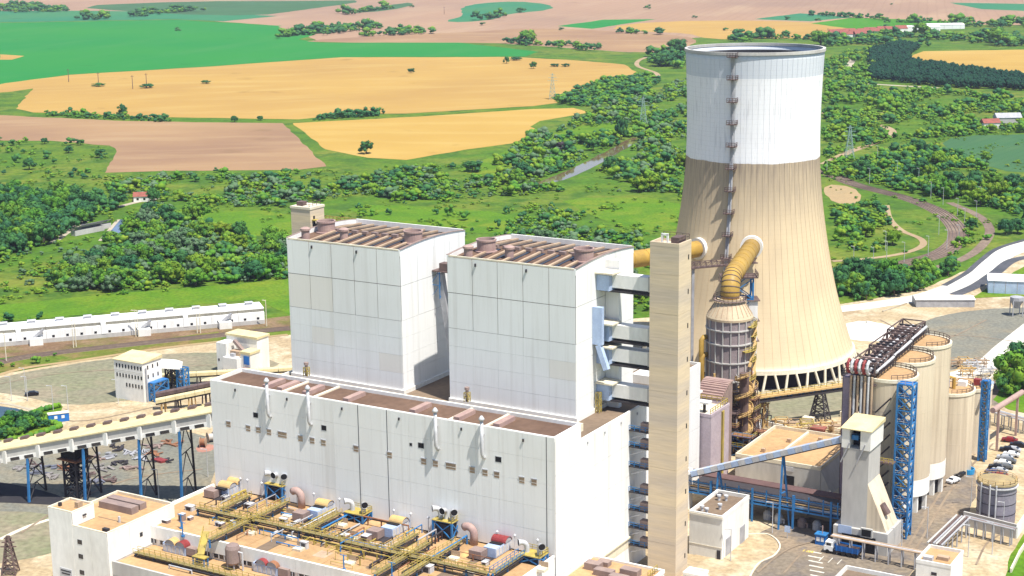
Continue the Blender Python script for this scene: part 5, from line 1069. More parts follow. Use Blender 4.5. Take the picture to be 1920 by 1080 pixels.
def car(u, v, rz, col, label, group=None):
    x, y = G(u, v); t = Thing('parked_car', label, 'car', (x, y, .12), 'w', group)
    t.o.rotation_euler = (0, 0, rz)
    for nm, me, loc in [('body', bodies[col], (0, 0, 0)), ('windows', glm, (0, 0, 0))]: t.inst(nm, me, (x+loc[0], y+loc[1], .12+loc[2]))
    for dx in (-1.3, 1.35):
        for dy in (-.78, .78): t.inst('wheel', whm, (x+dx, y+dy, .12+.31))
    for dy in (-.6, .6): t.inst('headlight', lampm, (x-2.15, y+dy, .12+.72))
RZ = -TH+.08
for (u, v, col, lab) in [(1893, 829, 'dark red', 'dark red car parked at the end of the row beyond the short silos'), (1908, 838, 'black', 'black car parked at the kerb end of the car park'), (1899, 847, 'silver', 'silver car in the car park row'), (1889, 847, 'black', 'black car in the car park row'), (1896, 856, 'white', 'white car in the car park row'), (1884, 862, 'silver', 'silver car in the car park row'), (1890, 868, 'grey', 'grey car in the car park row'), (1879, 872, 'white', 'white car in the car park row'), (1884, 879, 'grey', 'grey car in the car park row'), (1869, 880, 'black', 'black car in the car park row'), (1874, 887, 'silver', 'silver car in the car park row'), (1862, 890, 'dark blue', 'dark blue car in the car park row close to the round tank'), (1874, 896, 'dark red', 'dark red car parked beside the round steel tank'), (1858, 898, 'grey', 'grey car in the car park row')]:
    car(u, v, RZ+random.uniform(-.12, .12), col, lab, 'cars parked beyond the silos')
car(1787, 905, RZ+1.2, 'white', 'white car parked at the foot of the short silo'); car(1801, 893, RZ+1.3, 'black', 'black car parked by the blue round tub'); car(60, 742, .3, 'black', 'dark car parked alone by the pond path')
x, y = G(1815, 888); single(MB().lathe([(1.6, 0), (1.75, 1.5), (1.5, 1.5), (1.4, .6), (.05, .6)], 16, x, y), 'round_tub', M('tub_blue', (.03, .30, .62), None, 1, .4), 'bright blue round plastic tub beside the short silo', 'tub', (x, y, .05), 'w')
# truck
a, b = GP(1580, 1040); tr_ = Thing('dump_truck', 'bright blue dump truck with white cab parked below transfer tower', 'truck', (a, b, .1))
tr_.part(MB().box(a-1.9, a+4.0, b-1.2, b+1.2, .75, 1.0), 'chassis', dark)
bed = MB(); bed.add([(a-1.5, b-1.1, 1.15), (a+3.9, b-1.1, 1.15), (a+4.2, b-1.3, 2.5), (a-1.6, b-1.3, 2.6), (a-1.5, b+1.1, 1.15), (a+3.9, b+1.1, 1.15), (a+4.2, b+1.3, 2.5), (a-1.6, b+1.3, 2.6)], [(0, 1, 2, 3), (5, 4, 7, 6), (4, 0, 3, 7), (1, 5, 6, 2), (0, 4, 5, 1)])
o = tr_.part(bed, 'dump_body', blued); tr_.part(MB().box(a-1.4, a+3.8, b-1.05, b+1.05, 1.2, 2.2), 'load', brown, parent=o)
for k in range(5): tr_.box('side_rib', blued, a-1.2+k*1.25, a-1.05+k*1.25, b-1.36, b-1.2, 1.2, 2.5)
tr_.part(MB().prism([(a-4.2, b-1.2), (a-2.1, b-1.2), (a-2.1, b+1.2), (a-4.2, b+1.2)], .8, 2.0).prism([(a-3.9, b-1.1), (a-2.1, b-1.1), (a-2.1, b+1.1), (a-3.9, b+1.1)], 2.0, 2.9), 'cab', white)
tr_.box('windscreen', glass, a-4.0, a-3.88, b-1.0, b+1.0, 2.02, 2.7); tr_.box('side_window', glass, a-3.6, a-2.5, b-1.14, b-1.09, 2.05, 2.7)
for dx in (-3.3, .6, 2.0, 3.3):
    for dy in (-1.05, 1.05): tr_.part(MB().tube([(a+dx, b+dy-.17, .62), (a+dx, b+dy+.17, .62)], .52, 14), 'wheel', tyre)
a, b = GP(1540, 1020); t = Thing('weigh_kiosk', 'small blue kiosk with windows beside the pipe bridge', 'kiosk', (a, b, .08))
t.part(MB().box(a-1.2, a+1.2, b-1.0, b+1.0, .08, 2.5), 'walls', blued); t.part(MB().box(a-1.4, a+1.4, b-1.2, b+1.2, 2.5, 2.7), 'roof', blue); t.box('window', white, a-.9, a-.1, b-1.06, b-1.0, 1.0, 2.0); t.box('window', white, a+.2, a+.9, b-1.06, b-1.0, 1.0, 2.0); t.part(MB().cyl(a+.2, b, 2.7, 4.6, .12, 8), 'flue', pink)
a, b = GP(1476, 1010); t = Thing('notice_sign', 'small blue notice board on post beneath the pipe bridge', 'sign', (a, b, .08)); t.part(MB().cyl(a, b, .08, 3, .08, 6), 'post', grey); t.part(MB().box(a-.7, a+.7, b-.08, b-.02+.04, 1.6, 3.2), 'board', lblue)
# road paint
pm = M('road_paint', (.62, .60, .52), None, 1); py = M('road_paint_yellow', (.55, .42, .10), None, 1)
for i in range(7):
    a, b = GP(1527+i*1.2, 1036+i*9); single(MB().box(a-1.7, a+1.7, b-.28, b+.28, .09, .094), 'road_marking', pm, 'white painted bar of the pedestrian crossing on the works road', 'marking', (a, b, .09), group='crossing bars on the works road')
for i in range(4):
    a, b = GP(1508+i*5, 1033+i*.8); single(MB().box(a-.25, a+.25, b-.6, b+.6, .09, .095), 'road_marking', py, 'short yellow painted dash on the works road', 'marking', (a, b, .09), group='yellow dashes on the works road')
for i in range(3):
    a, b = GP(1540+i*17, 1048+i*3); single(MB().box(a-.1, a+.1, b-1.6, b+1.6, .09, .095), 'road_marking', pm, 'white painted bay line beside the blue dump truck', 'marking', (a, b, .09), group='bay lines by the truck')
# round tank
x, y = G(1866, 975); tk = Thing('round_tank', 'round dark grey steel tank with vertical pipes beside retaining wall', 'tank', (x, y, .05), 'w')
tankm = M('tank_plates', (.20, .19, .23), (.27, .25, .29), .3, .6)
tk.part(MB().lathe([(4.6, .05), (4.6, 10.2)], 32, x, y), 'shell', tankm); tk.part(MB().lathe([(4.8, 10.0), (4.8, 10.35), (.2, 11.2)], 32, x, y), 'roof', M('tank_roof', (.36, .28, .14), (.27, .21, .12), .5))
for z in (2.6, 5.2, 7.8): tk.part(MB().lathe([(4.6, z), (4.68, z), (4.68, z+.12), (4.6, z+.12)], 32, x, y, False), 'plate_seam', dark)
tk.part(MB().lathe([(4.6, 9.3), (5.0, 9.3), (5.0, 9.55), (4.6, 9.55)], 32, x, y, False), 'wind_girder', galv)
for q in (-2.2, -1.9, -2.7): tk.part(MB().tube([(x+4.95*math.cos(q), y+4.95*math.sin(q), .05), (x+4.95*math.cos(q), y+4.95*math.sin(q), 10.4)], .2, 8), 'pipe', galv)
rr = MB()
for k in range(16): rr.rail([(x+4.6*math.cos(k*.393), y+4.6*math.sin(k*.393), 10.35), (x+4.6*math.cos((k+1)*.393), y+4.6*math.sin((k+1)*.393), 10.35)], 1.0, 3, .09)
tk.part(rr, 'railing', tan)
# low buildings at the lower edge
a0, b0 = GP(1718, 1053, 6); a1, b1 = GP(1786, 1027, 6)
sv = block('service_house', 'small white flat roofed house at the end of the pipe rack', 'building', a0, a0+7.6, b0, b0+10.0, 6.3, whiter, roofo, .3)
sv.box('roof_box', galv, a0+1, a0+3, b0+1.5, b0+3, 5.9, 6.9); sv.box('roof_box', beige, a0+3.5, a0+6, b0+3.5, b0+5, 5.9, 6.7); sv.box('window', dark, a0+3.4, a0+4.6, b0-.08, b0-.005, 3.6, 4.3); sv.box('door', grey, a0+1, a0+2, b0-.08, b0-.005, .05, 2.2)
a0, b0 = GP(1587, 1062, 7.5); bl = block('flat_store', 'flat grey roofed building with white parapet below the dump truck', 'building', a0, a0+14, b0-14, b0, 7.3, conc2, roofg, .5, whiter)
a0, b0 = GP(1328, 1070, 2.6); bl = block('site_hut', 'small cream roofed hut on the pavement below the workshop', 'hut', a0-4.5, a0, b0-3.5, b0, 2.6, whiter, cream, .1)
# pipe racks and retaining walls
def rack(p, q, z, n, w_, label, mats, posts=6, pm_=grey):
    A, B_2 = Vector((*G(*p, z), z)), Vector((*G(*q, z), z)); t = Thing('pipe_rack', label, 'pipe rack', (A.x, A.y, 0), 'w'); d = (B_2-A).normalized(); s = Vector((-d.y, d.x, 0))
    for k in range(n):
        o = s*(w_*(k/(n-1)-.5) if n > 1 else 0); t.part(MB().tube([A+o, B_2+o], .22, 8), 'pipe', mats[k % len(mats)])
    for i in range(posts):
        e = A.lerp(B_2, (i+.5)/posts)
        for sg in ((-1, 1) if n > 2 else (0,)): t.part(MB().beam(Vector((e.x, e.y, 0))+s*sg*w_*.45, e+s*sg*w_*.45-Vector((0, 0, .2)), .28), 'post', pm_)
        t.part(MB().beam(e+s*w_*.6-Vector((0, 0, .35)), e-s*w_*.6-Vector((0, 0, .35)), .25), 'cross_beam', pm_)
    return t
rack((1752, 1020), (1806, 968), 4.6, 6, 3.2, 'diagonal rack of parallel grey pipes from small white house to round tank', [grey, brown, conc2])
rack((1806, 968), (1905, 992), 4.4, 3, 1.2, 'pipe rack running above the retaining wall to the round tank', [grey, mauve])
rack((1560, 1003), (1730, 1036), 4.3, 3, 1.4, 'low pipe rack passing in front of transfer tower to small white house', [beige, galv], 7)
rack((1855, 768), (1935, 790), 4, 4, 2.5, 'pipe rack beside the grass verge beyond the silos', [galv, beige, grey])
def wall_(px, h, mat, label, thick=.5, name='retaining_wall'):
    P = [Vector((*G(u, v), 0)) for u, v in px]; m = MB()
    for p, q in zip(P[:-1], P[1:]): m.beam(p+Vector((0, 0, h/2)), q+Vector((0, 0, h/2)), thick, h)
    c = sum(P, Vector())/len(P); return single(m, name, mat, label, 'wall', (c.x, c.y, 0), 'w')
wall_([(1806, 985), (1905, 1010)], 3.6, conc2, 'grey concrete retaining wall below the round tank'); wall_([(1905, 1010), (1935, 965)], 3.0, whiter, 'pale concrete wall along the grass verge by the round tank')
wall_([(1895, 1075), (1912, 1040), (1950, 985)], 1.2, cream, 'low cream kerb wall at the edge of the grass verge', .4, 'kerb_wall')
wall_([(1700, 570), (1655, 585)], .5, palec, 'pale kerb beside the roadside trees', .5, 'kerb_wall')
wall_([(1780, 760), (1838, 735), (1905, 668), (1930, 640)], 1.6, cream, 'long pale perimeter wall beside the grey yard', .4, 'perimeter_wall')
wall_([(1427, 796), (1470, 806), (1520, 818), (1615, 832)], 1.4, whiter, 'white boundary wall in front of the cooling tower basin', .4, 'boundary_wall')
for px in [[(1395, 870), (1447, 818)], [(1250, 1075), (1330, 1085)]]: wall_(px, .8, cream, 'low cream kerb by the '+('ochre roofed store' if px[0][0] > 1300 else 'stair tower foot'), .4, 'kerb_wall')
# kerb round the pavement
kp = spline([(*G(u, v), .12) for u, v in [(1400, 1003), (1440, 1003), (1462, 1022), (1452, 1042), (1420, 1060), (1398, 1100)]]); m = MB()
for p, q in zip(kp[:-1], kp[1:]): m.beam(p+Vector((0, 0, .03)), q+Vector((0, 0, .03)), .35, .26)
struct('kerb', m, cream)
# sheds in the grey yard
def shed(u, v, w_, d_, h, rz, label, wall=lblue, roof=white):
    x, y = G(u, v); t = Thing('storage_shed', label, 'shed', (x, y, .08), 'w'); t.o.rotation_euler = (0, 0, rz)
    t.part(MB().box(x-w_/2, x+w_/2, y-d_/2, y+d_/2, .08, h), 'walls', wall)
    t.part(MB().add([(x+sx*(w_/2+.3), y+sy*(d_/2+.3), h) for sx in (-1, 1) for sy in (-1, 1)]+[(x-w_/2-.3, y, h+d_*.09), (x+w_/2+.3, y, h+d_*.09)], [(0, 2, 5, 4), (3, 1, 4, 5), (0, 4, 1), (2, 3, 5), (0, 1, 3, 2)]), 'roof', roof)
    for k in range(5): t.box('wall_rib', grey, x-w_/2+w_*(k+.5)/5-.1, x-w_/2+w_*(k+.5)/5+.1, y-d_/2-.06, y-d_/2-.005, .1, h-.2)
    return t
shed(1905, 545, 22, 14, 5.2, -.25, 'pale grey shed with white roof beside the drain channel'); shed(1768, 572, 22, 8, 3.0, -.05, 'low white tent shed with grey front in the yard', grey)
x, y = G(1625, 622); hp = MB(); Ng = 22
for i in range(Ng+1):
    for j in range(Ng+1):
        r_, q = i/Ng, j/Ng*2*math.pi; hh = 3.2*max(0, 1-r_)**.8*(1+.25*math.sin(3*q+r_*4)); hp.v.append((x+r_*11*math.cos(q)*(1+.15*math.sin(2*q)), y+r_*14*math.sin(q), .09+hh))
for i in range(Ng):
    for j in range(Ng): hp.f.append((i*(Ng+1)+j, (i+1)*(Ng+1)+j, (i+1)*(Ng+1)+j+1, i*(Ng+1)+j+1))
tag(struct('gypsum_heap', hp, M('gypsum', (.70, .69, .64), (.62, .60, .55), .2), 'stuff'), 'bright white gypsum heap beside the cooling tower', 'heap')
x, y = G(1905, 592); t = Thing('loading_hopper', 'grey loading hopper on legs casting a dark shadow in the yard', 'hopper', (x, y, .08), 'w'); t.part(MB().lathe([(1.0, 3), (2.6, 6), (2.6, 7.2)], 8, x, y), 'bin', grey)
for sx in (-1, 1):
    for sy in (-1, 1): t.part(MB().beam((x+1.8*sx, y+1.8*sy, .08), (x+1.8*sx, y+1.8*sy, 6), .3), 'leg', grey)
t.part(MB().beam((x+2, y, 6), (x+13, y+3, 9), 1.4, 1.0), 'conveyor_arm', galv)
# pipework yard beyond silos
for k, (u, v) in enumerate([(1790, 690), (1806, 688), (1822, 694), (1838, 690), (1812, 705), (1850, 706)]):
    x, y = G(u, v); single(MB().lattice(x-1.6, x+1.6, y-1.2, y+1.2, .05, 3.2, 2, .14).tube([(x-3, y, 2.6), (x+3, y, 2.6)], .25, 8).tube([(x-2.6, y+.8, 1.4), (x+2.8, y+.8, 1.4)], .2, 8), 'pipe_manifold', [beige, tan, galv][k % 3], 'small steel pipe manifold frame in the yard beyond the silos', 'pipework', (x, y, .05), 'w', 'pipe manifolds beyond the silos')
for k, (u, v) in enumerate([(1465, 800), (1490, 806), (1512, 808), (1550, 806), (1572, 812), (1596, 818), (1484, 815), (1528, 816)]):
    x, y = G(u, v); single(MB().lattice(x-1.8, x+1.8, y-1.2, y+1.2, .05, 2.6+.4*(k % 3), 2, .14).tube([(x-3, y, 2.2), (x+3, y, 2.2)], .3, 8).lathe([(.8, .05), (.8, 1.6), (.3, 2.2)], 10, x+1, y-1.6), 'pipe_manifold', [tan, beige, yel][k % 3], 'small yellowish pump frame beside the boundary wall under cooling tower', 'pipework', (x, y, .05), 'w', 'pump frames by the boundary wall')

# ------------------------------------------------------------------ lamp posts, catenary masts, pylons
def post_line(lst, h, name, label, cat, group, mat, arm=1.2, th=.12):
    for u, v in lst:
        x, y = G(u, v); m = MB().cyl(x, y, 0, h, th, 6, th*.6)
        if arm: m.beam((x, y, h-.2), (x-arm, y, h), th*1.2).box(x-arm-.4, x-arm+.1, y-.15, y+.15, h-.1, h+.06)
        single(m, name, mat, label, cat, (x, y, 0), 'w', group)
post_line([(1370, 1053), (1448, 1000), (1820, 950), (1738, 1010), (1860, 1040), (1815, 1045), (1880, 1000), (1690, 1035)], 8, 'lamp_post', 'slim grey lamp post standing on the works pavement', 'lamp post', 'lamp posts in the works', galv)
post_line([(128, 770), (22, 752), (52, 752), (222, 758), (390, 895), (298, 935), (100, 770), (48, 735)], 8, 'lamp_post', 'slim grey lamp post in the coal yard', 'lamp post', 'lamp posts in the coal yard', galv)
post_line([(1745, 372), (1768, 384), (1795, 405), (1808, 425), (1797, 458), (1775, 468), (1740, 480), (1695, 492), (1660, 470), (1637, 502), (1600, 500), (1722, 345), (1682, 330), (1645, 300), (1630, 345), (1593, 300), (1550, 330), (1830, 410), (1838, 382), (1760, 440), (1662, 490)], 9, 'catenary_mast', 'pale catenary mast along the curved railway', 'mast', 'catenary masts along the railway curve', galv, .9, .14)
post_line([(12, 678), (138, 652), (143, 651), (255, 632), (260, 632), (370, 625), (376, 625), (500, 612)], 10, 'catenary_mast', 'concrete catenary mast between long shed and yard', 'mast', 'catenary masts by the long shed', cream, .9, .18)
def pylon(u, v, h, mat, label, z=0, w_=None):
    x, y = G(u, v); w_ = w_ or h*.13
    t = Thing('lattice_pylon', label, 'pylon', (x, y, 0), 'w'); t.part(MB().lattice(x-w_, x+w_, y-w_, y+w_, 0, h, 7, .16, (x-.3, x+.3, y-.3, y+.3)), 'mast', mat)
    for z_, l in ((h*.72, h*.2), (h*.84, h*.16), (h*.95, h*.1)): t.part(MB().beam((x-l, y, z_), (x+l, y, z_), .25), 'cross_arm', mat)
pg = M('pylon_green', (.30, .42, .38), None, 1)
pylon(1206, 238, 22, pg, 'green grey lattice pylon standing beside the river'); pylon(1592, 302, 22, pg, 'green grey lattice pylon beside the railway curve'); pylon(20, 1075, 9, brown, 'small brown lattice pylon next to the white annex block', w_=1.6); pylon(1036, 186, 22, pg, 'thin pylon at the corner of the wheat field')
for u, v, lab in [(129, 154, 'wooden power pole near the far edge of wheat field'), (185, 161, 'wooden power pole standing in a dark scrub patch of the wheat field'), (249, 167, 'wooden power pole on the bare spot of the wheat field'), (275, 163, 'wooden power pole rising from a bushy patch in wheat field'), (833, 27, 'far pylon on the pale hillside field'), (1552, 72, 'far power pole by the village road')]:
    x, y = G(u, v); single(MB().cyl(x, y, 0, 13, .35, 6, .25).beam((x-1.6, y, 12), (x+1.6, y, 12), .25), 'power_pole', brown, lab, 'pole', (x, y, 0), 'w')

# ================================================================== left-hand side: coal conveyor, sheds, transfer houses
c0, c1 = Vector((-117.4, 14.5, 20.9)), Vector((-155.6, -1.0, 12.2)); cd_ = (c1-c0)/abs(c1.x-c0.x)
def cpos(a): return c0+cd_*(c0.x-a)+Vector((0, 4.3, 0))
lc = Thing('coal_conveyor', 'long inclined coal conveyor gallery on blue trestles with cream roof', 'conveyor', (-150, 0, 0))
ss = Vector((cd_.y, -cd_.x, 0)).normalized()
if ss.y > 0: ss = -ss
edges = [-78.5, -92, -101, -110, -118.5, -127, -135.5, -144, -152.5, -161, -169.5, -178, -187]
for i in range(len(edges)-1):
    p, q = cpos(edges[i]-.03), cpos(edges[i+1]+.03); mid = Vector((0, 0, 1.4))
    lc.part(MB().beam(p+mid, q+mid, 8.0, 2.8), 'gallery_bay', conc2)
    lc.part(MB().beam(p+Vector((0, 0, 3.0)), q+Vector((0, 0, 3.0)), 8.8, .35), 'roof_panel', sulph)
    lc.part(MB().beam(p+ss*4.05+Vector((0, 0, .1)), q+ss*4.05+Vector((0, 0, .1)), .25, 1.1), 'skirt_panel', whiter)
    n2 = p.lerp(q, .03); lc.part(MB().beam(n2+ss*4.1+Vector((0, 0, -.7)), n2+ss*4.1+Vector((0, 0, 2.7)), 1.3, .5), 'joint_cover', whiter)
    for f_ in (.3, .72):
        e = p.lerp(q, f_); lc.part(MB().beam(e-cd_*1.1+ss*4.22+Vector((0, 0, .1)), e+cd_*1.1+ss*4.22+Vector((0, 0, .1)), .12, .8), 'skirt_window', glass)
    for f_ in (.28, .78):
        e = p.lerp(q, f_); o = lc.part(MB().beam(e-cd_*.9-ss*3.2+Vector((0, 0, 3.5)), e+cd_*.9-ss*3.2+Vector((0, 0, 3.5)), 1.6, .7), 'roof_ventilator', brown)
        lc.part(MB().beam(e+cd_*.5-ss*4.4+Vector((0, 0, 3.3)), e+cd_*2.2-ss*4.4+Vector((0, 0, 3.3)), .3, .5), 'roof_upstand', sulph)
for k, a in enumerate([-117.6, -127.6, -141.5, -155.6, -170, -184]):
    e = cpos(a); tn = ss
    f0 = e+tn*3.9; b0_ = e-tn*3.9; f0g = Vector((f0.x, f0.y-.6, 0)); bg_ = Vector((b0_.x, b0_.y+.8, 0)); fz = Vector((f0.x, f0.y, e.z-.05)); bz = Vector((b0_.x, b0_.y, e.z-.05))
    lc.part(MB().beam(f0g, fz, .55, .5), 'trestle_leg', blue); lc.part(MB().beam(bg_, bz, .45, .4), 'trestle_leg', dark)
    m = MB(); nb = 3
    for i in range(nb):
        g0, g1 = i/nb, (i+1)/nb; mid = f0g.lerp(fz, g1).lerp(bg_.lerp(bz, g1), .5)
        m.beam(f0g.lerp(fz, g0), mid, .2).beam(bg_.lerp(bz, g0), mid, .2).beam(f0g.lerp(fz, g1), bg_.lerp(bz, g1), .2)
    lc.part(m, 'trestle_bracing', dark)
e = cpos(-146.5)
ct_ = Thing('coal_drop_chute', 'black steel coal drop chute tower beneath the conveyor gallery', 'chute', (e.x, e.y+1, 0))
ct_.part(MB().lattice(e.x-2.2, e.x+2.2, e.y-.5, e.y+3.5, 0, e.z-3.2, 4, .3), 'frame', dark); ct_.part(MB().box(e.x-2.6, e.x+2.6, e.y-.8, e.y+3.8, e.z-3.2, e.z-.3), 'hopper', black); ct_.part(MB().box(e.x-1.2, e.x+.2, e.y+.5, e.y+2.5, 4, e.z-3.3), 'chute', black); ct_.part(MB().box(e.x-3.4, e.x+3.6, e.y-1.6, e.y+4.6, e.z-3.9, e.z-3.6), 'platform', rust)
sheet('conveyor_shadow', [(-60, 898), (0, 904), (60, 915), (120, 932), (140, 950), (60, 945), (-60, 940)], .085, M('shadow_black', (.022, .02, .025), (.03, .028, .03), .3), 1)  # cast shadow of the conveyor, painted as a black sheet on the ground
# white transfer house with rows of windows
th1 = Thing('crusher_house', 'white four storey crusher house with yellow roof and rows of small windows', 'building', (-196, 84, 0))
fa0, fa1, fb0, fb1 = -202.4, -190.4, 80, 88.4
th1.part(MB().box(fa0, fa1, fb0, fb1, 0, 12.6), 'walls', whiter); th1.part(MB().add([(x, y, z) for x in (fa0-.3, fa1+.3) for y, z in ((fb0-.3, 12.6), (fb0-.3, 12.8), (fb1+.3, 13.7), (fb1+.3, 12.6))], [(0, 1, 2, 3), (7, 6, 5, 4), (1, 5, 6, 2), (0, 4, 5, 1), (2, 6, 7, 3), (0, 3, 7, 4)]), 'roof', sulph)
for j, z in enumerate((10.9, 7.9, 5.0)):
    for i in range(9):
        if j == 2 and i < 3: continue
        x = fa0+.9+i*1.27; th1.box('window', glass, x, x+.55, fb0-.07, fb0-.004, z-.6, z+.6)
    for i in range(3): th1.box('window', glass, fa1+.004, fa1+.07, fb0+2+i*2.2, fb0+2.5+i*2.2, z-.6, z+.6)
th1.box('string_course', conc2, fa0-.05, fa1+.05, fb0-.09, fb0-.071, 9.3, 9.45); th1.part(MB().tube([(fa1+.4, fb0+1, 0), (fa1+.4, fb0+1, 11)], .25, 8), 'downpipe', grey)
th1.part(MB().lattice(fa1+.3, fa1+2.4, fb0+2, fb1, 0, 6, 2, .25), 'stair_frame', blue); th1.part(MB().box(fa1+.2, fa1+2.2, fb0+2, fb1, 6, 6.2), 'stair_deck', blued)
la = Vector((fa1-3, fb1+.1, 10.4)); lb2 = Vector((fa1-1, fb1+9, 8)); single(MB().beam(la, lb2, 3.6, 2.6).beam(lb2-Vector((0, 0, 7)), lb2-Vector((0, 0, 1)), .6), 'chute_bridge', whiter, 'white sloping chute bridge leaving the back of the crusher house', 'conveyor', (lb2.x, lb2.y, 0))
for p, q, z0, z1, lab in [((290, 705), (560, 690), 3.5, 3.5, 'cream covered belt conveyor behind the crusher house'), ((292, 752), (420, 726), 5, 8, 'cream roofed conveyor between crusher house and hall, lower run'), ((292, 740), (430, 712), 5, 8.5, 'dark framed conveyor between crusher house and hall, upper run')]:
    A, B_2 = Vector((*GP(*p, z0), z0)), Vector((*GP(*q, z1), z1)); t = Thing('belt_conveyor', lab, 'conveyor', (A.x, A.y, 0)); n = 7
    for i in range(n): t.part(MB().beam(A.lerp(B_2, i/n+.002), A.lerp(B_2, (i+1)/n-.002), 2.4, 1.0), 'cover_panel', sulph if 'dark' not in lab else brown)
    t.part(MB().beam(A-Vector((0, 0, .8)), B_2-Vector((0, 0, .8)), 2.0, .5), 'belt_frame', dark)
    for i in range(5):
        e = A.lerp(B_2, (i+.5)/5); t.part(MB().beam((e.x, e.y-1, 0), (e.x, e.y-.6, e.z-.8), .3).beam((e.x, e.y+1, 0), (e.x, e.y+.6, e.z-.8), .3), 'trestle', dark if i % 2 else tan)
for k, (u, v) in enumerate([(323, 728), (344, 730)]):
    a, b = GP(u, v); t = Thing('drive_frame', ['blue steel drive frame with yellow motor base behind the conveyors', 'blue steel drive frame closer to the hall behind the conveyors'][k], 'steel frame', (a, b, 0)); t.part(MB().lattice(a-1.4, a+1.4, b-1.2, b+1.2, 0, 7.2, 2, .28), 'frame', blue if k else dark); t.part(MB().box(a-1.2, a+1.2, b-1, b+1, 2.5, 4.2), 'motor', yel if not k else beige)
# second transfer house (cluster with yellow roofs)
a, b = GP(447, 700); tb = Thing('transfer_house', 'white transfer house with two yellow roofs beside the long shed', 'building', (a, b, 0))
tb.part(MB().box(a-7, a+6, b+3, b+9, 0, 11.6), 'rear_block', whiter); tb.part(MB().box(a-7.3, a+6.3, b+2.7, b+9.3, 11.6, 12.3), 'roof', sulph)
tb.part(MB().box(a-7.2, a-3.0, b-2, b+2.98, 0, 10.2), 'left_wing', whiter); tb.part(MB().box(a-2.98, a+3, b-4, b+2.97, 0, 6.2), 'bin_house', whiter); tb.part(MB().box(a+3.01, a+7, b-2, b+2.96, 0, 7.6), 'right_wing', whiter)
tb.part(MB().box(a+2.8, a+7.2, b-2.2, b+3.0, 7.6, 8.4), 'roof', sulph); tb.part(MB().box(a-7.1, a-3.1, b-1.9, b+2.9, 6.5, 7.4), 'cornice', cream)
tb.box('window', dark, a-6.6, a-6, b-2.06, b-2.005, 4, 4.8); tb.box('window', dark, a-1.6, a-.6, b-4.06, b-4.005, 1.4, 2.2); tb.box('blue_panel', blued, a+4.4, a+6.6, b-2.2, b-2.0, 4.2, 7); tb.part(MB().beam((a-2, b+1, 10.8), (a+3, b+1, 6.6), 1.2, .9), 'chute', mauve); tb.box('machinery', beige, a-2.2, a+1.6, b-1, b+1.6, 6.21, 7.8); tb.box('machinery', grey, a-1, a+.6, b-2.6, b-1.4, 6.21, 7.3)
tb.part(MB().box(a+4.6, a+6.9, b-4.6, b-2.21, 0, 3.4), 'porch', mauve)
# long white shed
s0 = Vector((*G(-130, 662), 0)); s1 = Vector((*G(497, 607), 0)); dv = (s1-s0).normalized(); nv = Vector((-dv.y, dv.x, 0)); ln = (s1-s0).length
ang = math.atan2(dv.y, dv.x)
lsd = Thing('long_shed', 'very long white railway shed with clerestory roof along the grass bank', 'building', (s0.x, s0.y, 0), 'w'); lsd.o.rotation_euler = (0, 0, ang)
X0, Y0 = s0.x, s0.y
lsd.part(MB().box(X0, X0+ln, Y0, Y0+12, 0, 1.6), 'base_wall', conc2); nb = 12
clm = M('clerestory_glazing', (.42, .39, .31), (.36, .33, .27), .4)
for i in range(nb):
    x0, x1 = X0+ln*i/nb+.04, X0+ln*(i+1)/nb-.04
    lsd.box('wall_panel', white, x0, x1, Y0+.1, Y0+11.9, 1.603, 4.4); lsd.box('clerestory_panel', clm, x0, x1, Y0+1.6, Y0+10.4, 4.403, 5.6)
    lsd.box('roof_panel', white, x0, x1, Y0+1.0, Y0+11, 5.603, 6.0)
    if i % 3 == 0: lsd.box('pilaster', white, x0-.5, x0+1.2, Y0-.12, Y0+1.7, 1.5, 5.5)
    for f_ in (.25, .75): lsd.box('window', glass, x0+(x1-x0)*f_-.45, x0+(x1-x0)*f_+.45, Y0+.02, Y0+.095, 1.9, 2.7)
    o = lsd.box('roof_ventilator', grey, x0+4, x0+6.6, Y0+7, Y0+9, 6.003, 6.8); lsd.box('ventilator_cap', galv, x0+3.8, x0+6.8, Y0+6.8, Y0+9.2, 6.803, 7.0)
for i, f_ in enumerate([.30, .62, .87]):
    x = X0+ln*f_; t_ = lsd.box('stair_hut', whiter, x-2, x+2.6, Y0-3.2, Y0-.13, 0, 2.6)
    lsd.part(MB().beam((x-.5, Y0-1, 2.6), (x+3.0, Y0-1, 5.2), 1.2, .7), 'access_stair', grey)
# blue container, drums and scrap in the yard
a, b = GP(110, 790); t = Thing('site_container', 'bright blue site container with white windows beside the hedge', 'container', (a, b, .1)); t.o.rotation_euler = (0, 0, .42)
t.part(MB().box(a-3, a+3, b-1.2, b+1.2, .1, 2.6), 'walls', blued); t.part(MB().box(a-3.1, a+3.1, b-1.3, b+1.3, 2.6, 2.75), 'roof', cream)
for dx in (-.9, 1.2): t.box('window', white, a+dx-.45, a+dx+.45, b-1.26, b-1.2, 1.2, 2.1)
t.box('door', blue, a-2.6, a-1.8, b-1.26, b-1.2, .2, 2.2)
for k, (u, v, lab) in enumerate([(381, 838, 'large wooden cable drum on reddish ground, rim towards the yard'), (395, 829, 'large pale cable drum leaning by the hall wall')]):
    a, b = GP(u, v); t = Thing('cable_drum', lab, 'cable drum', (a, b, .1)); t.o.rotation_euler = (0, 0, .5*k)
    t.part(MB().tube([(a-.9, b, 1.5), (a-.75, b, 1.5)], 1.45, 24), 'flange', beige); t.part(MB().tube([(a+.75, b, 1.5), (a+.9, b, 1.5)], 1.45, 24), 'flange', beige); t.part(MB().tube([(a-.75, b, 1.5), (a+.75, b, 1.5)], 1.0, 20), 'wound_cable', rust if k == 0 else conc2)
sheet('red_dust_patch', [(365, 838), (402, 832), (402, 845), (372, 850)], .09, M('red_dust', (.40, .20, .15), None, .5), 1)
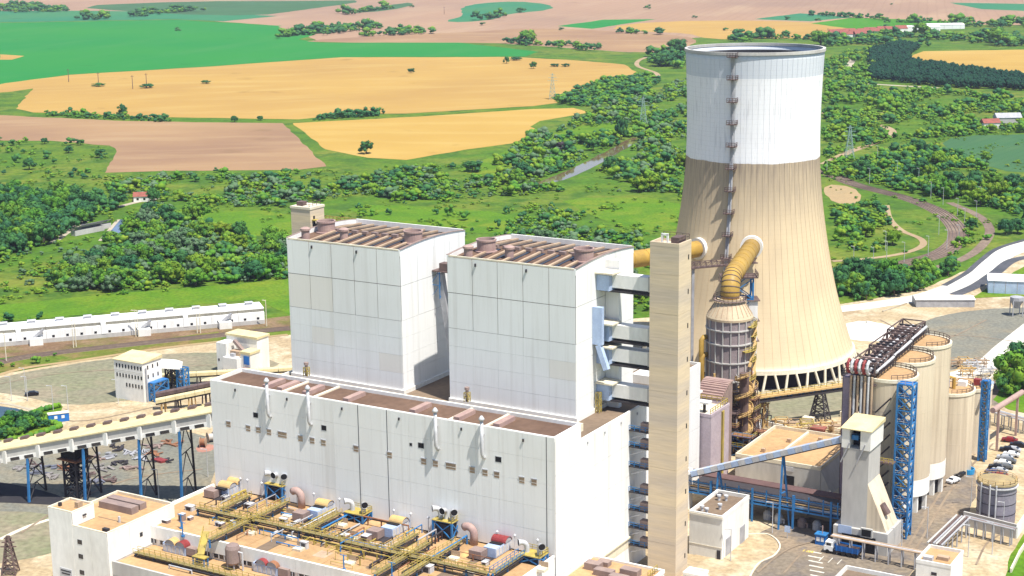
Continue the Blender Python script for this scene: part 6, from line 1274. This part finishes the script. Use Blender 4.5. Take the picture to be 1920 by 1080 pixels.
heaps = [(150, 868), (175, 862), (200, 856), (120, 880), (90, 878), (60, 872), (190, 880), (230, 872), (252, 880), (265, 848), (290, 852), (180, 905), (205, 900), (100, 895), (300, 866), (140, 850), (240, 850), (320, 832), (70, 890), (160, 890), (40, 880), (215, 842), (285, 838), (270, 862)]
scm = [dark, mauve, grey, rust, M('slate_scrap', (.16, .17, .22), None, .6), brown, M('ash_scrap', (.26, .24, .23), None, .6)]
for k, (u, v) in enumerate(heaps):
    a, b = GP(u, v); m = MB(); mat_ = scm[k % 7]
    for i in range(9):
        q = random.uniform(0, 3.14); l = random.uniform(1, 3); x, y = a+random.uniform(-2.6, 2.6), b+random.uniform(-1.6, 1.6); m.beam((x-l*math.cos(q)/1.6, y-l*math.sin(q)/2, random.uniform(.15, .5)), (x+l*math.cos(q)/1.6, y+l*math.sin(q)/2, random.uniform(.15, .9)), random.uniform(.15, .9), random.uniform(.1, .5))
    single(m, 'scrap_pile', mat_, 'pile of '+['dark', 'mauve', 'grey', 'rusty', 'bluish', 'brown', 'pale'][k % 7]+' scrap steel lying in the yard under the conveyor', 'scrap pile', (a, b, .08), group=['dark', 'mauve', 'grey', 'rusty', 'bluish', 'brown', 'pale'][k % 7]+' scrap piles in the coal yard')
a, b = GP(300, 865); single(MB().prism([(a-2.4, b-1), (a+1.6, b-1.4), (a+2.6, b+.6), (a-1, b+1.2)], .1, .7), 'red_tarpaulin', red, 'flat red tarpaulin bundle on the yard below the conveyor', 'tarpaulin', (a, b, .08))
# basin cottages and far houses
def cottage(u, v, w_, d_, h, rz, roof, label, wall=whiter):
    x, y = G(u, v); t = Thing('farm_house', label, 'house', (x, y, .05), 'w'); t.o.rotation_euler = (0, 0, rz)
    t.part(MB().box(x-w_/2, x+w_/2, y-d_/2, y+d_/2, .05, h), 'walls', wall)
    t.part(MB().add([(x+sx*(w_/2+.4), y+sy*(d_/2+.4), h) for sx in (-1, 1) for sy in (-1, 1)]+[(x-w_/2-.4, y, h+d_*.35), (x+w_/2+.4, y, h+d_*.35)], [(0, 2, 5, 4), (3, 1, 4, 5), (0, 4, 1), (2, 3, 5), (0, 1, 3, 2)]), 'roof', roof)
    t.box('window', glass, x-w_*.3, x-w_*.15, y-d_/2-.06, y-d_/2-.004, 1, 2.2); t.box('window', glass, x+w_*.15, x+w_*.3, y-d_/2-.06, y-d_/2-.004, 1, 2.2)
cottage(266, 377, 8, 6, 3, .1, tile, 'small red roofed house among trees above the settling basin'); cottage(1856, 240, 12, 8, 4, .1, tile, 'red roofed house among trees beside the dull green field'); cottage(1888, 235, 18, 9, 6, .05, grey, 'grey flat looking house with pale walls by sandy patch', conc2)
for k, (u, v) in enumerate([(165, 437), (178, 432)]):
    x, y = G(u, v); t = Thing('filter_shed', ['white corrugated shed roof beside the blue basin, near one', 'white corrugated shed roof beside the blue basin, next to the row of posts'][k], 'shed', (x, y, .05), 'w'); t.o.rotation_euler = (0, 0, -.62)
    t.part(MB().box(x-1.6, x+1.6, y-9, y+9, .05, 2.5), 'walls', conc2); t.part(MB().add([(x-2.2, y-9.4, 2.5), (x+2.2, y-9.4, 4.6), (x+2.2, y+9.4, 4.6), (x-2.2, y+9.4, 2.5)], [(0, 1, 2, 3)]), 'roof', galv)
vil = [(1566, 68), (1580, 67), (1592, 66), (1604, 68), (1618, 66), (1630, 64), (1642, 65), (1655, 62), (1612, 71), (1586, 71), (1670, 62), (1688, 60)]
for k, (u, v) in enumerate(vil): cottage(u, v, 16, 12, 5, .1*(k % 3), tile, 'red roofed village house strung along the far road')
for o_ in list(COL.objects):
    if o_.get('label') == 'red roofed village house strung along the far road': o_['group'] = 'red roofed village houses'
for u, v, w_, lab in [(1722, 58, 55, 'long white warehouse at the village end of the far road'), (1765, 54, 60, 'long white warehouse beyond the village near the bright green field')]: shed(u, v, w_, 20, 6, .12, lab, white)
# ================================================================== vegetation
import bmesh
def ico(sub):
    b = bmesh.new(); bmesh.ops.create_icosphere(b, subdivisions=sub, radius=1); b.verts.index_update()
    v = np.array([q.co[:] for q in b.verts]); f = np.array([[q.index for q in p.verts] for p in b.faces]); b.free(); return v, f
I1, I2 = ico(1), ico(2)
def crown(seed, nb, sub, nleaf, flat=1.0, spread=.55, rl=.34, rh=.52):
    "unit crown (half-width 1, z from .18 to 1): lumpy boughs with leaf sprays standing off them"
    r = np.random.default_rng(seed); V, F = [], []; n0 = 0; iv, if_ = (I1, I2)[sub-1]
    cs = []
    for k in range(nb):
        t = r.uniform(0, 2*math.pi); q = math.sqrt(r.uniform(0, 1))*spread if k else 0
        zc = r.uniform(.36, .80)-.18*q if k else .66
        rr = r.uniform(rl, rh)*(1.15-.4*q); cs.append((q*math.cos(t), q*math.sin(t), zc, rr))
        v = iv*(1+r.uniform(-.24, .22, (len(iv), 1)))*np.array([rr, rr, rr*.52*flat]) + np.array([cs[-1][0], cs[-1][1], zc])
        V.append(v); F.append(if_+n0); n0 += len(v)
    for i in range(nleaf):
        x, y, z, rr = cs[r.integers(nb)]; d = r.normal(size=3); d[2] = abs(d[2])*.9-.25; d /= np.linalg.norm(d)
        p = np.array([x, y, z])+d*np.array([rr, rr, rr*.52*flat])*r.uniform(.95, 1.4)
        a = np.cross(d, r.normal(size=3)); a /= np.linalg.norm(a)+1e-6; b = np.cross(d, a); s = r.uniform(.05, .12)
        tl = d*r.uniform(-.5, .5)
        V.append(np.array([p+(a+tl)*s*np.array([1, 1, .55]), p+(b)*s*np.array([1, 1, .55]), p-(a-tl*.3)*s*np.array([1, 1, .55])])); F.append(np.array([[0, 1, 2]])+n0); n0 += 3
    return np.vstack(V), np.vstack(F)
def npmesh(name, V, F, mat, smooth=False):
    m = bpy.data.meshes.new(name); nv, nf = len(V), len(F); k = F.shape[1]
    m.vertices.add(nv); m.vertices.foreach_set('co', V.astype(np.float32).ravel()); m.loops.add(nf*k); m.loops.foreach_set('vertex_index', F.astype(np.int32).ravel())
    m.polygons.add(nf); m.polygons.foreach_set('loop_start', np.arange(0, nf*k, k, dtype=np.int32)); m.polygons.foreach_set('loop_total', np.full(nf, k, dtype=np.int32))
    m.materials.append(mat); m.update(calc_edges=True); m.validate(); return m
LEAF = {'green': leafmat('leaves_green', (0.079, 0.216, 0.017), (0.168, 0.282, 0.024), (0.043, 0.144, 0.026)),
        'dark': leafmat('leaves_dark', (0.034, 0.126, 0.041), (0.066, 0.180, 0.031), (0.022, 0.086, 0.041)),
        'olive': leafmat('leaves_olive', (0.126, 0.240, 0.014), (0.198, 0.270, 0.022), (0.072, 0.168, 0.014)),
        'silver': leafmat('leaves_silver', (0.090, 0.162, 0.078), (0.060, 0.144, 0.048), (0.120, 0.180, 0.102)),
        'mauve': leafmat('leaves_mauve', (.095, .085, .085), (.08, .07, .07), (.07, .06, .065)),
        'conifer': leafmat('leaves_conifer', (.008, .050, .026), (.012, .060, .024), (.006, .034, .02))}
BIG = [crown(20+i, 26, 1, 900, spread=.74, rl=.15, rh=.31) for i in range(5)]
SMALL = [crown(60+i, 6, 1, 60, spread=.66, rl=.22, rh=.42) for i in range(8)]
TRUNK = MB().tube([(0, 0, 0), (.02, 0, .25), (0, .03, .62)], [.075, .055, .03], 7)
for q in range(4): TRUNK.tube([(0, 0, .3), (.32*math.cos(q*1.6), .32*math.sin(q*1.6), .58)], [.03, .012], 5)
trunkm = TRUNK.mesh('trunk', bark)
bigm = {(k, i): npmesh('crown', V, F, m) for k, m in LEAF.items() for i, (V, F) in enumerate(BIG) if k != 'conifer'}
plants = []           # x, y, width, height, kind, label, group
def inpoly(x, y, P):
    c = np.zeros(len(x), bool); j = len(P)-1
    for i in range(len(P)):
        (xi, yi), (xj, yj) = P[i], P[j]
        c ^= ((yi > y) != (yj > y)) & (x < (xj-xi)*(y-yi)/(yj-yi+1e-12)+xi); j = i
    return c
AVOID = [[G(u, v) for u, v in q] for q in [
    [(920, 352), (1000, 344), (1060, 319), (1130, 285), (1172, 260), (1198, 253), (1202, 268), (1148, 304), (1097, 331), (1050, 349), (955, 360)],
    [(185, 456), (220, 408), (248, 406), (218, 458)], [(150, 445), (170, 408), (205, 405), (195, 440)]]]
def scatter(px, area, wlo, whi, kinds, label, group, hf=(.8, 1.1), clump=0., cs_=25.):
    if wlo >= 3 and 'far' not in label: wlo, whi, area = wlo*.52, whi*.72, area*.33
    P = [G(u, v) for u, v in px]; A = abs(sum(P[i][0]*P[(i+1) % len(P)][1]-P[(i+1) % len(P)][0]*P[i][1] for i in range(len(P))))/2
    n = int(A/area); xs = np.array([p[0] for p in P]); ys = np.array([p[1] for p in P]); out = 0; tries = 0
    while out < n and tries < 200:
        tries += 1; x = rng.uniform(xs.min(), xs.max(), 400); y = rng.uniform(ys.min(), ys.max(), 400); ok = inpoly(x, y, P)
        for a in AVOID: ok &= ~inpoly(x, y, a)
        if clump:
            fld = np.sin(x/cs_*2.1+1.3*np.sin(y/cs_*.9))+np.sin(y/cs_*1.3+1.7*np.sin(x/cs_*.7)); ok &= fld+rng.normal(0, .5, len(x)) > clump
        for xx, yy in zip(x[ok], y[ok]):
            if out >= n: break
            w = wlo+(whi-wlo)*rng.random()**1.5 if rng.random() > .12 else whi*rng.uniform(1, 1.6)
            plants.append((xx, yy, w, w*rng.uniform(*hf), kinds[rng.integers(len(kinds))], label, group)); out += 1
    return n
g_, d_, o_, s_2 = 'green', 'dark', 'olive', 'silver'
scatter([(-80, 378), (60, 370), (150, 374), (205, 372), (226, 388), (150, 425), (100, 452), (40, 480), (-80, 520)], 42, 6, 11, [g_, d_, d_], 'leafy tree in the dense dark wood beside the settling basin', 'trees in the wood by the settling basin', (.85, 1.15))
scatter([(228, 450), (300, 396), (350, 400), (420, 440), (470, 448), (545, 470), (545, 522), (400, 535), (250, 546), (110, 548), (100, 522), (160, 500), (225, 490), (200, 466)], 44, 5.5, 10, [g_, d_, o_, s_2, g_], 'rounded tree in the wood between the settling basin and the grass bank', 'trees in the wood above the grass bank', (.8, 1.1))
scatter([(-60, 470), (100, 455), (220, 480), (220, 500), (100, 520), (110, 548), (-60, 575)], 190, 3, 6, [o_, g_, s_2], 'low shrub in the scrubby clearing above the long shed', 'shrubs in the clearing', (.7, 1), .0)
scatter([(200, 348), (300, 332), (450, 334), (600, 328), (760, 318), (900, 308), (1010, 350), (1000, 366), (900, 372), (800, 376), (640, 382), (540, 388), (420, 388), (330, 378), (220, 376)], 78, 4.5, 9, [g_, o_, d_, s_2], 'rounded bush in the belt of scrub below the wheat fields', 'bushes in the scrub belt', (.65, .95), -.4)
scatter([(1000, 262), (1060, 240), (1110, 212), (1200, 180), (1295, 150), (1295, 372), (1200, 360), (1100, 360), (1000, 362), (900, 330)], 95, 5, 10, [g_, o_, s_2, d_], 'rounded tree along the river bank', 'trees along the river', (.75, 1.05), -.2)
scatter([(880, 480), (900, 455), (940, 440), (980, 392), (1040, 384), (1110, 410), (1180, 440), (1240, 470), (1240, 590), (860, 590)], 62, 4, 8, [g_, o_, s_2, d_], 'bush in the scrub between the boiler houses and the cooling tower', 'bushes behind the boiler houses', (.7, 1.0), -.5)
scatter([(640, 384), (800, 382), (980, 395), (990, 432), (880, 445), (700, 418)], 420, 2.5, 5, [g_, d_], 'small bush dotted over the meadow behind the boiler houses', 'small bushes on the meadow', (.9, 1.5))
scatter([(1545, 110), (1640, 90), (1632, 158), (1720, 166), (1925, 188), (1940, 250), (1770, 258), (1680, 262), (1600, 285), (1545, 296)], 120, 5.5, 10, [g_, d_, o_, g_], 'tree in the bushy country beyond the cooling tower', 'trees beyond the cooling tower', (.75, 1.05), -.35)
scatter([(1560, 325), (1680, 282), (1760, 268), (1800, 300), (1900, 335), (1940, 345), (1940, 415), (1870, 395), (1800, 378), (1700, 362)], 62, 6, 10.5, [g_, d_, d_, o_], 'tree in the wood outside the railway curve', 'trees outside the railway curve', (.8, 1.1), -.6)
scatter([(1560, 392), (1640, 378), (1660, 400), (1690, 440), (1700, 458), (1640, 476), (1568, 470)], 60, 4, 8, [g_, o_, d_], 'bush on the ground inside the railway curve', 'bushes inside the railway curve', (.7, 1), -.2)
scatter([(1572, 552), (1600, 518), (1660, 512), (1745, 524), (1790, 498), (1800, 505), (1730, 545), (1640, 562), (1580, 566)], 34, 6, 10, [g_, d_, d_], 'tall dark tree in the row between railway and white road', 'trees between railway and white road', (1.0, 1.3))
scatter([(1800, 400), (1830, 425), (1830, 455), (1790, 480), (1770, 480), (1810, 440)], 60, 3.5, 6, [g_, o_], 'bush between the two curved tracks', 'bushes between the tracks', (.8, 1.1))
scatter([(-80, 255), (95, 268), (205, 276), (195, 326), (400, 322), (600, 320), (600, 332), (200, 348), (-80, 372)], 800, 4, 8, [d_, g_], 'solitary bush on the meadow below the stubble field', 'solitary bushes below the stubble field', (.8, 1.05))
scatter([(85, 214), (130, 212), (230, 220), (325, 225), (325, 230), (200, 224), (85, 219)], 45, 5, 8, [d_, g_], 'bush in the hedgerow between wheat and stubble fields', 'bushes in the hedgerow', (.7, .95))
scatter([(580, 224), (640, 217), (715, 213), (715, 219), (640, 222), (580, 228)], 40, 5, 10, [d_, d_], 'dark bush in the hedgerow between the two wheat fields', 'bushes between the wheat fields', (.7, 1.1))
scatter([(1040, 186), (1130, 152), (1200, 140), (1240, 150), (1200, 185), (1110, 200), (1060, 200)], 60, 7, 11, [d_, g_], 'tree in the thicket at the corner of the wheat field', 'trees at the wheat field corner', (.6, .9))
scatter([(0, 600), (40, 596), (80, 590), (80, 598), (0, 612)], 60, 4, 6, [g_, d_], 'shrub at the foot of the grass bank', 'shrubs on the grass bank')
scatter([(0, 688), (40, 676), (150, 655), (200, 650), (150, 664), (40, 690)], 40, 2, 4.5, [g_, o_], 'weedy bush beside the shed tracks', 'bushes beside the shed tracks')
scatter([(368, 606), (440, 598), (440, 604), (370, 612)], 12, 4, 6, [g_, d_], 'bush growing against the long shed', 'bushes against the long shed', (.9, 1.1))
scatter([(1872, 738), (1890, 700), (1925, 690), (1940, 730), (1900, 746)], 60, 8, 12, [d_, g_], 'broad dark tree on the verge beyond the silos', 'trees on the verge beyond the silos', (.9, 1.1))
scatter([(1545, 295), (1610, 300), (1600, 340), (1548, 340)], 90, 5, 8, [g_, o_], 'bush between cooling tower and railway', 'bushes beside the railway', (.7, 1))
far = [[(510, 72), (560, 62), (640, 50), (700, 52), (790, 60), (860, 62), (760, 66), (640, 70), (530, 76)], [(900, 82), (960, 80), (1060, 84), (1150, 94), (1130, 100), (1040, 90), (940, 86)], [(1360, 70), (1430, 68), (1540, 76), (1640, 70), (1720, 68), (1920, 72), (1920, 88), (1720, 88), (1640, 84), (1560, 88), (1380, 84)],
       [(0, 12), (70, 8), (110, 10), (130, 22), (60, 24), (0, 24)], [(1600, 58), (1640, 52), (1700, 66), (1640, 70)], [(1780, 50), (1830, 40), (1930, 38), (1930, 52), (1830, 54)], [(1200, 96), (1280, 96), (1285, 150), (1240, 150)], [(140, 32), (200, 34), (190, 38), (150, 37)], [(240, 30), (330, 20), (420, 14), (425, 16), (330, 25), (250, 33)], [(640, 26), (740, 12), (760, 6), (742, 15), (650, 30)], [(870, 42), (930, 28), (950, 30), (900, 42)], [(1150, 60), (1270, 66), (1270, 69), (1150, 62)], [(1430, 38), (1540, 28), (1660, 36), (1660, 39), (1540, 31)], [(1660, 40), (1850, 43), (1850, 46), (1660, 42)]]
for q in far: scatter(q, 230, 9, 17, [d_, d_, g_], 'far tree', 'far trees', (.6, .9), -.3, 60)
scatter([(300, 48), (480, 56), (470, 74), (330, 62)], 9000, 8, 13, [d_], 'far bush', 'far trees', (.4, .6))
scatter([(560, 30), (900, 0), (1500, 0), (1920, 10), (1920, 40), (1300, 60), (900, 70)], 80000, 9, 15, [d_], 'far bush', 'far trees', (.4, .6))
for q, ar in [([(-80, 330), (200, 330), (560, 322), (1000, 300), (1290, 240), (1290, 440), (880, 445), (640, 420), (540, 440), (400, 430), (0, 480), (-80, 500)], 110), ([(-80, 480), (230, 470), (545, 500), (545, 528), (0, 570), (-80, 580)], 40), ([(1545, 190), (1930, 190), (1930, 450), (1850, 450), (1560, 500)], 130), ([(880, 440), (1240, 430), (1240, 580), (880, 580)], 60), ([(-80, 270), (200, 276), (195, 330), (-80, 360)], 220)]:
    scatter(q, ar, 1.6, 3.6, [g_, o_, o_], 'low scrub', 'scrub', (.4, .7), .55, 14)
# single trees that stand alone, each with its own look
lone = [(687, 288, 11, 10, d_, 'lone round dark tree at the edge between stubble and wheat fields'), (55, 318, 9, 8.5, d_, 'lone round bush on the meadow below the stubble field corner'), (190, 295, 9, 6.5, d_, 'dark bush close to the notch of the stubble field'), (129, 287, 7, 6, d_, 'dark bush standing on the meadow beside the stubble field edge'), (151, 272, 6, 5, d_, 'small bush at the upper edge of the meadow next to stubble'), (84, 270, 6, 5, d_, 'small bush left of its neighbours at the stubble edge'), (230, 221, 9, 13, d_, 'tall umbrella shaped tree rising out of the hedgerow'), (440, 229, 6, 6, d_, 'small round tree on the farm track between fields'), (488, 226, 5, 4.5, d_, 'small bush beside the farm track'), (771, 137, 7, 6, d_, 'tiny dark bush alone in the wide wheat field'), (387, 157, 10, 4, d_, 'flat dark bush alone in the wheat field'), (950, 119, 8, 9, d_, 'tall dark bush in the upper corner of the wheat field'), (1000, 129, 8, 9, d_, 'dark tree with pale trunk in the upper corner of the wheat field'), (968, 113, 14, 5, d_, 'flat dark thicket in the upper corner of the wheat field'), (1040, 125, 10, 4, d_, 'flat low thicket strip beside the dark tree in wheat'), (1060, 125, 10, 4, d_, 'flat low thicket strip end in the wheat field'), (185, 162, 14, 4, d_, 'low scrub round the power pole in the wheat field'), (275, 165, 14, 5, d_, 'bushy patch at the foot of a power pole in the wheat'), (1053, 286, 10, 9, 'mauve', 'greyish mauve bare looking tree beside the river meadow'), (1112, 282, 10, 9, d_, 'dark round tree on the river meadow near the mauve tree'), (1165, 262, 9, 17, d_, 'tall slim poplar beside the river'), (1822, 432, 7, 7, d_, 'round dark bush on the sandy slope beside the outer track'), (1885, 440, 8, 9, d_, 'round dark tree beside the white road bend'), (1908, 438, 9, 9, d_, 'round dark tree farther along the white road bend'), (886, 322, 12, 8, d_, 'broad dark bush on the meadow below the golden field'), (1850, 305, 8, 8, g_, 'green bush at the edge of the dull green field'), (213, 382, 5, 10, d_, 'slim dark cypress beside the track to the basin'), (288, 380, 7, 10, d_, 'dark tree beside the red roofed house'), (1903, 735, 14, 16, g_, 'big broad tree on the verge beside the farthest short silo'), (1925, 705, 12, 14, d_, 'second big tree on the verge farther from the silos')]
garden = [(14, 806, 5.5, 5), (22, 800, 6, 6), (40, 812, 5.5, 5), (52, 806, 6, 5.5), (62, 795, 5, 5), (38, 795, 5, 5), (75, 790, 4, 4), (70, 802, 4.5, 4), (10, 820, 5, 4), (30, 822, 5, 4), (86, 800, 3, 2.5)]

def place_tree(x, y, w_, h_, kind, label, group, mi):
    e = bpy.data.objects.new('tree', None); COL.objects.link(e); e.location = (x, y, .02); e.rotation_euler = (0, 0, random.uniform(0, 6.28)); e.empty_display_size = .5
    tag(e, label, 'tree', group)
    c = bpy.data.objects.new('crown', bigm[(kind, mi)]); COL.objects.link(c); c.parent = e; c.scale = (w_*.56, w_*.56, h_)
    t = bpy.data.objects.new('trunk', trunkm); COL.objects.link(t); t.parent = e; t.scale = (w_*.56, w_*.56, h_)
for k, (u, v, w_, h_, kd, lab) in enumerate(lone): place_tree(*G(u, v), w_, h_, kd, lab, None, k % 5)
for k, (u, v, w_, h_) in enumerate(garden): place_tree(*G(u, v), w_, h_, 'dark' if k % 3 else 'green', 'clipped round tree in the garden plot beside the blue container', 'clipped trees in the garden plot', k % 5)
print('plants', len(plants))
plants.sort(key=lambda p: -(p[2]*p[3])/(p[0]**2+p[1]**2))
cnt = {}
KW = {'green': 'leaf green', 'dark': 'dark green', 'olive': 'yellowish green', 'silver': 'silvery'}
for k, p in enumerate(plants[:255]):
    sz = 'broad' if p[2] > 7 else ('small' if p[2] < 5 else 'mid sized'); bare = p[5].replace('dark ', '').replace('rounded ', '').replace('leafy ', '').replace('tall ', '')
    place_tree(p[0], p[1], p[2], p[3], p[4], sz+' '+KW[p[4]]+' '+bare, p[6]+', '+sz+' '+KW[p[4]], k % 5)
acc = {}
for p in plants[255:]:
    V, F = SMALL[rng.integers(8)]; t = rng.uniform(0, 6.28); c_, s_ = math.cos(t), math.sin(t)
    v = V*np.array([p[2]*.6, p[2]*.6, p[3]]); v = np.c_[v[:, 0]*c_-v[:, 1]*s_+p[0], v[:, 0]*s_+v[:, 1]*c_+p[1], v[:, 2]-.1*p[3]]
    a = acc.setdefault(p[4], [[], [], 0]); a[0].append(v); a[1].append(F+a[2]); a[2] += len(v)
# conifer plantation beside the far wheat field: too many and too small to tell apart
P = [G(u, v) for u, v in [(1630, 100), (1690, 84), (1725, 92), (1704, 104), (1706, 119), (1760, 127), (1880, 144), (1960, 152), (1960, 172), (1800, 166), (1700, 158), (1632, 150)]]
xs, ys = [p[0] for p in P], [p[1] for p in P]; x = rng.uniform(min(xs), max(xs), 9000); y = rng.uniform(min(ys), max(ys), 9000); ok = inpoly(x, y, P); CV = []
for xx, yy in list(zip(x[ok], y[ok]))[:2600]:
    V, F = SMALL[rng.integers(8)]; w_ = rng.uniform(5, 8); v = V*np.array([w_*.55, w_*.55, w_*1.35])+np.array([xx, yy, -.5]); a = acc.setdefault('conifer', [[], [], 0]); a[0].append(v); a[1].append(F+a[2]); a[2] += len(v)
for k, a in acc.items():
    o = bpy.data.objects.new('woodland', npmesh('woodland', np.vstack(a[0]), np.vstack(a[1]), LEAF[k])); COL.objects.link(o); o['kind'] = 'stuff'
# garden hedges
def hedge(px, w_, h_, label):
    P = spline([G(u, v) for u, v in px], 5); V, F, n0 = [], [], 0; r = np.random.default_rng(3)
    L_ = 0
    for p, q in zip(P[:-1], P[1:]):
        l = (q-p).length; k = max(1, int(l/.9))
        for i in range(k):
            e = p.lerp(q, i/k)
            for j in range(2):
                iv, f = I1; v = iv*(1+r.uniform(-.25, .25, (len(iv), 1)))*np.array([w_*.5, w_*.5, h_*.6])+np.array([e.x+r.uniform(-.4, .4), e.y+r.uniform(-.4, .4), h_*.5]); V.append(v); F.append(f+n0); n0 += len(v)
    V = np.vstack(V); c = P[len(P)//2]; V = V-np.array([c.x, c.y, 0]); o = bpy.data.objects.new('hedge', npmesh('hedge', V, np.vstack(F), LEAF['green'])); COL.objects.link(o); o.location = (c.x, c.y, .02); tag(o, label, 'hedge')
hedge([(50, 782), (80, 772), (112, 764)], 2.0, 1.6, 'clipped green hedge along the pond side of the garden plot'); hedge([(20, 826), (60, 820), (100, 808), (112, 802), (100, 796), (78, 790)], 1.8, 1.4, 'clipped green hedge bending round the garden plot beneath the conveyor')
# ------------------------------------------------------------------ rails on the curve and by the shed
railm = M('rail_steel', (.16, .12, .10), None, 1, .5)
for k, (px, offs) in enumerate([([(1540, 318), (1600, 345), (1700, 372), (1768, 402), (1797, 440), (1770, 472), (1700, 493), (1620, 503), (1500, 512)], (-3.2, 0, 3.2)), ([(-40, 690), (60, 668), (250, 646), (480, 622), (545, 616)], (-1.5, 1.6))]):
    for off in offs:
        P = spline([G(u, v) for u, v in px]); m = MB()
        for sgn in (-.72, .72):
            pts = []
            for i, p in enumerate(P):
                d = (P[min(i+1, len(P)-1)]-P[max(i-1, 0)]).normalized(); pts.append(Vector((p.x-d.y*(off+sgn), p.y+d.x*(off+sgn), .22)))
            for p, q in zip(pts[:-1], pts[1:]): m.beam(p, q, .16, .2)
        struct('railway_track', m, railm)
# ------------------------------------------------------------------ the summer air
hz = MB().box(-14500, 14500, -2400, 28500, -1.5, 150)
hm = bpy.data.materials.new('summer_haze'); hm.use_nodes = True; n = hm.node_tree.nodes; n.clear(); out = n.new('ShaderNodeOutputMaterial'); pv = n.new('ShaderNodeVolumePrincipled')
pv.inputs['Color'].default_value = (.66, .68, .95, 1); pv.inputs['Density'].default_value = .00005; pv.inputs['Anisotropy'].default_value = .1
hm.node_tree.links.new(pv.outputs[0], out.inputs['Volume'])
o = struct('haze', hz, hm, 'stuff')
